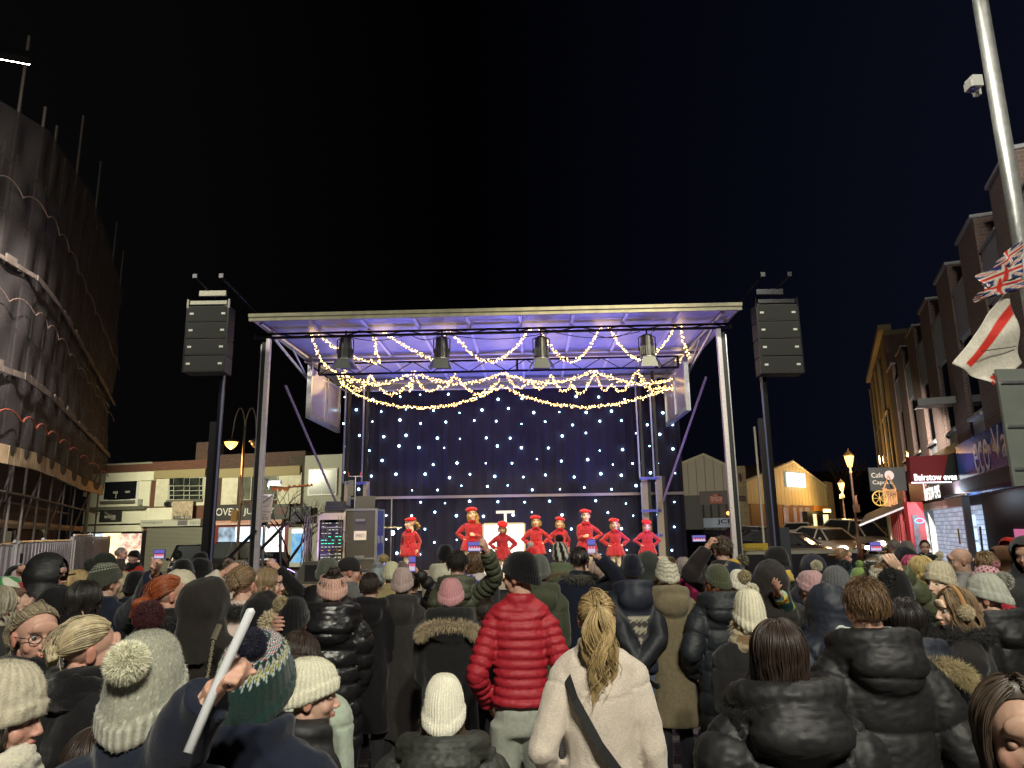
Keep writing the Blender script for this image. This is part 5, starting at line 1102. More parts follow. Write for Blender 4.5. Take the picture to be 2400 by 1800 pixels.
# pedestrian zone sign
p = at(612, 1140, 17.5); r = thing('traffic_sign', 'white Pedestrian Zone ENDS sign on a crooked lit post', 'traffic sign', (p.x+.1, 17.6, 0), 0)
D_ = 17.5; a0 = at(611, 1158, D_); a1 = at(640, 1222, D_); Hs = a0.z-a1.z; Ws = .36; cx = (at(606, 1190, D_).x+at(634, 1190, D_).x)/2; rl = Matrix.Translation((cx-p.x-.1, -.1, (a0.z+a1.z)/2)) @ Matrix.Rotation(.09, 4, 'Y')
b = MB(); b.box((0, 0, 0), (Ws, .02, Hs), rl); pl = b.build('sign_plate', mat('sign_pinkish', (.62, .52, .50), .5), r)
b = MB(); b.tube([rl @ Vector((.13*math.cos(a), -.014, .16+.13*math.sin(a))) for a in np.linspace(0, 2*PI, 25)], .012, 6); b.build('ring', mat('sign_grey', (.38, .36, .38), .5), pl)
b = MB(); b.tube([rl @ Vector((-.17, -.022, -.0)), rl @ Vector((.16, -.022, .32))], .016, 6); b.build('diagonal_band', mat('sign_grey2', (.22, .2, .21), .5), pl)
ik_ = mat('ink', (.05, .06, .06), .6)
for s_, z, w_, h_ in (('Pedestrian', -.085, .30, .055), ('Zone', -.16, .14, .05), ('ENDS', -.25, .27, .075)): text(s_, ik_, rl @ Mtext(0, -.012, z), w_, h_, pl)
b = MB(); b.tube([(0, 0, 0), (0, 0, 2.2), (-.02, 0, a0.z-.1)], .035, 8); b.tube([(0, -.02, a0.z-.2), (-.22, -.02, a0.z+.2), (-.12, -.02, a0.z+.38), (.02, -.02, a0.z+.36), (.06, -.02, a0.z+.1)], .03, 8); b.build('post', alu, r, True)
b = MB(); b.box((.2, 0, a0.z+.28), (.3, .12, .1)); b.build('sign_light', mat('pale_plastic', (.6, .6, .57), .4), r); b = MB(); b.box((.2, -.02, a0.z+.225), (.25, .1, .01)); b.build('sign_lens', em('sign_lens', (.85, 1, 1), 25), r)
lamp('sign_glow', 'POINT', (p.x+.3, 17.45, a0.z+.15), 6, (.9, .95, 1), size=.05)
# bare tree behind the stage
def tree(X, Y, Hh, label, seed, m, gx=0):
    rr = random.Random(seed); r = thing('bare_tree', label, 'tree', (X, Y, gz(X, Y))); tr = MB(); br = MB()
    def go(p, d, L, rad, lv):
        q_ = p+d*L; (tr if lv < 2 else br).tube([p, p+d*L*.5+Vector((rr.uniform(-.05, .05), rr.uniform(-.05, .05), 0))*L, q_], [rad, rad*.8, rad*.62], 6 if lv < 3 else 4)
        if lv >= 6: return
        for k in range(3 if lv < 4 else 2):
            dd_ = (d+Vector((rr.uniform(-.8, .8), rr.uniform(-.8, .8), rr.uniform(-.15, .5)))).normalized(); go(q_-d*L*rr.uniform(0, .3), dd_, L*rr.uniform(.62, .8), rad*.6, lv+1)
    go(Vector((0, 0, 0)), Vector((0, 0, 1)), Hh*.28, .013*Hh, 0); tr.build('trunk', m, r, True); br.build('crown', m, r); return r
bark = mat('bark', (.045, .028, .016), .9, noise=.3)
p = at(680, 1250, 24); tree(p.x, 24, 5.0, 'bare winter tree in front of the takeaway beside the stage mast', 4, bark)
b = MB(); q0, q1 = at(640, 1141, 20), at(728, 1139, 20); b.tube([q0, (q0+q1)/2-Vector((0, 0, .03)), q1], .008, 4); o = b.build('bunting', blackp); tag(o, 'string of small orange red pennants beyond the stage steps', 'bunting')
b = MB()
for i in range(14):
    t = i/13; pp = q0.lerp(q1, t)-Vector((0, 0, .03*math.sin(PI*t))); s_ = .07; tl = random.uniform(-.5, .5); b.add([pp+Vector((-s_, 0, 0)), pp+Vector((s_, 0, 0)), pp+Vector((tl*.1, .02, -.13 if i < 6 else .08))], [(0, 1, 2)])
b.build('pennant', mat('pennant_orange', (.75, .2, .06), .7), o)

# ================================================================ scaffolded building and hoarding
netpts = [(-150, 11.3), (0, 12.9), (67, 14.6), (127, 17.3), (181, 20.8), (236, 26.5)]
topy = [0, 308, 386, 453, 554, 689]; boty = [1060, 1085, 1098, 1120, 1145, 1160]
bld = thing('scaffolded_building', 'tall dark building wrapped in scaffold netting beside the hoarding', 'building', (0, 0, 0))
scf = thing('scaffold', 'steel scaffold with brown debris netting and timber boards round the tall building', 'scaffold', (0, 0, 0))
P0 = []; 
for (x, D), ty, by in zip(netpts, topy, boty):
    g = at(x, 1200, D); zt_ = at(x, max(ty, 60), D).z if x > -100 else 9.8; zb_ = at(x, by, D).z; P0.append((g.x, D, zb_, zt_))
print('net', [(round(a, 1), round(b_, 1), round(c, 1), round(d, 1)) for a, b_, c, d in P0])
zts = [9.7, P0[1][3], P0[2][3], P0[3][3], P0[4][3], P0[5][3]]
V = []; nx, nz = 14, 60; segs = len(P0)-1; cols = segs*nx+1
for j in range(nz+1):
    for i in range(cols):
        k = min(i//nx, segs-1); t = (i-k*nx)/nx; a, c = P0[k], P0[k+1]; zt_ = zts[k]*(1-t)+zts[k+1]*t; zb_ = a[2]*(1-t)+c[2]*t; f = j/nz
        z = zb_+(zt_-zb_)*f; bul = .06*math.sin(i*2*PI/7)*math.sin(f*PI*6)+.10*math.sin(f*PI*4)*(i/cols)
        V.append((a[0]*(1-t)+c[0]*t+bul, a[1]*(1-t)+c[1]*t-bul*.4, z))
F = [(j*cols+i, j*cols+i+1, (j+1)*cols+i+1, (j+1)*cols+i) for j in range(nz) for i in range(cols-1)]
netm = mat('debris_net', (.040, .032, .031), .85, noise=.3, nscale=1.2, trans=.26, bump=.3, bscale=3)
npmesh('netting', np.array(V), F, netm, scf, True)
def line_at(k, t, z, out=0): a, c = P0[k], P0[k+1]; n_ = Vector((c[1]-a[1], -(c[0]-a[0]), 0)).normalized(); return Vector((a[0]*(1-t)+c[0]*t, a[1]*(1-t)+c[1]*t, z))+n_*out
tube_m = mat('scaffold_tube', (.12, .10, .085), .6, .3)
b = MB(); b2 = MB()
for k in range(segs):
    for t in (0, .5) if k < segs-1 else (0, .5, .98):
        zt_ = zts[k]*(1-t)+zts[k+1]*t; p = line_at(k, t, 0, -.12); ex = random.Random(k*7+int(t*10)).choice((.1, .5, 1.7)); b.tube([p, p+Vector((0, 0, zt_+ex))], .028, 6); p = line_at(k, t, 0, -1.0); b.tube([p, p+Vector((0, 0, zt_))], .028, 6)
    for z in (1.9, 2.9, 3.9, 4.9, 5.9, 6.9, 7.9, 8.9):
        if z < min(zts[k], zts[k+1])+.3: b.tube([line_at(k, 0, z, -.09), line_at(k, 1, z, -.09)], .025, 6); b.tube([line_at(k, 0, z, -1), line_at(k, 1, z, -1)], .025, 6)
    b.tube([line_at(k, 0, 2.0, -.15), line_at(k, 1, 4.6, -.15)], .025, 6); b.tube([line_at(k, 1, 4.6, -.15), line_at(k, 0, 7.0, -.15)], .025, 6); b.tube([line_at(k, .5, .2, -.2), line_at(k, 0, 2.2, -.2)], .025, 6)
b.build('tube', tube_m, scf)
brd = mat('timber_board', (.42, .30, .17), .8, noise=.3, nscale=3)
for zz, dz in ((None, .34), (4.95, .26), (6.9, .2)):
    b = MB()
    for k in range(segs):
        for i in range(5):
            t0, t1 = i/5, (i+1)/5-.01; za = zz if zz else P0[k][2]*(1-t0)+P0[k+1][2]*t0-.02; rr = random.Random(i+k*9); dd_ = dz*(1 if zz is None else rr.uniform(.3, .8)); zc = za if zz else P0[k][2]*(1-t1)+P0[k+1][2]*t1-.02; oa = .13 if zz else .02; a, c = line_at(k, t0, za, oa), line_at(k, t1, zc, oa); a2, c2 = line_at(k, t0, za, oa-.03), line_at(k, t1, zc, oa-.03)
            b.add([a, c, c+Vector((0, 0, dd_)), a+Vector((0, 0, dd_)), a2, c2, c2+Vector((0, 0, dd_)), a2+Vector((0, 0, dd_))], [(0, 1, 2, 3), (7, 6, 5, 4), (3, 2, 6, 7), (0, 4, 5, 1), (0, 3, 7, 4), (1, 5, 6, 2)])
    b.build('toe_board', brd if zz is None else mat('timber_shaded', (.13, .10, .08), .85, noise=.3, nscale=3), scf)  # upper boards' lack of light put into a darker timber colour
b = MB()
for zz in (2.35,):
    for k in range(segs): b.bx(0, 1, 0, 1, 0, .001) if False else b.tube([line_at(k, 0, zz, -.5), line_at(k, 1, zz, -.5)], .09, 6)
b.build('deck_edge', brd, scf)
rope = mat('red_hem', (.30, .07, .045), .7)
for zz in (4.15, 6.2, 8.2):
    b = MB(); P = []
    for k in range(segs):
        for h_ in range(2):
            for t in np.linspace(0, 1, 9)[:-1]: tt = (h_+t)/2; P.append(line_at(k, tt, zz+.16*math.sin(PI*t)**.8-(0 if zz > 5 else .1*k*.0), .17))
    b.tube(P, .016 if zz < 5 else .010, 5); b.build('hem_rope', rope if zz < 5 else mat('hem_dull', (.2, .13, .1), .8), scf)
b = MB(); n_ = len(P0); 
for k in range(segs):
    a, c = line_at(k, 0, 0, -1.3), line_at(k, 1, 0, -1.3); zt_ = min(zts[k], zts[k+1])-.4; b.add([a, c, c+Vector((0, 0, zt_)), a+Vector((0, 0, zt_)), a+Vector((-4, 0, 0)), c+Vector((-4, 0, 0)), c+Vector((-4, 0, zt_)), a+Vector((-4, 0, zt_))], [(0, 1, 2, 3), (4, 7, 6, 5), (3, 2, 6, 7), (0, 3, 7, 4), (1, 5, 6, 2)])
b.build('wall', dkbrick, bld)
for k in range(segs):
    for z in (1.2, 4.2, 7.0):
        if z < 3 and k < 1: continue
        p = line_at(k, .5, z, -1.27); d = (line_at(k, 1, 0)-line_at(k, 0, 0)).normalized(); b = MB(); Mx = Matrix.Translation(p) @ Matrix.Rotation(math.atan2(d.y, d.x), 4, 'Z'); b.box((0, 0, .6), (.9, .06, 1.3), Mx); w = b.build('window', mat('old_frame', (.25, .2, .15), .7), bld); b = MB(); b.box((0, -.035, .6), (.78, .01, 1.16), Mx); b.build('pane', glassd, w)
# hoarding
HF = [(-130, 13), (-40, 15), (103, 22.5), (104, 22), (127, 23.5), (128, 24.5), (165, 30), (210, 36), (211, 34.5), (254, 37)]
def hoard(pts, h, label, m):
    b = MB()
    for (xa, Da), (xb, Db) in zip(pts, pts[1:]):
        a, c = at(xa, 1300, Da), at(xb, 1300, Db); L = math.hypot(c.x-a.x, c.y-a.y); n = max(2, int(L/.13)); d = Vector((c.x-a.x, c.y-a.y, 0)).normalized(); nn = Vector((d.y, -d.x, 0))
        for i in range(n):
            p = Vector((a.x, a.y, 0))+d*L*i/n; p2 = Vector((a.x, a.y, 0))+d*L*(i+1)/n; o_ = nn*(.035 if i % 2 else 0); q_ = [p+o_, p2+o_-d*L/n*.25, p2+o_-d*L/n*.25+Vector((0, 0, h)), p+o_+Vector((0, 0, h))]; q2 = [v-nn*.06 for v in q_]
            b.add(q_+q2, [(0, 1, 2, 3), (3, 2, 6, 7), (0, 3, 7, 4), (1, 5, 6, 2), (4, 7, 6, 5)])
    o = b.build('hoarding', m); tag(o, label, 'fence', 'grey corrugated hoarding panels round the scaffold')
    b = MB(); 
    for (xa, Da), (xb, Db) in zip(pts, pts[1:]): a, c = at(xa, 1300, Da), at(xb, 1300, Db); b.tube([(a.x, a.y, h+.03), (c.x, c.y, h+.03)], .03, 6); b.tube([(c.x, c.y-.08, 0), (c.x, c.y-.08, h+.1)], .035, 6)
    b.build('top_rail', alu, o)
hm = mat('hoarding_grey', (.48, .44, .47), .6, 0, noise=.2, nscale=2, stretch=(1, 1, .2))
hoard([(-130, 10.2), (-40, 11.0), (38, 12.4)], 1.93, 'grey corrugated hoarding panel at the edge of the scaffold nearest the crowd', hm)
hoard([(39, 12.2), (103, 14.2), (168, 17.6)], 1.96, 'long grey corrugated hoarding panel under the middle of the scaffold', hm)
hoard([(169, 17.2), (211, 20.4)], 2.08, 'taller double grey hoarding panel between two lower ones', mat('hoard2', (.25, .22, .21), .6, noise=.2))
hoard([(212, 20.8), (254, 26)], 2.02, 'brownish hoarding panel ending in front of the white shop', mat('hoard3', (.38, .30, .28), .6, noise=.2))
p = at(200, 1250, 33); b = MB(); b.tube([(p.x, 33, 0), (p.x, 33, at(214, 1005, 33).z)], [.07, .045], 8); o = b.build('lamp_column', mat('col_cream', (.4, .42, .3), .5)); tag(o, 'plain thin lamp column rising beside the scaffold netting', 'lamp column'); zc_ = at(214, 1005, 33).z; b = MB(); b.box((p.x-1.2, 33, zc_), (2.5, .2, .08)); hd = b.build('lamp_head', steel, o); b = MB(); b.box((p.x-2.1, 33, zc_-.045), (.5, .16, .01)); b.build('lens', em('flood_lens', (1, .95, .8), 60), hd); lamp('added_shop_fill', 'SPOT', (p.x-2.1, 33, zc_-.08), 10000, (1, .93, .66), (p.x+6, 45, 3.5), .15, 120, .6)  # lamp head, lens and beam are added to brighten the white shop
cloth('pennant', 'white flag with red markings wrapped on the thin lamp column', 'flag', [at(199, 1135, 32.8), at(204, 1135, 32.8), at(203, 1165, 32.8), at(194, 1163, 32.8)], lambda u, v: crd if abs(v-.5) < .1 else cw, 8, 10, .04, 2)

# ================================================================ brick building on the other side
def P2(Y): return (11.9+.396*(Y-20), Y)
RB = Frame(P2(27.3), P2(9.0)); NY = RB.len
brk = brickmat('purple_brick', (.17, .10, .085), (.12, .07, .065), (.16, .14, .13)); brk2 = brickmat('pier_brick', (.13, .085, .075), (.10, .06, .055), (.15, .13, .12))
HB = 7.9; rb = thing('brick_parade', 'three storey dark brick parade with projecting piers above the lit shops', 'building', RB.o, RB.rz)
b = MB(); b.bx(0, NY, .30, 9, 3.6, HB-.9); b.bx(0, NY, .5, 9, 0, 3.6); b.build('wall', brk, rb)
def ru(x, y=950): return RB.uv(x, y)[0]
piers = [(2112, 2124), (2160, 2164), (2200, 2207), (2256, 2262), (2306, 2330), (2372, 2400)]
bays = [(2127, 2158, .85), (2165, 2198, .95), (2211, 2250, 1), (2262, 2300, 1.1)]
bay_u = [(ru(2126), ru(2140)), (ru(2164), ru(2180)), (ru(2214), ru(2232)), (ru(2254), ru(2274))]
uu = .25; k = 0; step = 2.75; fe = mat('coping_grey', (.22, .22, .24), .6); pan = mat('panel_blue', (.28, .34, .38), .6, noise=.1); pan2 = mat('panel_grey', (.24, .23, .26), .6)
i = 0
while uu < NY-.5:
    wd_ = 1.45; b = MB(); b.bx(uu, uu+wd_, -.07, .2995, 3.6, HB); pr = b.build('pier', brk2, rb); b = MB(); b.bx(uu-.03, uu+wd_+.03, -.12, .32, HB+.002, HB+.07); b.build('coping', fe, pr)
    x0, x1 = uu+wd_+.06, uu+step-.06
    b = MB(); b.bx(x0+.05, x1-.05, -.03, .298, 3.62, 4.25); b.build('lower_panel', pan, rb); b = MB(); b.bx(x0, x1, -.04, .298, 6.1, HB-.75); p_ = b.build('panel', pan if i < 4 else pan2, rb)
    b = MB(); b.bx(x0-.02, x1+.02, -.07, .297, HB-.748, HB-.69); b.build('panel_coping', fe, p_)
    b = MB(); b.bx(x0+.05, x1-.05, .0, .299, 4.32, 6.095); w = b.build('window', mat('upvc', (.55, .6, .62), .4), rb); b = MB(); b.bx(x0+.13, x1-.13, -.01, -.001, 4.42, 6.0); b.build('pane', glassd, w); b = MB(); b.bx(x0-.02, x1+.02, -.12, .1, 4.25, 4.31); b.build('sill', fe, w)
    uu += step; i += 1
b = MB(); b.bx(ru(2275, 1160)-.6, NY, -.5, .2, 2.72, 2.98); b.build('canopy', mat('canopy_brown', (.10, .06, .055), .6, noise=.2), rb)
def rq(x0, y0, x1, y1, w0, w1, w=0): a = flat(RB, x0, y0, x1, y1, w); return (a[0], a[1], w0, w1, a[2], a[3])
def rpoly(name, m, px, w, parent, th=.03):
    P = [RB.uv(x, y, w) for x, y in px]; b = MB(); b.prism([(u, v) for u, v in P], w, w+th); return b.build(name, m, parent)
# blue shop sign
sg = thing('shop_sign', 'large blue vape shop sign lit from below', 'shop sign', RB.o, RB.rz); ul = RB.uv(2258, 1100, -.1)[0]; zt_, zb_ = RB.uv(2258, 1041, -.1)[1], RB.uv(2273, 1162, -.1)[1]
b = MB(); b.bx(ul, NY, -.2, -.13, zb_, zt_); b.build('board', mat('sign_blue', (.04, .12, .42), .18, .2, noise=.15, nscale=2), sg)
pkm = mat('sign_pink', (.72, .62, .70), .5); hsg = zt_-zb_
def rtext(s, x0, y0, x1, y1, m, parent, w=-.21, z=None):
    a = RB.uv(x0, y0, w); c = RB.uv(x1, y1, w); text(s, m, Mtext((a[0]+c[0])/2, w, z or (a[1]+c[1])/2), c[0]-a[0], None, parent)
ue = RB.uv(2284, 1080, -.21)[0]; u2_ = RB.uv(2318, 1060, -.21)[0]; u3_ = RB.uv(2326, 1050, -.21)[0]
text('eco', pkm, Mtext((ue+u2_)/2, -.212, zb_+hsg*.60), u2_-ue, .62, sg); text('Vape', pkm, Mtext(u3_+1.0, -.212, zb_+hsg*.64), 1.9, .8, sg)
text('the vape specialists', mat('ink_b', (.05, .1, .3), .5), Mtext(ue+1.0, -.212, zb_+hsg*.22), 1.7, .09, sg)
b = MB(); b.tube([(ul+.3, -.6, zb_-.05), (ul+2.6, -.6, zb_-.05)], .02, 6); b.build('light_bar', alu, sg); lamp('sign_wash', 'AREA', RB.M @ Vector((ul+1.2, -.62, zb_-.02)), 26, (.7, .82, 1), RB.M @ Vector((ul+1.2, -.2, zb_+.6)), .5)
# window banner eco vape
bn = thing('window_banner', 'narrow blue vape banner filling an upstairs window', 'banner', RB.o, RB.rz); a = flat(RB, 2255, 858, 2277, 968, .1)
b = MB(); b.bx(RB.uv(2256, 900, .1)[0], RB.uv(2276, 900, .1)[0], .12, .15, RB.uv(2270, 968, .1)[1], 6.5); b.build('cloth', mat('sign_blue2', (.03, .10, .42), .5), bn); uc_ = RB.uv(2266, 900, .1)[0]
text('eco', pkm, Mtext(uc_, .118, RB.uv(2266, 884, .1)[1]), .5, .34, bn); text('Vape', pkm, Mtext(uc_, .118, RB.uv(2270, 928, .1)[1]), .55, .36, bn)
b = MB(); b.bx(ru(2236, 905), ru(2250, 905), -.9, -.12, RB.uv(2260, 912, -.3)[1], RB.uv(2260, 892, -.3)[1]); o = b.build('wall_light', blackp); o.matrix_world = RB.M; tag(o, 'black box light bracketed out from the brick wall', 'wall light'); p = RB.M @ Vector((ru(2240, 905), -.8, RB.uv(2260, 912, -.3)[1]-.08)); lamp('added_car_fill', 'SPOT', p, 6500, (1, .86, .70), (15, 40, 0), .15, 75, .8)  # beam added to brighten the cars; the box itself looks unlit
# bairstow eves signs
bs = thing('estate_agent_sign', 'red and black estate agent fascia with glowing white lettering', 'shop sign', RB.o, RB.rz)
red = mat('sign_red', (.26, .035, .03), .4); lwt = em('letters_lit', (1, 1, .97), 2.2); uA, uB = RB.uv(2133, 1130, -.1)[0], RB.uv(2256, 1130, -.1)[0]
zA, zB = RB.uv(2175, 1172, -.1)[1], RB.uv(2175, 1066, -.1)[1]
b = MB(); b.bx(uA, uA+(uB-uA)*.45, -.16, -.125, zA, zB); b.build('red_board', red, bs); b = MB(); b.bx(uA+(uB-uA)*.4501, uB, -.16, -.125, zA+.05, zB-.1); b.build('black_board', mat('sign_black', (.03, .03, .028), .5), bs)
text('Bairstow eves', lwt, Mtext((RB.uv(2171, 1150, -.1)[0]+RB.uv(2209, 1150, -.1)[0])/2, -.165, RB.uv(2190, 1147, -.16)[1]), RB.uv(2209, 1150, -.1)[0]-RB.uv(2171, 1150, -.1)[0], .52, bs)
# projecting sign facing the square
p = RB.M @ Vector((RB.uv(2240, 1110, -.2)[0], -.3, 0)); Dp_ = p.y
s2 = thing('projecting_sign', 'red and black box sign sticking out over the pavement with glowing lettering', 'shop sign', (0, Dp_, 0))
cA, cB = at(2131, 1070, Dp_), at(2256, 1132, Dp_); pw = [at(2131, 1070, Dp_), at(2222, 1065, Dp_), at(2210, 1128, Dp_), at(2135, 1132, Dp_)]
b = MB(); b.prism([(v.x, v.z) for v in pw[::-1]], 0, .15); b.build('red_face', red, s2); pk = [at(2222.4, 1065, Dp_), at(2245, 1060, Dp_), at(2250, 1128, Dp_), at(2210.4, 1128, Dp_)]; b = MB(); b.prism([(v.x, v.z) for v in pk[::-1]], 0, .15); b.build('black_face', mat('sign_black', (.03, .03, .028), .5), s2)
tA, tB = at(2142, 1119, Dp_), at(2242, 1117, Dp_); text('Bairstow eves', lwt, Mtext((tA.x+tB.x)/2, -.01, (tA.z+tB.z)/2), tB.x-tA.x, .155, s2, bold=.02)
b = MB(); e1, e2 = at(2136, 1132, Dp_), at(2230, 1130, Dp_); b.bx(e1.x, e2.x, -.012, -.002, e2.z-.012, e2.z+.012); b.build('light_strip', em('strip_lit', (.8, .8, 1), 4), s2)
# shopfront of estate agent
sf = thing('estate_agency', 'bright white estate agent shopfront with glass door and property cards', 'shopfront', RB.o, RB.rz)
z2 = RB.uv(2200, 1182, -.02)[1]; ua5, ub5 = RB.uv(2154, 1250)[0], RB.uv(2272, 1250)[0]
upv = mat('upvc_bright', (.62, .70, .74), .35)
b = MB(); 
for (u0_, u1_) in ((ua5, ua5+.12), (ua5+1.35, ua5+1.5), (ua5+2.6, ua5+2.75), (ub5-.15, ub5)): b.bx(u0_, u1_, -.05, .1, .0, z2-.14)
b.bx(ua5, ub5, -.06, .1, z2-.138, z2+.08); b.bx(ua5+.13, ub5-.16, -.04, .1, 0, .45); b.build('frame', upv, sf)
b = MB(); b.bx(ua5+.1, ub5-.1, .4, .41, .3, z2-.1); mi = brickmat('interior_brick', (.50, .54, .66), (.30, .33, .42), (.16, .17, .22), 1, .34, .12); l_ = mi.node_tree; l_.links.new([x for x in l_.nodes if x.type == 'TEX_BRICK'][0].outputs[0], l_.nodes['Principled BSDF'].inputs['Emission Color']); l_.nodes['Principled BSDF'].inputs['Emission Strength'].default_value = .9; b.build('lit_interior', mi, sf)
b = MB(); rr = random.Random(2)
for i in range(4):
    for j in range(5):
        u = ub5-1.35+i*.3; z = .7+j*.33; b.bx(u, u+.24, .2, .21, z, z+.26)
b.build('property_card', em('card_lit', (.55, .78, 1), 1.6), sf); lamp('shopfront_glow', 'AREA', RB.M @ Vector(((ua5+ub5)/2, -.2, 2.2)), 30, (.75, .85, 1), RB.M @ Vector(((ua5+ub5)/2, -4, 0)), 1.2)
b = MB(); b.bx(RB.uv(2248, 1240, .18)[0]-.1, RB.uv(2248, 1240, .18)[0]+.1, .15, .16, 1.55, 1.95); b.build('yellow_notice', mat('notice_yellow', (.7, .6, .05), .6), sf)
text('URANT', mat('ink_dark_red', (.2, .02, .02), .5), Mtext(ua5+2.1, -.07, 1.75), .9, .2, sf)
# unlit doorway with pink poster
dw = thing('dark_shopfront', 'dark recessed vape shopfront with a pink and yellow poster', 'shopfront', RB.o, RB.rz)
b = MB(); b.bx(ub5+.2, NY, .3, .48, 0, 2.7); b.build('wall', mat('dark_front', (.035, .025, .022), .6), dw)
b = MB(); pu0 = RB.uv(2370, 1260, .2)[0]; b.bx(pu0, pu0+.55, .26, .29, 1.1, RB.uv(2372, 1240, .2)[1]); b.bx(pu0+.56, pu0+1.5, .26, .29, 1.1, RB.uv(2372, 1240, .2)[1]); b.build('poster', mat('poster_pink', (.75, .2, .42), .5, emit=(1, .25, .5), es=.5), dw)
b = MB(); b.tube([(RB.uv(2299, 1270, .2)[0], .2, 1.1), (RB.uv(2298, 1245, .2)[0], .2, 2.0)], .025, 6); b.build('door_handle', alu, dw)
# red cafe
CFf = Frame(tuple(P2(31.5)), tuple(P2(27.4)))
cf = thing('red_cafe', 'red painted cafe with an OPEN sign behind an awning', 'cafe', CFf.o, CFf.rz); rdm = mat('cafe_red', (.42, .02, .03), .45)
b = MB(); b.bx(0, CFf.len, 0, 8, 0, 3.4); b.build('wall', rdm, cf)
n = 6
for i in range(n): b = MB(); u = .2+i*.62; b.bx(u, u+.08, -.10, -.001, 0, 2.9); b.build('pilaster', mat('red_lit', (.65, .03, .05), .3), cf)
b = MB(); b.bx(.1, CFf.len-.1, -.03, -.0015, .9, 2.2); b.build('window', glassd, cf)
# return wall of cafe facing square: red plane with OPEN sign
yw = 20.6; a0 = at(2131, 1185, yw); 
cr2 = thing('cafe_window', 'cafe window with a glowing OPEN sign and red lettering', 'window', (0, 21.4, 0)); D5 = 21.4
A_, B_ = at(2125, 1177, D5), at(2162, 1177, D5); b = MB(); b.bx(A_.x, B_.x, 0, .2, 0, A_.z); b.build('red_surround', mat('cafe_red_dark', (.16, .008, .012), .5), cr2)
A2, B2 = at(2137, 1207, D5), at(2163, 1310, D5); b = MB(); b.bx(A2.x, B2.x, -.03, -.001, .4, A2.z); b.build('lit_pane', litmat('cafe_pane', (.35, .33, .42), (.05, .05, .10), .7, 3), cr2)
A3, B3 = at(2141, 1215, D5), at(2164, 1226, D5); cx, cz = (A3.x+B3.x)/2, (A3.z+B3.z)/2; b = MB(); b.tube([(cx+(B3.x-A3.x)*.5*math.cos(a), -.05, cz+(A3.z-B3.z)*.5*math.sin(a)) for a in np.linspace(0, 2*PI, 25)], .012, 6); b.build('neon_ring', em('neon_blue', (.10, .35, 1), 4), cr2)
text('OPEN', em('neon_red', (1, .03, .07), 4), Mtext(cx, -.05, cz), (B3.x-A3.x)*.72, (A3.z-B3.z)*.5, cr2, bold=.01)
q1 = at(2151, 1243, D5); text("CAFÉ", mat('ink_dark_red', (.2, .02, .02), .5), Mtext(q1.x, -.05, q1.z) @ Matrix.Rotation(.25, 4, 'Z'), .24, .12, cr2)
# cafe caprice sign and details
D6 = 24.5; c0, c1 = at(2035, 1096, D6), at(2093, 1150, D6); cs = thing('cafe_sign', 'dark grey Cafe Caprice hanging board with a round emblem', 'shop sign', (0, D6, 0)); dg = mat('board_slate', (.035, .04, .045), .6)
b = MB(); b.bx(c0.x, at(2120, 1100, D6).x, 0, .06, c1.z, c0.z); b.build('board', dg, cs); pl_ = mat('sign_ivory', (.55, .52, .48), .6)
for s_, xa, xb, yy, hh in (('Cafe', 2042, 2069, 1114, .16), ('Caprice', 2045, 2092, 1132, .17)): q1, q2 = at(xa, yy, D6), at(xb, yy, D6); text(s_, pl_, Mtext((q1.x+q2.x)/2, -.01, q1.z), q2.x-q1.x, hh, cs)
q1 = at(2084, 1114, D6); b = MB(); b.tube([(q1.x, -.012, q1.z), (q1.x, -.004, q1.z)], .16, 20); b.build('emblem', mat('emblem_pink', (.55, .45, .48), .5), cs)
D7 = 24.0; q0 = at(2068, 1147, D7); q1 = at(2105, 1185, D7); pd = thing('wooden_wagon_sign', 'carved wooden wagon sign with lettering above the awning', 'sign', (0, D7, 0)); wood = mat('warm_wood', (.42, .22, .10), .6, noise=.3, nscale=8)
b = MB(); rr = random.Random(8)
for i in range(6): x0 = q0.x+(q1.x-q0.x)*i/6; b.bx(x0+.01, x0+(q1.x-q0.x)/6, 0, .06, q1.z+rr.uniform(-.03, .03), q0.z+rr.uniform(-.02, .05))
b.build('plank', wood, pd)
ap = at(2083, 1115, D7); b = MB(); b.tube([(q0.x+.05, .03, q0.z), (ap.x, .03, ap.z), (q1.x, .03, q0.z)], .03, 6); b.build('roof_frame', wood, pd)
text('URAH', blackp, Mtext((q0.x+q1.x)/2, -.01, (q0.z+q1.z)/2+.1), (q1.x-q0.x)*.8, .22, pd)
wc = at(2062, 1168, D7); b = MB(); b.tube([(wc.x+.24*math.cos(a), 0, wc.z+.24*math.sin(a)) for a in np.linspace(0, 2*PI, 25)], .025, 8)
for a in np.linspace(0, PI, 5)[:-1]: b.tube([(wc.x-.23*math.cos(a), 0, wc.z-.23*math.sin(a)), (wc.x+.23*math.cos(a), 0, wc.z+.23*math.sin(a))], .012, 6)
b.build('wheel', mat('wheel_gold', (.45, .30, .08), .5), pd)
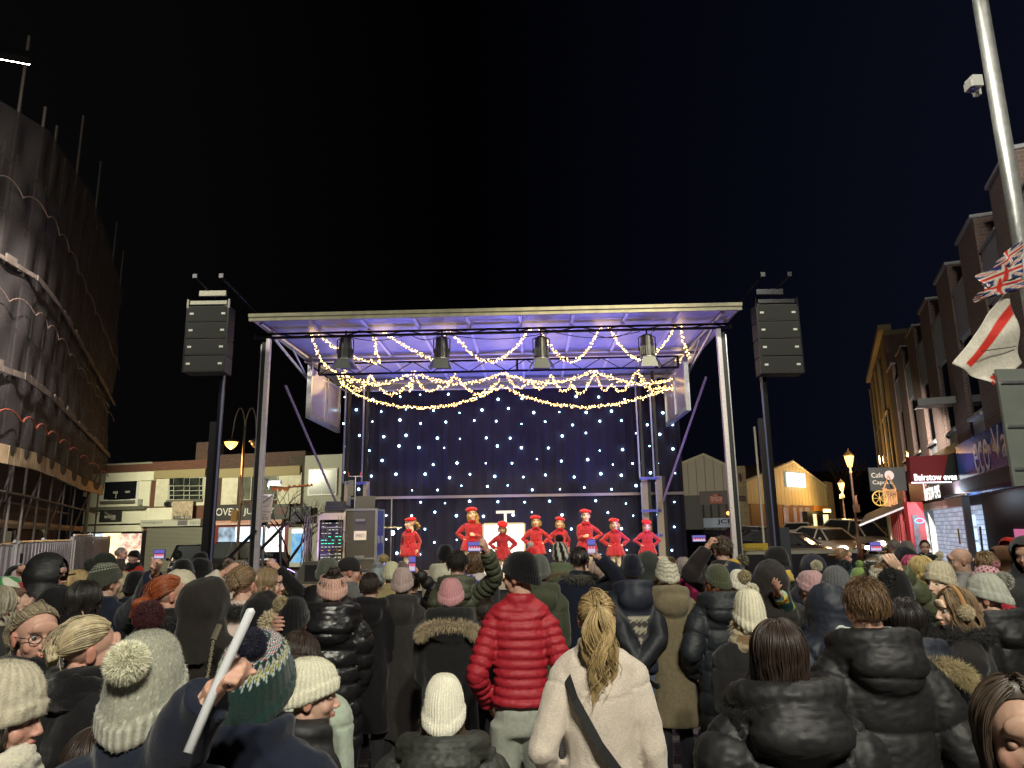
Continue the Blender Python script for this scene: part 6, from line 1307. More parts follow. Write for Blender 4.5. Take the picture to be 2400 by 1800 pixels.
# awning
w0, w1, w2, w3 = at(2011, 1230, 24), at(2022, 1212, 24.5), at(2113, 1182, 23.5), at(2118, 1190, 23.0)
b = MB(); e0, e1, e2, e3 = at(2012, 1230, 22.6), at(2117, 1187, 22.6), at(2110, 1168, 25.4), at(2030, 1205, 25.4); b.add([e0, e1, e2, e3]+[v-Vector((0, 0, .04)) for v in (e0, e1, e2, e3)], [(0, 1, 2, 3), (7, 6, 5, 4), (0, 4, 5, 1), (1, 5, 6, 2), (2, 6, 7, 3), (3, 7, 4, 0)])
aw = b.build('awning', mat('awning_dark', (.02, .018, .018), .7, noise=.2)); tag(aw, 'dark cafe awning with a pale metal front bar', 'awning'); b = MB(); b.tube([e0-Vector((0, .03, .03)), e1-Vector((0, .03, .03))], .035, 8); b.build('front_bar', mat('bar_pale', (.5, .48, .52), .35, .5), aw)
# stone building beyond
SBf = Frame((at(2052, 1000, 40).x, 40), (at(2098, 1000, 29).x, 29)); sb = thing('stone_bank', 'pale stone fronted building with tall narrow windows beyond the brick parade', 'building', SBf.o, SBf.rz)
hs1 = at(2098, 775, 29).z; stn = brickmat('pale_stone', (.20, .165, .09), (.16, .13, .08), (.18, .15, .09), 1, .9, .35); b = MB(); b.bx(0, SBf.len, 0, 7, 0, hs1); b.build('wall', stn, sb)
b = MB(); b.bx(-.1, SBf.len+.1, -.2, 0.3, hs1+.002, hs1+.25); b.build('cornice', mat('cornice_st', (.25, .2, .1), .8), sb)
for i in range(4):
    u = 1.4+i*2.6; b = MB(); b.bx(u, u+1.2, -.12, -.001, 4.0, 7.0); w = b.build('window', mat('stone_trim', (.45, .38, .2), .7), sb); b = MB(); b.bx(u+.15, u+1.05, -.13, -.121, 4.2, 6.8); b.build('pane', glassd, w); b = MB(); b.bx(u-.1, u+1.3, -.3, -.122, 3.8, 3.99); b.build('sill', mat('stone_trim', (.45, .38, .2), .7), w)
    b = MB(); b.bx(u-.35, u-.1, -.18, -.0015, 3.2, hs1-.6); b.build('pilaster', stn, sb)
b = MB(); b.bx(SBf.len+.003, SBf.len+.4, -.05, 6, 0, hs1-.3); b.build('end_wall', dkbrick, sb)
# ================================================================ industrial units, street and cars beyond
def shed(x0, D0, x1, D1, yap, yea, xap, label, clad, low, name='retail_unit'):
    fr = Frame(tuple(at(x0, 1200, D0))[:2], tuple(at(x1, 1200, D1))[:2]); L = fr.len; r = thing(name, label, 'retail unit', fr.o, fr.rz)
    ua_ = fr.uv(xap, yap)[0]; za = fr.uv(xap, yap)[1]; ze = fr.uv(x0+4, yea)[1]; ze = min(ze, za-.6)
    b = MB(); b.prism([(0, 0), (L, 0), (L, ze), (ua_, za), (0, ze)], 0, 14); b.build('wall', low, r)
    zc = ze*.72; b = MB(); n = int(L/.5)
    def ztop(u): return ze+(za-ze)*(u/ua_ if u < ua_ else (L-u)/(L-ua_))
    for i in range(n):
        a, c = L*i/n, L*(i+1)/n-.03; b.prism([(a, zc), (c, zc), (c, ztop(c)), (a, ztop(a))], -.06, -.002)
    b.build('cladding', clad, r); b = MB(); b.tube([(0, -.05, ze+.05), (ua_, -.05, za+.05), (L, -.05, ze+.05)], .10, 6); b.build('verge', mat('verge_pale', (.5, .48, .36), .6), r)
    return fr, r, L, ze, za, zc
clad1 = mat('cladding_grey', (.36, .34, .28), .6, noise=.1); clad2 = mat('cladding_gold', (.42, .38, .22), .6, noise=.1); lowb = mat('low_brown', (.20, .10, .045), .7, noise=.2, nscale=1)
fr, r, L, ze, za, zc = shed(1560, 47, 1722, 45, 1067, 1105, 1650, 'grey clad retail unit with a red sign seen between the stage tower and post', clad1, mat('low_grey', (.08, .08, .085), .5))
s0, s1 = fr.uv(1665, 1180), fr.uv(1694, 1158); b = MB(); b.bx(fr.uv(1640, 1165)[0], L-.1, -.1, -.062, fr.uv(1690, 1182)[1], fr.uv(1690, 1150)[1]); b.build('sign_band', mat('band_grey', (.12, .11, .11), .6), r)
b = MB(); b.bx(s0[0], s1[0], -.15, -.101, s0[1], s1[1]-.15); b.tube([((s0[0]+s1[0])/2, -.13, s1[1]-.15), ((s0[0]+s1[0])/2, -.13, s1[1])], .25, 12); sg = b.build('sign_panel', mat('sign_maroon', (.42, .12, .10), .5), r); text('TOP NOTCH', mat('letter_white', (.75, .74, .66), .6), Mtext((s0[0]+s1[0])/2, -.16, (s0[1]+s1[1])/2), (s1[0]-s0[0])*.85, .3, sg)
for i in range(4): b = MB(); u = L*(.55+i*.11); b.bx(u, u+.08, -.05, -.002, 0, zc); b.build('mullion', blackp, r)
q0 = fr.uv(1709, 1203); b = MB(); b.sphere((q0[0], -.3, q0[1]), .12, 8, 6); b.build('amber_lamp', em('amber_lit', (1, .35, .08), 4), r)
pf = Frame(tuple(at(1724, 1200, 44.5))[:2], tuple(at(1755, 1200, 44.5))[:2]); blk = brickmat('buff_block', (.30, .26, .15), (.25, .21, .13), (.15, .13, .08), 1, .6, .3)
bp = thing('block_pier', 'buff blockwork pier with an oval plaque between two retail units', 'pier', pf.o, pf.rz); b = MB(); b.bx(0, pf.len, 0, 2, 0, pf.uv(1735, 1092)[1]); b.build('wall', blk, bp)
q0 = pf.uv(1734, 1119); b = MB(); b.sphere((q0[0], -.02, q0[1]), (.11, .04, .28), 12, 8); b.build('plaque', mat('plaque', (.08, .03, .02), .6), bp); q0, q1 = pf.uv(1728, 1175), pf.uv(1747, 1162); b = MB(); b.bx(q0[0], q1[0], -.06, -.002, q0[1], q1[1]); s_ = b.build('small_sign', mat('sign_black', (.03, .03, .028), .5), bp); text('TOOLS', mat('ink_red2', (.42, .05, .03), .6), Mtext((q0[0]+q1[0])/2, -.065, (q0[1]+q1[1])/2), .36, .12, s_)
fr, r, L, ze, za, zc = shed(1752, 46, 1940, 54, 1083, 1130, 1856, 'gold lit retail unit with a glowing white fishing shop sign', clad2, lowb)
def fq(x0, y0, x1, y1, w0, w1): a = flat(fr, x0, y0, x1, y1); return (a[0], a[1], w0, w1, a[2], a[3])
sgn = part(r, 'lit_sign', em('sign_white_lit', (.80, .97, 1), 1.6), [fq(1838, 1107, 1880, 1143, -.3, -.12)]); a = flat(fr, 1842, 1112, 1877, 1130)
text('Angling', mat('ink_bright_red', (.6, .02, .03), .5), Mtext(a[0]+(a[1]-a[0])*.28, -.31, (a[2]+a[3])/2), (a[1]-a[0])*.5, .42, sgn); text('Direct', mat('ink', (.05, .06, .06), .6), Mtext(a[0]+(a[1]-a[0])*.77, -.31, (a[2]+a[3])/2), (a[1]-a[0])*.42, .42, sgn); text('get out fishing', mat('ink', (.05, .06, .06), .6), Mtext((a[0]+a[1])/2, -.31, a[2]-.25), (a[1]-a[0])*.5, .12, sgn)
part(r, 'door_panel', mat('door_brown', (.16, .075, .03), .6), [fq(1754, 1137, 1810, 1250, -.03, -.002)])
w = part(r, 'window', mat('frame_brown', (.14, .07, .035), .5), [fq(1832, 1150, 1903, 1240, -.04, -.002)]); part(r, 'lit_pane', litmat('pane_ang', (.55, .34, .24), (.28, .17, .14), .55, 1), [fq(x0, y0, x1, y1, -.05, -.041) for x0, x1 in ((1834, 1850), (1857, 1869), (1871, 1883), (1885, 1901)) for y0, y1 in ((1152, 1186), (1189, 1238))], 0., w)
part(r, 'orange_panel', mat('panel_orange', (.55, .24, .05), .6), [fq(1904, 1160, 1938, 1198, -.05, -.002)])
en = part(r, 'entrance', blackp, [fq(1878, 1199, 1935, 1245, -.4, -.052)]); part(r, 'lit_pane', litmat('pane_ent', (1, .80, .42), (.7, .5, .25), 1.6, 2), [fq(1892, 1205, 1904, 1243, -.41, -.401)], 0., en); part(r, 'lit_pane', litmat('pane_ent', (1, .80, .42), (.7, .5, .25), 1.6, 2), [fq(1916, 1206, 1932, 1243, -.41, -.401)], 0., en)
lamp('unit_glow', 'POINT', fr.M @ Vector((fq(1905, 1205, 1910, 1210, 0, 0)[0], -3.5, 6.5)), 300, (1, .68, .36), size=.3); b = MB(); q0 = fr.uv(1906, 1198); b.box((q0[0], -1, q0[1]), (.9, .15, .22)); b.build('wall_lamp', em('wall_lamp_lit', (1, .75, .2), 6), r)
pf = Frame(tuple(at(1941, 1200, 54))[:2], tuple(at(1958, 1200, 55.5))[:2]); bp = thing('block_pier', 'buff blockwork pier at the road end of the gold lit unit', 'pier', pf.o, pf.rz); b = MB(); b.bx(0, pf.len, 0, 3, 0, pf.uv(1945, 1130)[1]); b.build('wall', blk, bp)
# dark hill/houses beyond
b = MB(); b.bx(14, 60, 118, 119, 0, 11); b.bx(22, 75, 105, 106, 0, 8); o = b.build('distant_terrace', mat('far_dark', (.02, .016, .012), .9, noise=.4, nscale=.3)); tag(o, 'dark unlit terrace of houses far up the road', 'houses')
for k, (x, D, lab) in enumerate(((1975, 62, 'dark bare tree beyond the second lantern lamp'), (2010, 72, 'dark bare tree far up the road behind the lantern lamp'))): p = at(x, 1230, D); tree(p.x, D, 9, lab, 20+k, mat('bark_dark', (.05, .035, .02), .9))
def lantern(x, ytop, ybase, D, label, e):
    p = at(x, ybase, D); zt_ = at(x-8, ytop, D).z; zg = gz(p.x, D); r = thing('lantern_lamp', label, 'street lamp', (p.x, D, zg), 0, 'old style lantern street lamps along the road'); h = zt_-zg
    b = MB(); b.lathe([(.14, 0), (.14, .5), (.10, .6), (.09, 1.2), (.055, 1.3), (.045, h-1.15), (.08, h-1.1), (.03, h-1.0), (.05, h-.86)], n=12); b.build('column', mat('lamp_pinkgrey', (.40, .30, .28), .45), r, True)
    b = MB(); b.lathe([(.10, h-.85), (.22, h-.35)], n=4); b.build('lantern_glass', em('lantern_lit', (1, .50, .10), 5), r)
    b = MB(); b.lathe([(.26, h-.345), (.24, h-.30), (.08, h-.12), (.03, h-.05), (.01, h)], n=4); 
    for k in range(4): a = 2*PI*k/4; b.tube([(.105*math.cos(a), .105*math.sin(a), h-.86), (.228*math.cos(a), .228*math.sin(a), h-.345)], .012, 5)
    b.build('lantern_frame', mat('lantern_dark', (.05, .04, .03), .5), r); lamp('lantern_glow', 'POINT', (p.x, D-.45, zg+h-.5), e, (1, .52, .16), size=.2)
lantern(2016, 1051, 1310, 33, 'closer lantern street lamp glowing orange beside the awning', 260)
lantern(1983, 1121, 1240, 50, 'more distant lantern street lamp glowing over the silver car', 800)
p = at(2008, 1200, 26.8); cloth('pennant', 'pink lit flag drooping from the closer lantern lamp', 'flag', [at(2003, 1165, 32.7), at(2007, 1160, 32.7), at(2013, 1190, 32.7), at(2004, 1195, 32.7)], lambda u, v: (.6, .4, .42), 8, 12, .05, 3)
b = MB(); q0, q1 = at(2000, 1201, 32.9), at(2014, 1183, 32.9); b.bx(q0.x, q1.x, 32.88, 32.9, q0.z, q1.z); tag(b.build('road_sign', mat('sign_backing', (.4, .36, .36), .5)), 'small grey sign plate behind the closer lantern lamp column', 'road sign')
cloth('pennant', 'pale flag drooping from the more distant lantern lamp', 'flag', [at(1966, 1160, 49.8), at(1976, 1155, 49.8), at(1981, 1166, 49.8), at(1967, 1170, 49.8)], lambda u, v: (.55, .45, .35), 8, 8, .05, 4)
p = at(1788, 1240, 30); b = MB(); b.tube([(p.x, 30, 0), (p.x, 30, at(1785, 1000, 30).z)], .05, 8); tag(b.build('lamp_column', mat('col_grey', (.25, .24, .2), .5)), 'plain grey column standing before the brown unit door', 'lamp column')
# ---------------------------------------------------------------- cars
tyre = mat('tyre', (.02, .02, .02), .8); rimm = mat('rim', (.4, .4, .42), .3, .8)
def car(x, D, yaw, col, label, L=4.2, Wc=1.76, Hc=1.46, kind='hatch', head=0, tail=0, z=None, met=.0):
    p = at(x, 1260, D); zg = gz(p.x, D) if z is None else z; r = thing('parked_car', label, 'car', (p.x, D, zg+.02), yaw, 'cars on and beside the road behind the stage'); cm = mat('car_%.2f_%.2f_%.2f' % col, col, .22, met, coat=.6)
    # x = width, front towards -y
    r.rotation_euler = (.075 if z is None else 0, 0, yaw); hl = L/2; n = 14; sec = [(-hl, .62, .38, .62), (-hl+.12, .80, .26, .76), (-hl+.5, .95, .22, .86), (-hl+1.0, 1, .22, .95), (-.2, 1, .22, .98), (hl-.9, 1, .22, 1.0), (hl-.25, .95, .24, 1.0), (hl-.03, .80, .32, .92), (hl, .66, .42, .8)]
    b = MB(); V = []
    for y, wf, z0, z1 in sec:
        for k in range(n): a = 2*PI*k/n; c, s_ = math.cos(a), math.sin(a); V.append((Wc/2*wf*math.copysign(abs(c)**.35, c), y, (z0+z1)/2+(z1-z0)/2*math.copysign(abs(s_)**.5, s_)))
    b.add(V, [(i*n+k, i*n+(k+1) % n, (i+1)*n+(k+1) % n, (i+1)*n+k) for i in range(len(sec)-1) for k in range(n)]+[tuple(range(n)), tuple(range(len(sec)*n-1, (len(sec)-1)*n-1, -1))]); b.build('body', cm, r, True)
    cab = [(-hl+1.05, .80, .93, .95), (-hl+1.75, .70, .93, Hc-.05), (-.1, .68, .93, Hc), (hl-.95, .68, .93, Hc-.04), (hl-.2, .74, .93, 1.0)]
    def cabin(sc, zt, nm, m, parent, inset=0.):
        b = MB(); V = []
        for y, wf, z0, z1 in cab: V += [(-Wc/2*.93*sc, y*sc, z0), (Wc/2*.93*sc, y*sc, z0), (Wc/2*wf*sc, y*sc, max(z1-inset, z0+.01)), (-Wc/2*wf*sc, y*sc, max(z1-inset, z0+.01))]
        b.add(V, [(i*4+k, i*4+(k+1) % 4, i*4+4+(k+1) % 4, i*4+4+k) for i in range(4) for k in range(4)]+[(3, 2, 1, 0), (16, 17, 18, 19)]); return b.build(nm, m, parent)
    cb = cabin(1, Hc, 'glasshouse', mat('car_glass', (.04, .045, .05), .12, spec=1.), r)  # glass colour lightened to stand for grey reflections
    b = MB()   # roof skin and pillars
    y0, y1 = cab[1][0], cab[3][0]; b.bx(-Wc/2*.70, Wc/2*.70, y0, y1, Hc-.035, Hc+.02)
    for s_ in (-1, 1):
        for (ya, za, wa, yb, zb_, wb) in ((cab[0][0], .95, .93, y0, Hc-.03, .70), (-.1, .95, .93, -.1, Hc-.02, .70), (cab[4][0], .97, .93, y1, Hc-.03, .70)): b.tube([(s_*Wc/2*wa, ya, za), (s_*Wc/2*wb, yb, zb_)], .045, 6)
    b.build('roof', cm, r)
    for sx_ in (-1, 1):
        for y in (-hl+.78, hl-.75):
            b = MB(); b.tube([(sx_*(Wc/2-.20), y, .31), (sx_*(Wc/2+.005), y, .31)], .31, 18); wh = b.build('wheel', tyre, r); b = MB(); b.tube([(sx_*(Wc/2+.006), y, .31), (sx_*(Wc/2+.02), y, .31)], .19, 12); b.build('rim', rimm, wh)
        b = MB(); b.sphere((sx_*Wc*.36, -hl+.12, .66), (.17, .09, .09), 10, 7); b.build('headlight', em('head_on', (1, .93, .75), head) if head else mat('head_off', (.5, .5, .5), .1), r)
        b = MB(); b.sphere((sx_*Wc*.40, hl-.08, .84), (.13, .07, .12), 10, 7); b.build('tail_light', em('tail_on', (1, .03, .02), tail) if tail else mat('tail_off', (.35, .01, .01), .2), r)
        b = MB(); b.sphere((sx_*(Wc/2+.06), -hl+1.45, 1.0), (.09, .06, .07), 8, 6); b.build('wing_mirror', cm, r)
    b = MB(); b.bx(-.45, .45, -hl-.015, -hl+.1, .42, .56); b.build('grille', blackp, r); b = MB(); b.bx(-.26, .26, -hl-.03, -hl-.016, .40, .51); b.build('number_plate', mat('plate_white', (.6, .6, .55), .5), r); b = MB(); b.bx(-.26, .26, hl+.002, hl+.02, .60, .71); b.build('number_plate', mat('plate_yellow', (.6, .5, .05), .5), r)
    if head:
        for sx_ in (-1, 1): q_ = Matrix.Rotation(yaw, 3, 'Z') @ Vector((sx_*Wc*.36, -hl-.1, .66)); f_ = Matrix.Rotation(yaw, 3, 'Z') @ Vector((0, -10, 0)); lamp('headlight_beam', 'SPOT', (p.x+q_.x, D+q_.y, zg+.68), 45, (1, .92, .75), (p.x+q_.x+f_.x, D+q_.y+f_.y, zg-.2), .05, 80, .8)
    return r
car(1936, 37, .25, (.52, .47, .45), 'silver saloon with glaring headlights waiting by the barrier', 4.3, 1.78, 1.45, head=60)
car(2008, 41, .42, (.52, .50, .48), 'silver people carrier behind the saloon with both lamps lit', 4.5, 1.85, 1.72, head=30)
car(1878, 45, 2.6, (.58, .54, .46), 'white hatchback seen from behind in front of the gold lit unit', 4.2, 1.8, 1.45, tail=1.5)
car(2054, 58, .5, (.03, .035, .05), 'dark car shining beneath the awning far up the road', 4.2, 1.8, 1.5)
car(2075, 66, .3, (.50, .40, .28), 'pale car farthest up the road beside the red cafe', 4.2, 1.8, 1.45)
car(1772, 41, 1.3, (.015, .015, .02), 'glossy black car parked behind the yellow board', 4.3, 1.8, 1.45)
car(1806, 34, 1.5, (.012, .012, .016), 'low black car whose roof shows over the yellow board', 4.2, 1.8, 1.42)
car(1850, 33, .9, (.04, .035, .04), 'dark car half hidden beside the black mast with a red tail light', 4.2, 1.75, 1.4, tail=4)
car(566, 41.3, .9, (.012, .012, .014), 'black off road car with one bright lamp in front of the takeaway', 4.7, 1.95, 1.78, head=18, z=-.12)
car(450, 36, .4, (.015, .015, .018), 'shiny black car reflecting lights before the closed shutter', 4.4, 1.85, 1.65, z=-.05)
# van with roof board
D8 = 23; a0, a1 = at(1652, 1300, D8), at(1748, 1300, D8); r = thing('dark_van', 'black van with a pale roof board parked behind the stage post', 'van', ((a0.x+a1.x)/2, D8, 0), 0)
wv = (a1.x-a0.x); b = MB(); b.prism([(-wv/2, .3), (wv/2, .3), (wv/2+.02, 1.3), (wv/2-.12, 1.95), (-wv/2, 2.02)], 0, 4.5); b.build('body', mat('van_black', (.01, .01, .012), .25, coat=.4), r)
b = MB(); b.prism([(-wv/2+.1, 1.15), (wv/2-.25, 1.15), (wv/2-.35, 1.8), (-wv/2+.1, 1.85)], -.02, -.002); b.build('windscreen', glassd, r)
for s_ in (-1, 1): b = MB(); b.tube([(s_*(wv/2-.25), .9, .33), (s_*(wv/2+.01), .9, .33)], .33, 16); b.build('wheel', tyre, r)
b = MB(); zb_ = at(1690, 1236, D8).z; zt_ = at(1690, 1214, D8).z; b.bx(-wv/2, wv*.25, -.1, -.03, zb_, zt_); rbd = b.build('roof_board', mat('board_blue_lit', (.50, .56, .66), .4), r); q0 = at(1680, 1222, D8); text('JCB', blackp, Mtext(at(1697, 1222, D8).x-(a0.x+a1.x)/2, -.105, (zb_+zt_)/2+.02), .5, .17, rbd, bold=.02)  # blue light put into the white board's colour
# black trailer side with yellow board
D9 = 19; a0, a1 = at(1748, 1296, D9), at(2008, 1296, D9); r = thing('flatbed_trailer', 'long black trailer side with a pale top rail behind the crowd', 'trailer', (a0.x, D9, 0)); wv = a1.x-a0.x; zt_ = at(1850, 1293, D9).z
b = MB(); b.bx(0, wv, 0, 2, .4, zt_-.06); b.build('side_panel', mat('trailer_black', (.018, .018, .022), .4, noise=.3), r); b = MB(); b.bx(-.01, wv+.01, -.03, 2, zt_-.058, zt_+.02); b.build('top_rail', mat('rail_cream', (.42, .42, .32), .5), r)
for i in range(3): b = MB(); b.tube([(.8+i*1.1, .1, .35), (.8+i*1.1, .35, .35)], .35, 16); b.build('wheel', tyre, r)
b = MB(); b.bx(at(1743, 1280, D9).x, at(1818, 1280, D9).x, D9+.3, D9+.34, zt_+.03, at(1780, 1274, D9).z); o = b.build('yellow_board', mat('yellow_paint', (.62, .45, .04), .5)); tag(o, 'yellow advertising board propped along the black trailer', 'signboard'); text('Dominic', mat('ink', (.05, .06, .06), .6), Mtext(at(1772, 1283, D9).x, D9+.295, zt_+.08), .55, .1, o)
# grey utility box / barrier panels
b = MB(); p = at(1840, 1270, 17); b.bx(p.x-.13, p.x+.12, 17, 17.3, .2, at(1840, 1236, 17).z); tag(b.build('power_cabinet', mat('cab_slate', (.06, .065, .08), .5)), 'slate grey power cabinet beside the black mast', 'cabinet')
b = MB(); q0, q1 = at(489, 1310, 17), at(590, 1310, 17)
b.tube([(q0.x, 17, 1.1), (q1.x, 17, 1.1)], .02, 6); b.tube([(q0.x, 17, .2), (q1.x, 17, .2)], .02, 6)
for i in range(13): x = q0.x+(q1.x-q0.x)*i/12; b.tube([(x, 17, .2), (x, 17, 1.1)], .01, 5)
tag(b.build('crowd_barrier', alu), 'steel crowd barrier in front of the black off road car', 'barrier')
# ================================================================ the crowd
K = (.006, .006, .007); K2 = (.010, .010, .011); CH = (.025, .024, .023); NV = (.008, .011, .024); OL = (.060, .066, .038); BR = (.045, .034, .026)
BL = (.42, .30, .14); BLG = (.46, .38, .24); BN = (.10, .055, .028); DB = (.030, .018, .013); GY = (.22, .20, .17); RED = (.42, .012, .02); CRM = (.62, .57, .42); LB = (.20, .12, .06)
def bn(c, **k): return dict(k='beanie', c=c, **k)
def hr(k, c, **q): return dict(k=k, c=c, **q)
def addcuff(r, AR, i, c, rr=.075):
    si, Sx, E, Hn, hk = AR[i]; v, f, cc = furball(tuple(Hn), rr, 1500, c, 5, rr*.35, width=.003); b = MB(); b.sphere(Hn, rr*.8, 12, 8); bv = np.array([tuple(q) for q in b.v]); V, F, cc = merge([(v, f, cc), (bv, b.f, np.tile(np.array(c)*.7, (len(bv), 1)))]); npmesh('fur_cuff', V, F, M_FUR, r, False, cc)
def phone(x, y, D, w, h, label, yaw=0, roll=0., scr=True):
    """w,h photo pixels"""
    p = at(x, y, D); s = D/FPX*1.06; W2, H2 = w*s/2, h*s/2; o = None; b = MB(); b.box((0, 0, 0), (W2*2, .009, H2*2)); o = b.build('smartphone', blackp); o.location = p; o.rotation_euler = (0, roll, yaw); tag(o, label, 'phone', 'phones held up to film the show')
    if scr:
        b = MB(); b.box((0, -.0052, 0), (W2*1.86, .001, H2*1.86)); sc = b.build('screen', em('screen_violet', (.14, .12, .55), .9), o)
        b = MB(); r = random.Random(int(x)); b.box((0, -.0060, H2*.0), (W2*1.7, .0006, H2*.5)); b.build('stage_picture', em('screen_black', (.03, .02, .06), 1), sc)
        b = MB()
        for i in range(5): b.box((-W2*.7+W2*1.4*i/4, -.0068, -H2*.12), (W2*.16, .0006, H2*.36))
        b.build('dancer_picture', em('screen_red', (.9, .12, .2), 1.6), sc); b = MB(); b.box((0, -.0060, -H2*.55), (W2*1.7, .0006, H2*.5)); b.build('bright_band', em('screen_white', (.75, .66, .8), .8), sc)
    return o
# ---- nearest rows
def pat_grey(a, v, cuff):
    if cuff: return np.array((.33, .33, .27))*(1+.35*math.cos(a*30))
    c = np.array((.30, .30, .24)); 
    return c*1.7 if (math.sin(a*22+math.floor(v*30)*1.7) > .93 and int(v*44) % 3 == 0) else c
person('adult in a navy coat and grey speckled beanie with a big cream pompom', 356, 1480, 1.95, .05, -.05, 0, build=1.05, top='cloth', col=(.012, .017, .030), collar=.03, bulk=.04, hem=.6, arms=('front', 'front'),
       hat=dict(k='beanie', c=(.36, .36, .29), pattern=pat_grey, ribs=30, rib=.012, slouch=.02, top=.15, back=-.085, cuffh=.055, pom=((.80, .78, .60), .050, -.135, .115, .012, .02)), hatadd=.045, hair_=hr('short', BN))
person('profile woman in an oatmeal knitted beanie close to the edge of the picture', 40, 1549, 2.25, -1.0, -.45, -.1, build=.95, top='cloth', col=(.02, .035, .035), scarf=((.55, .52, .42), (.30, .29, .25)), hat=bn((.46, .42, .32), cable=True, ribs=24, rib=.02, slouch=.035, back=-.06, front=.02, top=.14, wide=.004), hair_=hr('long', (.05, .04, .03), length=.22), face=True, eyes_closed=True, hatadd=.05, skin='r')
def pat_fair(a, v, cuff):
    if v < .34: return np.array((.010, .035, .030))
    t = (a*14/PI) % 1; z = abs(t-.5)*2; q = (v-.34)*9.5
    for c0, c in ((.55, (.50, .58, .58)), (1.0, (.45, .40, .08)), (1.45, (.50, .52, .50))):
        if abs(q-c0-z*.9) < .17: return np.array(c)
    if 2.6 < q < 4.6: 
        k = int(a*28/PI)+int(q*5); return np.array([(.01, .02, .03), (.35, .50, .55), (.30, .02, .03), (.55, .55, .5)][k % 4])
    if abs(q-5.1-z*.4) < .15: return np.array((.5, .58, .58))
    return np.array((.010, .035, .030))
r, HM, Rw, AR = person('adult in a dark green zigzag patterned beanie holding up a long white stick', 610, 1484, 2.12, -.1, -.35, .30, build=1.05, top='cloth', col=NV, collar=.05, bulk=.045, hem=.6, ht=.25,
       arms=(('to', 497, 1625, 1.80, 'grip', (-.9, -.5, -.6)), 'front'), hat=dict(k='beanie', c=(.01, .035, .03), pattern=pat_fair, ribs=30, rib=.01, slouch=.04, top=.15, back=-.07, cuffh=.045, wide=.006, pom=((.012, .014, .04), .040, -.06, .20, .03, .014)), hatadd=.05)
p0, p1, p2 = at(588, 1432, 1.72), at(505, 1612, 1.76), at(440, 1765, 1.70); b = MB(); b.tube([p0+Vector((0, 0, .006)), p0, p1, p2], [.005, .0105, .011, .011], 14); o = b.build('foam_stick', mat('foam_white', (.62, .63, .66), .5), None, True); tag(o, 'long pale foam light stick held upright over the crowd', 'light stick')
person('woman in profile wearing a cream ribbed beanie and a fur edged hood', 738, 1538, 2.85, -1.0, -.35, -.05, top='puf', col=K2, bulk=.04, hood='downfur', furc=(.52, .44, .26), hat=bn((.66, .64, .50), ribs=34, rib=.03, slouch=.02, back=-.045, top=.135), hair_=hr('short', BN), face=True, eyes_closed=True, hatadd=.035, hem=.75)
person('stooping person in a pale sage green jacket with dark hair', 712, 1470, 3.4, .2, -.3, -.3, top='cloth', col=(.36, .42, .34), bulk=.04, hair_=hr('long', DB, length=.12), hatadd=.0, lean=.25, legs=(.5, .45, .40))
person('small child in a ribbed white beanie and dark olive puffer coat', 1042, 1532, 3.15, 0, 0, -.08, H=1.42, kid=.35, build=1.35, top='puf', col=(.024, .026, .021), baf=.13, bafamp=.012, bulk=.065, hood='down', hat=bn((.78, .75, .62), ribs=40, rib=.03, slouch=.045, back=-.075, top=.14, wide=.004), hair_=hr('long', BN, length=.10), hatadd=.05)
person('tall man in a quilted red jacket and black beanie looking sideways', 1216, 1291, 4.6, 0, 1.0, 0, build=.92, top='puf', col=(.36, .013, .026), baf=.050, bafamp=.009, hem=.95, bulk=.02, arms=('pocket', 'pocket'), hat=bn(K, slouch=.012, ribs=36), collar=.02, legs=(.34, .36, .31), legbulk=.018, face=True, shoes=(.3, .3, .3))
r, HM, Rw, AR = person('woman in a long cream fleece coat with a wavy blonde ponytail', 1395, 1386, 3.4, 0, 0, .12, top='wool', col=(.62, .54, .46), hem=.42, bulk=.026, build=.95, arms=('pocket', 'out'), hair_=hr('pony', BL, length=.40, tie=(0, -1, .55), wave=.026), hatadd=0, shoes=K)
b = MB(); P = [Rw @ Vector(v) for v in ((-.145, -.09, 1.42), (-.12, -.155, 1.34), (-.02, -.178, 1.16), (.10, -.168, 1.0), (.185, -.12, .92), (.22, -.02, .88))]; 
for i in range(len(P)-1):
    a, c = P[i], P[i+1]; b.add([a+Vector((-.012, 0, -.016)), a+Vector((.012, 0, .016)), c+Vector((.012, 0, .016)), c+Vector((-.012, 0, -.016))]+[v+Vector((0, -.004, 0)) for v in (a+Vector((-.012, 0, -.016)), a+Vector((.012, 0, .016)), c+Vector((.012, 0, .016)), c+Vector((-.012, 0, -.016)))], [(0, 1, 2, 3), (7, 6, 5, 4), (0, 4, 5, 1), (2, 6, 7, 3), (0, 3, 7, 4), (1, 5, 6, 2)])
o = b.build('shoulder_bag', mat('strap_black', (.015, .015, .016), .7), None); tag(o, 'black crossbody bag strap lying over the cream fleece coat', 'bag'); b = MB(); b.box(Rw @ Vector((.24, .04, .80)), (.10, .24, .18)); b.build('pouch', mat('strap_black', (.015, .015, .016), .7), o)
person('broad person in a black puffer coat with a black fur hood and glossy dark hair', 1816, 1457, 2.62, 0, -.15, -.1, build=1.1, top='puf', col=K2, baf=.135, bafamp=.014, bulk=.055, hood='down', furc=(.02, .018, .017), hair_=hr('long', DB, length=.14, wave=.003), hatadd=0, arms=('pocket', 'pocket'), hem=.62)
person('young man with tousled brown hair and a pale hood over a black puffer', 2021, 1358, 3.2, 0, -.05, 0, build=1.03, top='puf', col=K2, baf=.20, bafamp=.010, bulk=.05, hood='down', scarf=((.56, .62, .58),), hair_=hr('short', (.13, .075, .035), length=.42), hatadd=.0, hem=.5, arms=('pocket', 'pocket'), skin='r')
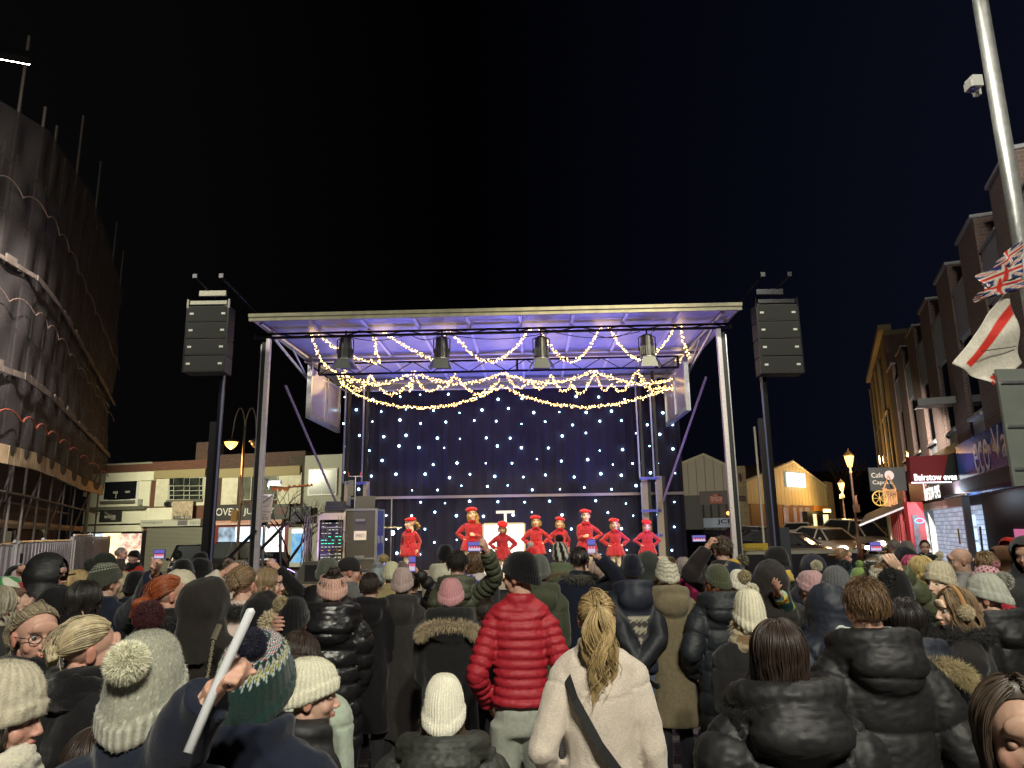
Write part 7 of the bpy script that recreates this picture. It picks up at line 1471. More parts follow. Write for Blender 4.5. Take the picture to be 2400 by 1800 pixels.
person('dark straight haired girl in a navy padded coat with a tan fur hood', 2112, 1404, 3.7, -.15, .1, 0, top='puf', col=(.016, .020, .032), baf=.085, bafamp=.011, bulk=.05, hood='downfur', furc=(.42, .34, .18), hair_=hr('long', (.016, .012, .011), length=.14, wave=.003), hatadd=0, hem=.45, scarf=((.02, .02, .02),))
person('blurred dark haired woman looking down in the lower corner of the crowd', 2376, 1600, 1.70, PI-.40, 0, -.05, top='cloth', col=K, hair_=hr('long', (.060, .042, .03), length=.3, wave=.004), face=True, eyes_closed=True, hatadd=0, skin='m', bulk=.02)
person('bespectacled woman with greying tied back hair glancing round at the camera', 95, 1420, 3.1, -1.3, -.95, -.05, top='cloth', col=K, bulk=.03, scarf=(K,), hair_=hr('pony', (.30, .25, .17), length=.16, tie=(-.0, -1, .15), wave=.006), face=True, glasses=True, hatadd=0, skin='r')
person('woman with blonde hair twisted into a low bun and a black coat', 228, 1449, 2.9, -.5, -.35, -.1, top='cloth', col=K, bulk=.04, collar=.05, scarf=(K,), hair_=hr('bun', BLG, tie=(0, -1, -.35)), hatadd=0, skin='r', hem=.7)
person('person in a black down jacket standing beside the cream pompom hat', 250, 1560, 2.45, -.2, 0, 0, H=1.45, top='puf', col=K2, baf=.12, bulk=.06, hair_=hr('long', DB), hatadd=0)
r, HM, Rw, AR = person('person with a dark brown hood up and a chain strap bag', 486, 1364, 4.0, 0, -.1, 0, top='cloth', col=(.016, .013, .011), bulk=.05, hood='up', hatadd=.02, hem=.5)
b = MB(); P = [at(515, 1465, 3.72), at(500, 1500, 3.68), at(491, 1540, 3.66), at(484, 1600, 3.66)]; b.tube(P[:2], .016, 6)
for i in range(16): t = i/15; c = P[1].lerp(P[3], t); b.tube([c+Vector((.007*math.cos(a)*(1 if i % 2 else .4), .004*math.sin(a), .011*math.sin(a))) for a in np.linspace(0, 2*PI, 9)], .0025, 4)
o = b.build('handbag', mat('chain_metal', (.5, .45, .35), .3, .8)); tag(o, 'black handbag hanging from a chain strap on the brown hooded person', 'bag'); b = MB(); b.box(P[3]+Vector((-.04, -.02, -.12)), (.26, .08, .2)); b.build('pouch', mat('strap_black', (.015, .015, .016), .7), o)
person('child in a burgundy hat with a big dark red pompom', 352, 1455, 3.2, .2, 0, 0, kid=.3, top='puf', col=RED, baf=.08, hat=bn((.05, .012, .016), ribs=24, pom=((.070, .012, .016), .062, -.03, .19)), hatadd=.04, hair_=hr('long', LB, length=.1))
# ---- middle rows, first side
def nordic(c1, c2, n=18):
    def f(a, v, cuff): k = math.sin(a*n)*math.sin(v*26); return np.array(c2) if k > .35 else np.array(c1)
    return f
def ringpat(c1, c2, lo, hi):
    def f(a, v, cuff): return np.array(c2) if (lo < v < hi and math.sin(v*70) > .0 and math.sin(a*30+v*9) > -.5) else np.array(c1)
    return f
person('person with a burnt red ponytail and black fur collar', 402, 1349, 4.7, -.3, -.5, 0, top='cloth', col=K, furc=(.02, .018, .018), hair_=hr('pony', (.30, .075, .025), length=.14, tie=(-.3, -1, -.3)), hatadd=0, skin='r')
r, HM, Rw, AR = person('tall person in a navy jacket and striped dark green pompom beanie filming one handed', 252, 1308, 5.2, -.05, -.35, .05, top='cloth', col=NV, bulk=.035, hem=.8,
   hat=dict(k='beanie', c=(.05, .055, .04), pattern=ringpat((.045, .05, .035), (.36, .37, .30), .45, .85), ribs=28, tilt=(-.1, -.15), back=-.06, pom=((.035, .04, .028), .040, -.09, .13, -.04)), hair_=hr('short', GY), arms=('front', ('to', 390, 1300, 4.7, 'grip', (.5, .2, -.9))), hatadd=.045)
phone(374, 1299, 4.65, 24, 20, 'phone held high over the crowd in front of the closed shutter')
b = MB(); P = [Rw @ Vector(v) for v in ((.13, -.02, 1.50), (.135, -.13, 1.38), (.11, -.16, 1.2), (.08, -.17, 1.05))]; b.tube(P, [.026, .028, .028, .026], 6); b.box(Rw @ Vector((0, -.25, 1.1)), (.3, .16, .4)); o = b.build('rucksack', mat('strap_grey', (.18, .19, .18), .8)); tag(o, 'dark rucksack with a grey strap on the navy jacket', 'rucksack')
person('man with a black padded hood up over a cap looking sideways', 122, 1300, 5.3, -1.0, -.4, 0, top='puf', col=K2, baf=.10, bafamp=.013, bulk=.045, hood='up', face=True, hatadd=.03, hat=dict(k='cap', c=K), skin='r')
person('blonde person seen between the padded hood and the striped hat', 183, 1338, 5.9, -.3, -.2, 0, top='cloth', col=(.04, .045, .08), hair_=hr('long', BL, length=.16), hatadd=0)
r, HM, Rw, AR = person('person in a dark wide hat with a phone raised near the hoarding', 52, 1322, 6, -.8, -.5, 0, top='puf', col=(.36, .28, .28), baf=.08, hat=bn(K, slouch=.01, ribs=20), arms=(('to', 52, 1330, 5.7, 'grip', (-.4, -.6, -.9)), 'front'), hatadd=.03, skin='r')
phone(50, 1308, 5.7, 5, 20, 'thin edge of a phone held up near the hoarding', 1.2, scr=False)
person('person in a red white and green elf hat at the edge of the crowd', 22, 1352, 5.0, -.3, 0, 0, top='cloth', col=BR, hat=dict(k='beanie', c=(.3, .02, .02), pattern=lambda a, v, cf: np.array((.6, .6, .5) if math.sin(a*3+v*4) > .3 else ((.05, .25, .08) if v > .5 else (.35, .02, .02))), ribs=20, slouch=.03), hatadd=.04)
person('brown haired girl with a low ponytail seen in profile at the edge of the crowd', 40, 1381, 4.6, -.9, -.3, 0, kid=.2, top='cloth', col=K, hair_=hr('pony', BN, length=.16), hatadd=0)
person('grey blonde person half cut off at the edge of the crowd', 4, 1377, 4.2, -.3, -.1, 0, top='cloth', col=CH, hair_=hr('long', (.30, .27, .20), length=.14), hatadd=0)
person('person with long black hair and a creased black leather jacket', 205, 1364, 4.4, -.2, -.1, 0, top='shiny', col=K2, bulk=.04, hood='down', hair_=hr('long', (.018, .015, .014), length=.26), hatadd=0)
person('person with a plain black hood up behind the glasses wearer', 138, 1378, 5.0, 0, 0, 0, top='cloth', col=K, hood='up', hatadd=.02)
person('person in a dark cap between the striped hat and the raised arm', 322, 1332, 6.4, -.1, .2, 0, top='cloth', col=NV, hat=bn(K, ribs=20), hatadd=.03)
person('short blonde person under the raised navy sleeve', 288, 1342, 6.4, 0, .1, 0, top='cloth', col=K, hair_=hr('bob', BLG, length=.1), hatadd=0)
person('person in a cream coat with a tan fur edged hood up', 424, 1340, 5.4, .1, 0, 0, top='cloth', col=(.50, .46, .34), bulk=.045, hood='up', furc=(.50, .40, .20), hatadd=.03)
person('person in a black bobble hat below the swan neck lamp mast', 432, 1306, 6.3, 0, .1, 0, top='cloth', col=K, hat=bn(K, ribs=24, slouch=.03, pom=(K, .038, -.03, .20, -.05)), hatadd=.055)
person('person in a smooth black hat beside the black bobble hat', 470, 1306, 6.5, -.2, -.4, 0, top='cloth', col=K, hat=bn(K, ribs=24, slouch=.02, tilt=(-.2, .1)), hatadd=.04, skin='r')
person('person in a speckled burgundy knitted hat holding something white', 562, 1312, 5.9, .3, .3, 0, top='cloth', col=(.5, .46, .38), hat=dict(k='beanie', c=(.06, .03, .03), pattern=nordic((.035, .020, .026), (.42, .34, .28)), ribs=30, slouch=.03, pom=([(.08, .05, .04), (.4, .3, .24)], .042, -.02, .14, -.09)), hatadd=.045, arms=(('to', 522, 1345, 5.6, 'pinch'), 'front'))
person('woman in a pale pink padded coat with plaited brown hair and black fur collar', 574, 1327, 4.85, -.1, -.1, 0, top='puf', col=(.60, .47, .42), baf=.13, bulk=.05, furc=(.018, .016, .016), hair_=hr('bun', (.20, .13, .07), tie=(0, -1, -.1)), hatadd=0)
person('woman with dark blonde hair turning her face towards the flight cases', 632, 1333, 5.5, -.6, -.7, 0, top='cloth', col=(.45, .42, .34), hair_=hr('long', (.26, .18, .10), length=.14), hatadd=0, face=True, scarf=((.45, .25, .2),))
person('person holding up a small phone below the stage steps', 655, 1338, 6.5, 0, 0, 0, top='cloth', col=K, hair_=hr('long', BLG, length=.14), hatadd=0, arms=('front', ('to', 650, 1332, 6.2, 'grip')))
phone(642, 1321, 6.2, 9, 20, 'small bright phone held up below the stage steps')
person('person in a black pull on hood hidden behind the white stick', 618, 1394, 4.5, .1, 0, 0, top='cloth', col=K, hood='up', hatadd=.02)
person('child in a black beanie with a fluffy tan pompom', 690, 1394, 4.35, -.1, 0, 0, kid=.15, top='cloth', col=K, hat=bn(K, ribs=24, slouch=.02, pom=((.42, .34, .20), .046, -.08, .12, -.045)), hatadd=.04)
r, HM, Rw, AR = person('woman in a glossy black puffer with a pink headband hugging the child', 780, 1334, 4.85, .15, .2, 0, top='shiny', col=K2, baf=.10, bafamp=.012, bulk=.055, hood='down', arms=(('to', 640, 1462, 4.3, 'relax', (-.7, -.6, .4)), 'front'), hat=dict(k='band', c=(.55, .33, .27)), hair_=hr('bun', DB, tie=(0, -.55, .9)), hatadd=.02, hem=.72)
addcuff(r, AR, 0, (.58, .50, .34), .085)
person('person in a mottled grey green cap with a white headphone cable', 769, 1304, 6.1, 0, .1, 0, top='puf', col=K, bulk=.04, hat=bn((.07, .08, .06), ribs=12, rib=.0, slouch=.01), hatadd=.03, hood='down')
person('man in a black baseball cap and grey jacket facing the flight case', 822, 1304, 6.8, -.7, -.5, 0, top='cloth', col=(.10, .10, .10), hat=dict(k='cap', c=(.014, .014, .015)), hair_=hr('short', GY, length=.2), hatadd=.02, skin='r', collar=.03)
person('child in a grey blue fluffy pompom hat', 886, 1318, 7.6, 0, 0, 0, top='cloth', col=K, hat=bn((.22, .25, .27), pom=((.30, .33, .35), .05, -.02, .16)), hatadd=.06)
person('person in a pale olive ribbed beanie with a golden fur pompom', 919, 1308, 7.0, .1, 0, 0, top='cloth', col=(.32, .26, .13), bulk=.04, hat=bn((.46, .45, .30), ribs=24, rib=.03, tilt=(-.2, -.1), pom=((.42, .32, .14), .048, -.04, .165, -.06)), hatadd=.045)
person('woman in a long charcoal hooded coat and a mauve bobble hat', 944, 1326, 6.3, 0, 0, 0, build=.92, top='cloth', col=(.030, .026, .025), hem=.42, bulk=.03, hood='down', hat=bn((.36, .27, .25), cable=True, ribs=22, slouch=.025, pom=((.34, .26, .25), .040, -.02, .17)), hatadd=.045, legs=(.012, .012, .012), shoes=(.012, .012, .012))
person('hidden person whose black padded arm lifts a phone over the mauve hat', 966, 1342, 7.2, 0, .1, 0, top='puf', col=K, baf=.09, arms=('front', ('to', 975, 1338, 6.9, 'grip', (.9, .1, -.4))), hair_=hr('short', BN), hatadd=0)
phone(966, 1322, 6.8, 15, 34, 'upright phone below the first dancer')
person('person in a black beanie and cream hooded jacket', 1044, 1272, 8.6, 0, .1, 0, top='cloth', col=(.52, .49, .38), hood='down', hat=bn(K, ribs=24), hatadd=.03, bulk=.035)
r, HM, Rw, AR = person('dark haired man in an olive quilted jacket filming with one arm raised', 1072, 1290, 6.5, -.1, .1, 0, top='puf', col=(.060, .066, .040), baf=.060, bafamp=.009, bulk=.03, hood='down', arms=('front', ('to', 1141, 1292, 6.1, 'grip', (.9, .1, -.3))), hair_=hr('curly', (.022, .018, .014), length=.35), hatadd=.01)
phone(1112, 1281, 6.05, 30, 21, 'sideways phone raised between the first two dancers')
person('brown haired woman in a bright patterned scarf behind the raised olive arm', 1112, 1294, 7.4, .1, -.3, 0, top='cloth', col=CH, scarf=((.5, .45, .42), (.06, .05, .35)), hair_=hr('long', BN, length=.12), hatadd=0)
person('person in a pink ribbed beanie and black coat with a tan fur hood', 1057, 1350, 5.3, 0, 0, 0, top='cloth', col=(.013, .013, .014), bulk=.045, build=1.05, hood='downfur', furc=(.46, .37, .24), hat=bn((.50, .24, .26), ribs=30, rib=.03, slouch=.01), hatadd=.035, hem=.42)
person('person in a red and white santa hat behind the black beanie', 1243, 1282, 8.6, .1, 0, 0, top='cloth', col=K, hat=dict(k='santa', pom=((.75, .72, .68), .035, -.03, .24)), hatadd=.09)
person('person in a grey jersey beanie with an olive coat behind the red jacket', 1264, 1303, 6.5, 0, -.2, 0, top='cloth', col=(.055, .06, .036), bulk=.04, hood='down', hat=bn((.09, .095, .085), ribs=10, rib=0, slouch=.04), hatadd=.035)
person('person in a green parka and a black and white striped bobble hat', 1311, 1264, 8.2, 0, 0, 0, top='cloth', col=(.085, .11, .06), bulk=.045, hood='downfur', furc=(.22, .16, .09), hat=dict(k='beanie', c=K, pattern=lambda a, v, cf: np.array((.5, .48, .4) if math.sin(a*7+v*5) > .3 else K), ribs=14, slouch=.02, pom=(K, .045, -.02, .19)), hatadd=.06)
r, HM, Rw, AR = person('man in a navy parka with a grey fur collar filming over his head', 1357, 1284, 7.0, 0, -.05, 0, top='cloth', col=NV, bulk=.04, furc=(.10, .095, .08), arms=('front', ('to', 1402, 1306, 6.6, 'grip', (.9, .1, -.4))), hair_=hr('short', (.025, .018, .015), length=.3), hatadd=.0)
phone(1386, 1281, 6.55, 19, 32, 'upright phone held in front of the tallest dancer')
person('child in pale pink just visible behind the raised navy sleeve', 1400, 1318, 8, 0, 0, 0, kid=.3, top='cloth', col=(.40, .05, .18), hair_=hr('long', (.35, .25, .2), length=.12), hatadd=0)
def fairisle(VL, cc, arm):
    m = (~arm)&(VL[:, 1] < -.02)&(VL[:, 2] > 1.0)&(VL[:, 2] < 1.30); z = VL[:, 2]; x = VL[:, 0]; k = np.sin(x*150)*np.sin(z*190)+.9*np.sin(z*75); cc[m] = np.where((k > .1)[m][:, None], np.array((.40, .37, .28)), np.array((.05, .045, .04))); cc[arm] = (.014, .016, .022); return cc
person('man in a navy beanie and a padded jacket with a fair isle back panel', 1479, 1293, 6.2, 0, -.05, 0, top='puf', col=(.018, .022, .038), bulk=.03, build=1.05, hem=.88, hood='down', pattern=fairisle, hat=bn((.008, .009, .018), ribs=30), hatadd=.03, arms=('back', 'back'), gloves=(.04, .04, .042), legs=(.07, .10, .15))
person('blonde person in a black hood squeezed beside the navy beanie', 1515, 1295, 7.0, 0, .2, 0, top='cloth', col=(.03, .035, .03), hood='up', hatadd=.02)
# ---- middle rows, other side
person('person in a white wavy knit beanie with a brown pompom and khaki coat', 1560, 1306, 6.2, 0, .1, 0, top='cloth', col=(.17, .14, .085), bulk=.04, hem=.5, scarf=((.014, .014, .014),), hood='down', hat=dict(k='beanie', c=(.6, .57, .45), pattern=lambda a, v, cf: np.array((.62, .58, .46))*(1-.45*(math.sin(v*50+.8*math.sin(a*8)) > .45)), ribs=20, slouch=.03, pom=((.20, .13, .07), .036, -.075, .135, .02)), hatadd=.04, hair_=hr('long', BN, length=.12))
person('grey haired person in a magenta coat close to the stage corner', 1600, 1308, 7.8, 0, 0, 0, top='cloth', col=(.33, .02, .10), hair_=hr('bob', (.22, .18, .17), length=.08), hatadd=0)
r, HM, Rw, AR = person('man with curly brown hair in a dark coat filming beside the side tower', 1690, 1257, 7.2, 0, .1, 0, top='cloth', col=(.022, .016, .016), bulk=.045, build=1.08, arms=(('to', 1658, 1282, 6.9, 'grip', (-.6, .1, -.9)), 'front'), hair_=hr('curly', (.085, .058, .04), length=.45), hatadd=.01)
phone(1638, 1262, 6.85, 30, 14, 'sideways phone held against the side tower')
person('woman in an olive beanie and black puffer with long auburn hair', 1678, 1320, 6.0, .05, .25, 0, top='puf', col=(.015, .019, .024), baf=.16, bulk=.05, hood='down', hat=bn((.070, .078, .045), ribs=30, slouch=.02), hatadd=.035, hair_=hr('long', (.16, .05, .02), length=.2), hem=.5, arms=('pocket', 'pocket'))
person('person in a navy and mustard beanie with a huge flecked pompom', 1712, 1306, 6.9, -.2, 0, 0, top='cloth', col=NV, hat=dict(k='beanie', c=NV, pattern=lambda a, v, cf: np.array((.45, .28, .03) if v > .5 else (.015, .022, .04)), ribs=20, tilt=(-.3, .35), pom=([(.05, .045, .03), (.42, .36, .2)], .062, -.03, .15, .06)), hatadd=.03)
person('person in a white cable knit hat with a beige fur pompom', 1726, 1328, 6.3, -.1, -.2, 0, top='cloth', col=BR, hat=bn((.66, .63, .52), cable=True, ribs=20, tilt=(-.15, .2), pom=((.48, .40, .24), .056, -.12, .075, .045)), hatadd=.035, hair_=hr('long', BN, length=.1))
person('woman in a chunky cream beanie and camouflage scarf over a charcoal coat', 1750, 1382, 4.55, 0, .1, 0, top='cloth', col=(.018, .017, .017), bulk=.045, build=1.05, scarf=((.40, .32, .20), (.20, .13, .07)), hat=bn((.72, .68, .52), ribs=22, rib=.035, slouch=.045, top=.15, back=-.07, wide=.004, pom=((.72, .68, .54), .044, -.01, .185, .03)), hatadd=.06, hair_=hr('long', BLG, length=.08), hem=.6)
person('person in a black hood and dark brown parka beside the printed sleeve', 1800, 1322, 5.7, .05, 0, 0, top='cloth', col=(.026, .022, .021), bulk=.05, hood='up', hatadd=.02, build=1.08)
person('person in a black beanie with a yellow band round the neck', 1815, 1282, 7.8, .5, .6, 0, top='cloth', col=K, bulk=.045, hat=bn((.012, .012, .012), slouch=.03, wide=.006), hatadd=.035, scarf=((.55, .36, .04),), skin='r', build=1.1)
person('person in a dark navy hood with a thin wire headphone band', 1902, 1303, 7.6, -.1, 0, 0, top='cloth', col=(.022, .022, .035), hood='up', hatadd=.02, bulk=.05)
def dino(VL, cc, arm):
    n = vnoise(VL, 22, 3); n2 = vnoise(VL, 18, 6); cc[:] = (.012, .055, .055); cc[n > .35] = (.5, .42, .05); cc[n2 > .42] = (.5, .12, .03); cc[n2 < -.45] = (.3, .42, .3); return cc
person('small child in a pink cable hat with a cream pompom held on an arm', 1895, 1328, 5.9, .25, .2, 0, kid=.6, H=None, top='puf', col=NV, pattern=dino, hat=bn((.44, .27, .28), cable=True, ribs=20, pom=((.6, .56, .42), .040, -.02, .165, .06)), hatadd=.04, arms=(('to', 1820, 1385, 5.4, 'relax', (-.5, -.5, 0)), 'front'))
person('person in a charcoal ribbed hat with a pink lining and dark teal pompom', 1953, 1326, 5.1, -.1, .15, 0, top='puf', col=(.016, .022, .036), baf=.14, bulk=.05, hood='down', hat=dict(k='beanie', c=(.11, .115, .12), cuff=(.11, .115, .12), ribs=26, rib=.04, slouch=.03, tilt=(-.2, .12), pom=((.010, .022, .026), .040, -.06, .17, .05, .012)), hatadd=.045, skin='r')
person('person in a navy padded coat behind the tousled brown hair', 1935, 1385, 4.3, .1, .1, 0, top='puf', col=(.014, .019, .032), baf=.15, bulk=.06, hair_=hr('short', DB), hatadd=0, hood='up', H=None)
person('person in a lime green hat beside a black flecked pompom', 2012, 1314, 6.9, 0, 0, 0, top='cloth', col=OL, hat=bn((.20, .30, .08), ribs=18, pom=((.25, .38, .12), .04, -.02, .165)), hatadd=.07)
person('child in a dark hat with a bristly black flecked pompom', 2036, 1318, 6.6, 0, 0, 0, kid=.2, top='cloth', col=K, hat=bn((.04, .045, .03), ribs=18, pom=([(.02, .02, .015), (.02, .02, .015), (.2, .2, .15)], .068, -.02, .17)), hatadd=.09)
person('brown haired person wearing a white headband', 2062, 1323, 6.4, 0, .2, 0, top='cloth', col=(.5, .5, .4), hat=dict(k='band', c=(.6, .56, .45)), hair_=hr('bun', LB, tie=(0, -.8, .5)), hatadd=.0)
person('person in a big shaggy black fur hat and collar', 2092, 1332, 4.9, .1, 0, 0, top='cloth', col=K, bulk=.05, furc=(.014, .013, .013), hat=bn((.014, .013, .013), ribs=12, slouch=.03, pom=((.016, .015, .015), .085, -.02, .10, -.03, .035)), hatadd=.05)
r, HM, Rw, AR = person('woman in an oatmeal beanie and green coat reaching out with a phone', 2196, 1313, 5.3, 1.05, .95, .05, top='puf', col=(.070, .078, .040), baf=.15, bulk=.045, hood='down', arms=(('to', 2084, 1310, 4.95, 'pinch', (-.2, -.2, -.9)), 'front'), hat=bn((.52, .46, .33), cable=True, ribs=22, slouch=.035, pom=((.52, .46, .34), .025, -.02, .165)), hatadd=.05, face=True, skin='k', hem=.6, collar=.02, hair_=hr('short', BL))
phone(2052, 1281, 4.92, 26, 20, 'sideways phone at the end of the outstretched green sleeve')
r, HM, Rw, AR = person('girl in cream fluffy earmuffs and a black fur jacket', 2226, 1380, 4.25, 1.1, .4, -.1, kid=.1, top='cloth', col=(.018, .016, .017), bulk=.05, hair_=hr('long', (.24, .16, .09), length=.34, wave=.02), face=True, hatadd=.0, skin='k', furc=(.02, .018, .018))
b = MB(); b.tube([HM @ Vector((.098*math.cos(a), -.01, .02+.115*math.sin(a))) for a in np.linspace(0, PI, 15)], .012, 8); V1 = np.array([tuple(v) for v in b.v]); sets = [(V1, b.f, np.tile(np.array((.42, .22, .08)), (len(V1), 1)))]
for s_ in (-1, 1):
    c_ = HM @ Vector((s_*.098, -.01, .0)); sets.append(furball(tuple(c_), .046, 2600, (.62, .52, .36), 3, .012, width=.0013)); b = MB(); b.sphere(c_, .040, 14, 10); V1 = np.array([tuple(v) for v in b.v]); sets.append((V1, b.f, np.tile(np.array((.5, .42, .28)), (len(V1), 1))))
V, F, c = merge(sets); npmesh('earmuffs', V, F, M_FUR, r, False, c)
person('person in a grey cable hat with a big silver fur pompom and long black puffer', 2300, 1345, 4.6, .45, .3, -.1, top='puf', col=K2, baf=.17, bafamp=.014, bulk=.055, build=1.12, hood='down', hat=bn((.40, .41, .35), cable=True, ribs=20, tilt=(-.12, .15), back=-.06, slouch=.02, pom=((.42, .41, .36), .060, -.10, .10, .07)), hair_=hr('short', BN), hatadd=.03, hem=.4, arms=('down', 'pocket'))
person('child in a pale pink patterned hat with a small pink pompom', 2304, 1317, 5.8, .1, 0, 0, kid=.3, top='cloth', col=(.38, .02, .04), hat=dict(k='beanie', c=(.6, .3, .34), pattern=nordic((.60, .33, .37), (.10, .03, .05), 12), ribs=24, tilt=(0, .25), pom=((.6, .3, .34), .024, -.02, .16, .05)), hatadd=.04)
person('bald man in a pale grey down jacket bowing his head sideways', 2240, 1284, 6.9, .8, .5, -.15, top='puf', col=(.15, .145, .14), baf=.065, bulk=.045, face=True, hatadd=0, skin='m', collar=.02)
person('person with messy fair brown hair beside the pink patterned hat', 2304, 1295, 6.9, .2, .2, 0, top='cloth', col=K, hair_=hr('short', (.22, .14, .07), length=.5), hatadd=0)
person('big man in a charcoal hooded coat turned towards the crowd', 2396, 1263, 6.6, 2.4, -.2, -.2, top='cloth', col=(.040, .040, .042), bulk=.06, build=1.18, hood='up', face=True, hatadd=.02, skin='r')
person('person in a bright red hood behind the charcoal hooded man', 2366, 1264, 8.2, 1.9, 0, 0, top='cloth', col=(.42, .02, .02), hood='up', face=True, hatadd=.02, skin='r')
person('person in a light brown hood raising a hand to the face', 2338, 1281, 8.0, 1.3, .2, 0, top='cloth', col=(.20, .10, .055), hood='up', face=True, hatadd=.02, skin='r', arms=('face', 'front'))
person('person with smooth bright blonde hair in front of the bald man', 2155, 1305, 6.3, .1, 0, 0, top='cloth', col=K, hair_=hr('bob', (.50, .38, .16), length=.12), hatadd=0)
person('person with vivid pink hair beside the blonde', 2134, 1303, 7.6, 0, 0, 0, top='cloth', col=K, hair_=hr('bob', (.42, .06, .14), length=.1), hatadd=0)
person('person in a black hat with a small cream bobble beneath the cafe window', 2176, 1294, 7.8, .1, .2, 0, top='cloth', col=K, hat=bn(K, ribs=20, pom=((.55, .5, .35), .045, -.02, .12, .12)), hatadd=.03)
person('far off person in a grey beanie by the cafe awning', 2122, 1264, 10.5, .1, .1, 0, top='cloth', col=K, hat=bn((.22, .20, .18), ribs=18), hatadd=.03, bulk=.045)
person('far off man facing the crowd in front of the white shopfront', 2166, 1267, 12.5, PI-.5, 0, -.1, top='cloth', col=(.02, .022, .03), hair_=hr('short', DB, length=.2), hatadd=0, skin='p', bulk=.04)
person('far off dark figure with a grey head by the awning post', 2092, 1266, 12, .2, 0, 0, top='cloth', col=(.014, .016, .024), hair_=hr('short', GY), hatadd=0, bulk=.05)
person('far off dark figure in a bulky black coat below the awning', 2118, 1288, 9.0, .1, 0, 0, top='cloth', col=K, hood='up', hatadd=0, bulk=.06, build=1.1)
person('fair haired woman facing sideways in front of the headlights', 1976, 1285, 9.6, -1.1, -.3, 0, top='cloth', col=(.014, .028, .028), hair_=hr('pony', LB, length=.05), hatadd=0, skin='r')
person('short haired man with grey hair before the white shop', 286, 1284, 14, -.6, -.5, 0, top='cloth', col=BR, hair_=hr('short', GY, length=.15), hatadd=0, skin='r')
person('bearded steward in a black beanie and red jacket before the white shop', 315, 1287, 13, PI-.4, .2, 0, top='cloth', col=(.40, .03, .02), scarf=(K,), hat=bn(K, ribs=18), hatadd=.03, skin='m')
person('person in a wide black hood near the corner shop window', 248, 1299, 8, 0, 0, 0, top='cloth', col=(.02, .022, .018), hood='up', hatadd=.02, bulk=.05)
person('person in a dark beanie peering over beside the black mast foot', 470, 1290, 9.5, PI-.3, 0, 0, top='cloth', col=K, hat=bn(K), hatadd=.03, skin='r')
person('person half hidden in shadow behind the pink beanie', 1140, 1405, 5.9, .1, 0, 0, top='cloth', col=K, hair_=hr('short', DB), hatadd=0, H=None)
person('person in a black coat standing between mauve hat and shiny puffer', 868, 1345, 6.2, 0, 0, 0, top='cloth', col=K, hood='down', hair_=hr('short', DB), hatadd=0, hem=.5)
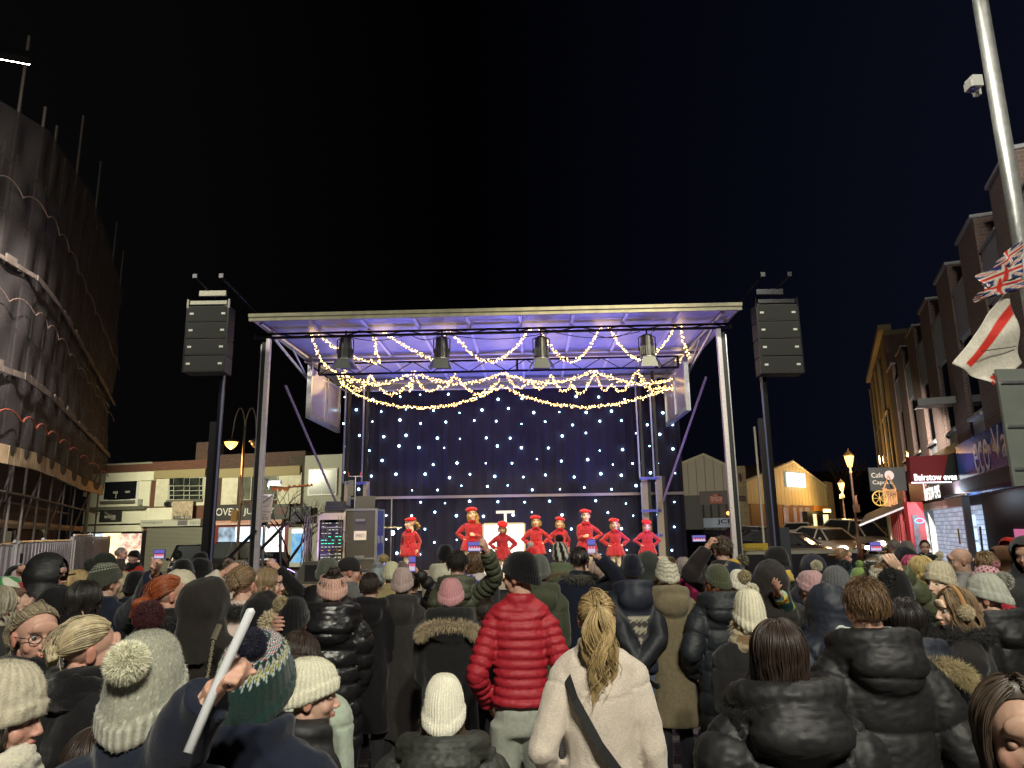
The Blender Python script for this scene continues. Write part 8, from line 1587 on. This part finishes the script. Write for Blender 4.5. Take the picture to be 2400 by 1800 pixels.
# ---- the dancers on stage
COAT = (.33, .022, .034)
def girl(x, y, w, label, H_, hairk, yaw=PI, hy=0., ht=0., hp=0., arms=('hip', 'hip'), lean=0., hc=(.50, .32, .10), skirt=False):
    u = ST.uv(x, 1300, w)[0]; q = at(x, y, 14+w); P = Vector((q.x, q.y, 0)); P = Vector((at(x, y, ST.M.translation.y+w).x, ST.M.translation.y+w, DK+H_+.03))
    # choose height from the pixel
    z = at(x, y, P.y).z
    r, HM, Rw, AR = person(label, x, y, P.y, yaw, hy, hp, ht, top='wool', col=COAT, kid=1.0, build=1.22, bulk=.012, hem=.68, flare=.55, headscale=1.18, arms=arms, hat=dict(k='beret', c=(.45, .008, .014)), hair_=hairk, near=True, face=True, z0=DK, group='dancers in red coats on the stage', girl=True, tights=(.62, .56, .46), shoes=(.04, .02, .02), hatadd=.02, lean=lean, skin='k', brow=(.22, .14, .06))
    s = r['_h']/1.75; b = MB()   # collar, buttons, belt bow
    for s_ in (-1, 1): b.sphere((s_*.055*s, .105*s, 1.385*s), (.055*s, .028*s, .032*s), 10, 8)
    b.build('collar', mat('coat_red_trim', (.42, .008, .014), .9), r, True)
    b = MB()
    for k in range(3):
        for s_ in (-1, 1): b.sphere((s_*.035*s, .145*s, (1.30-.085*k)*s), .010*s, 8, 6)
    b.build('button', mat('button_red', (.2, .01, .01), .3), r, True)
    b = MB(); b.tube([(.165*s*math.sin(a), .128*s*math.cos(a), 1.06*s) for a in np.linspace(-PI, PI, 25)], .017*s, 8)
    for s_ in (-1, 1): b.sphere((s_*.045*s, .145*s, 1.065*s), (.042*s, .014*s, .026*s), 10, 7); b.tube([(s_*.01*s, .145*s, 1.05*s), (s_*.04*s, .17*s, .88*s)], [.012*s, .018*s], 6)
    b.build('belt', mat('coat_red_trim', (.42, .008, .014), .9), r, True)
    if skirt:
        b = MB(); n = 60; V = []
        for j, (rr, z) in enumerate(((.17, .70), (.23, .60), (.30, .49))):
            for k in range(n): a = 2*PI*k/n; V.append(((rr+.02*math.sin(a*12)*(j > 0))*s*math.cos(a), (rr+.02*math.sin(a*12)*(j > 0))*s*math.sin(a)*.8, z*s))
        b.add(V, [(i*n+k, i*n+(k+1) % n, (i+1)*n+(k+1) % n, (i+1)*n+k) for i in range(2) for k in range(n)]); b.build('petticoat', mat('cream_skirt', (.62, .54, .38), .8), r, True)
    return r
gh = dict(k='long', c=(.50, .33, .12), length=.10, wave=.010)
girl(961, 1211, 1.5, 'first dancer looking sideways with hands on her coat hem', 1.2, hr('pony', (.50, .33, .12), length=.16), PI-.2, -.9, 0, 0, ('down', 'down'))
girl(1104, 1187, 2.2, 'dancer swinging long loose blonde hair with a cream skirt showing', 1.3, hr('long', (.55, .34, .10), length=.20, wave=.02), PI, .1, .15, 0, ('front', 'hip'), skirt=True)
girl(1178, 1221, .55, 'smallest leaning dancer in front of the white desk', 1.1, gh, PI, -.1, -.1, -.3, ('hip', 'hip'), .12)
girl(1254, 1206, 1.6, 'dancer with a bow beret between the white desk and striped hat', 1.2, gh, PI-.1, .1, .1)
girl(1313, 1210, 1.9, 'smiling dancer partly hidden behind the striped bobble hat', 1.2, gh, PI, 0, -.12, 0, ('down', 'hip'))
girl(1372, 1192, 1.5, 'tallest dancer standing above the upright phone', 1.3, hr('pony', (.50, .33, .12), length=.1), PI, 0, 0, .05, ('hip', 'front'))
girl(1438, 1213, .9, 'dancer with curly blonde hair and elbows out next to the tallest', 1.2, dict(k='long', c=(.52, .34, .12), length=.09, wave=.02), PI, 0, .1)
girl(1515, 1217, 1.6, 'last dancer looking down with hands on hips nearest the side tower', 1.15, gh, PI, -.05, 0, -.3)
dehelp()
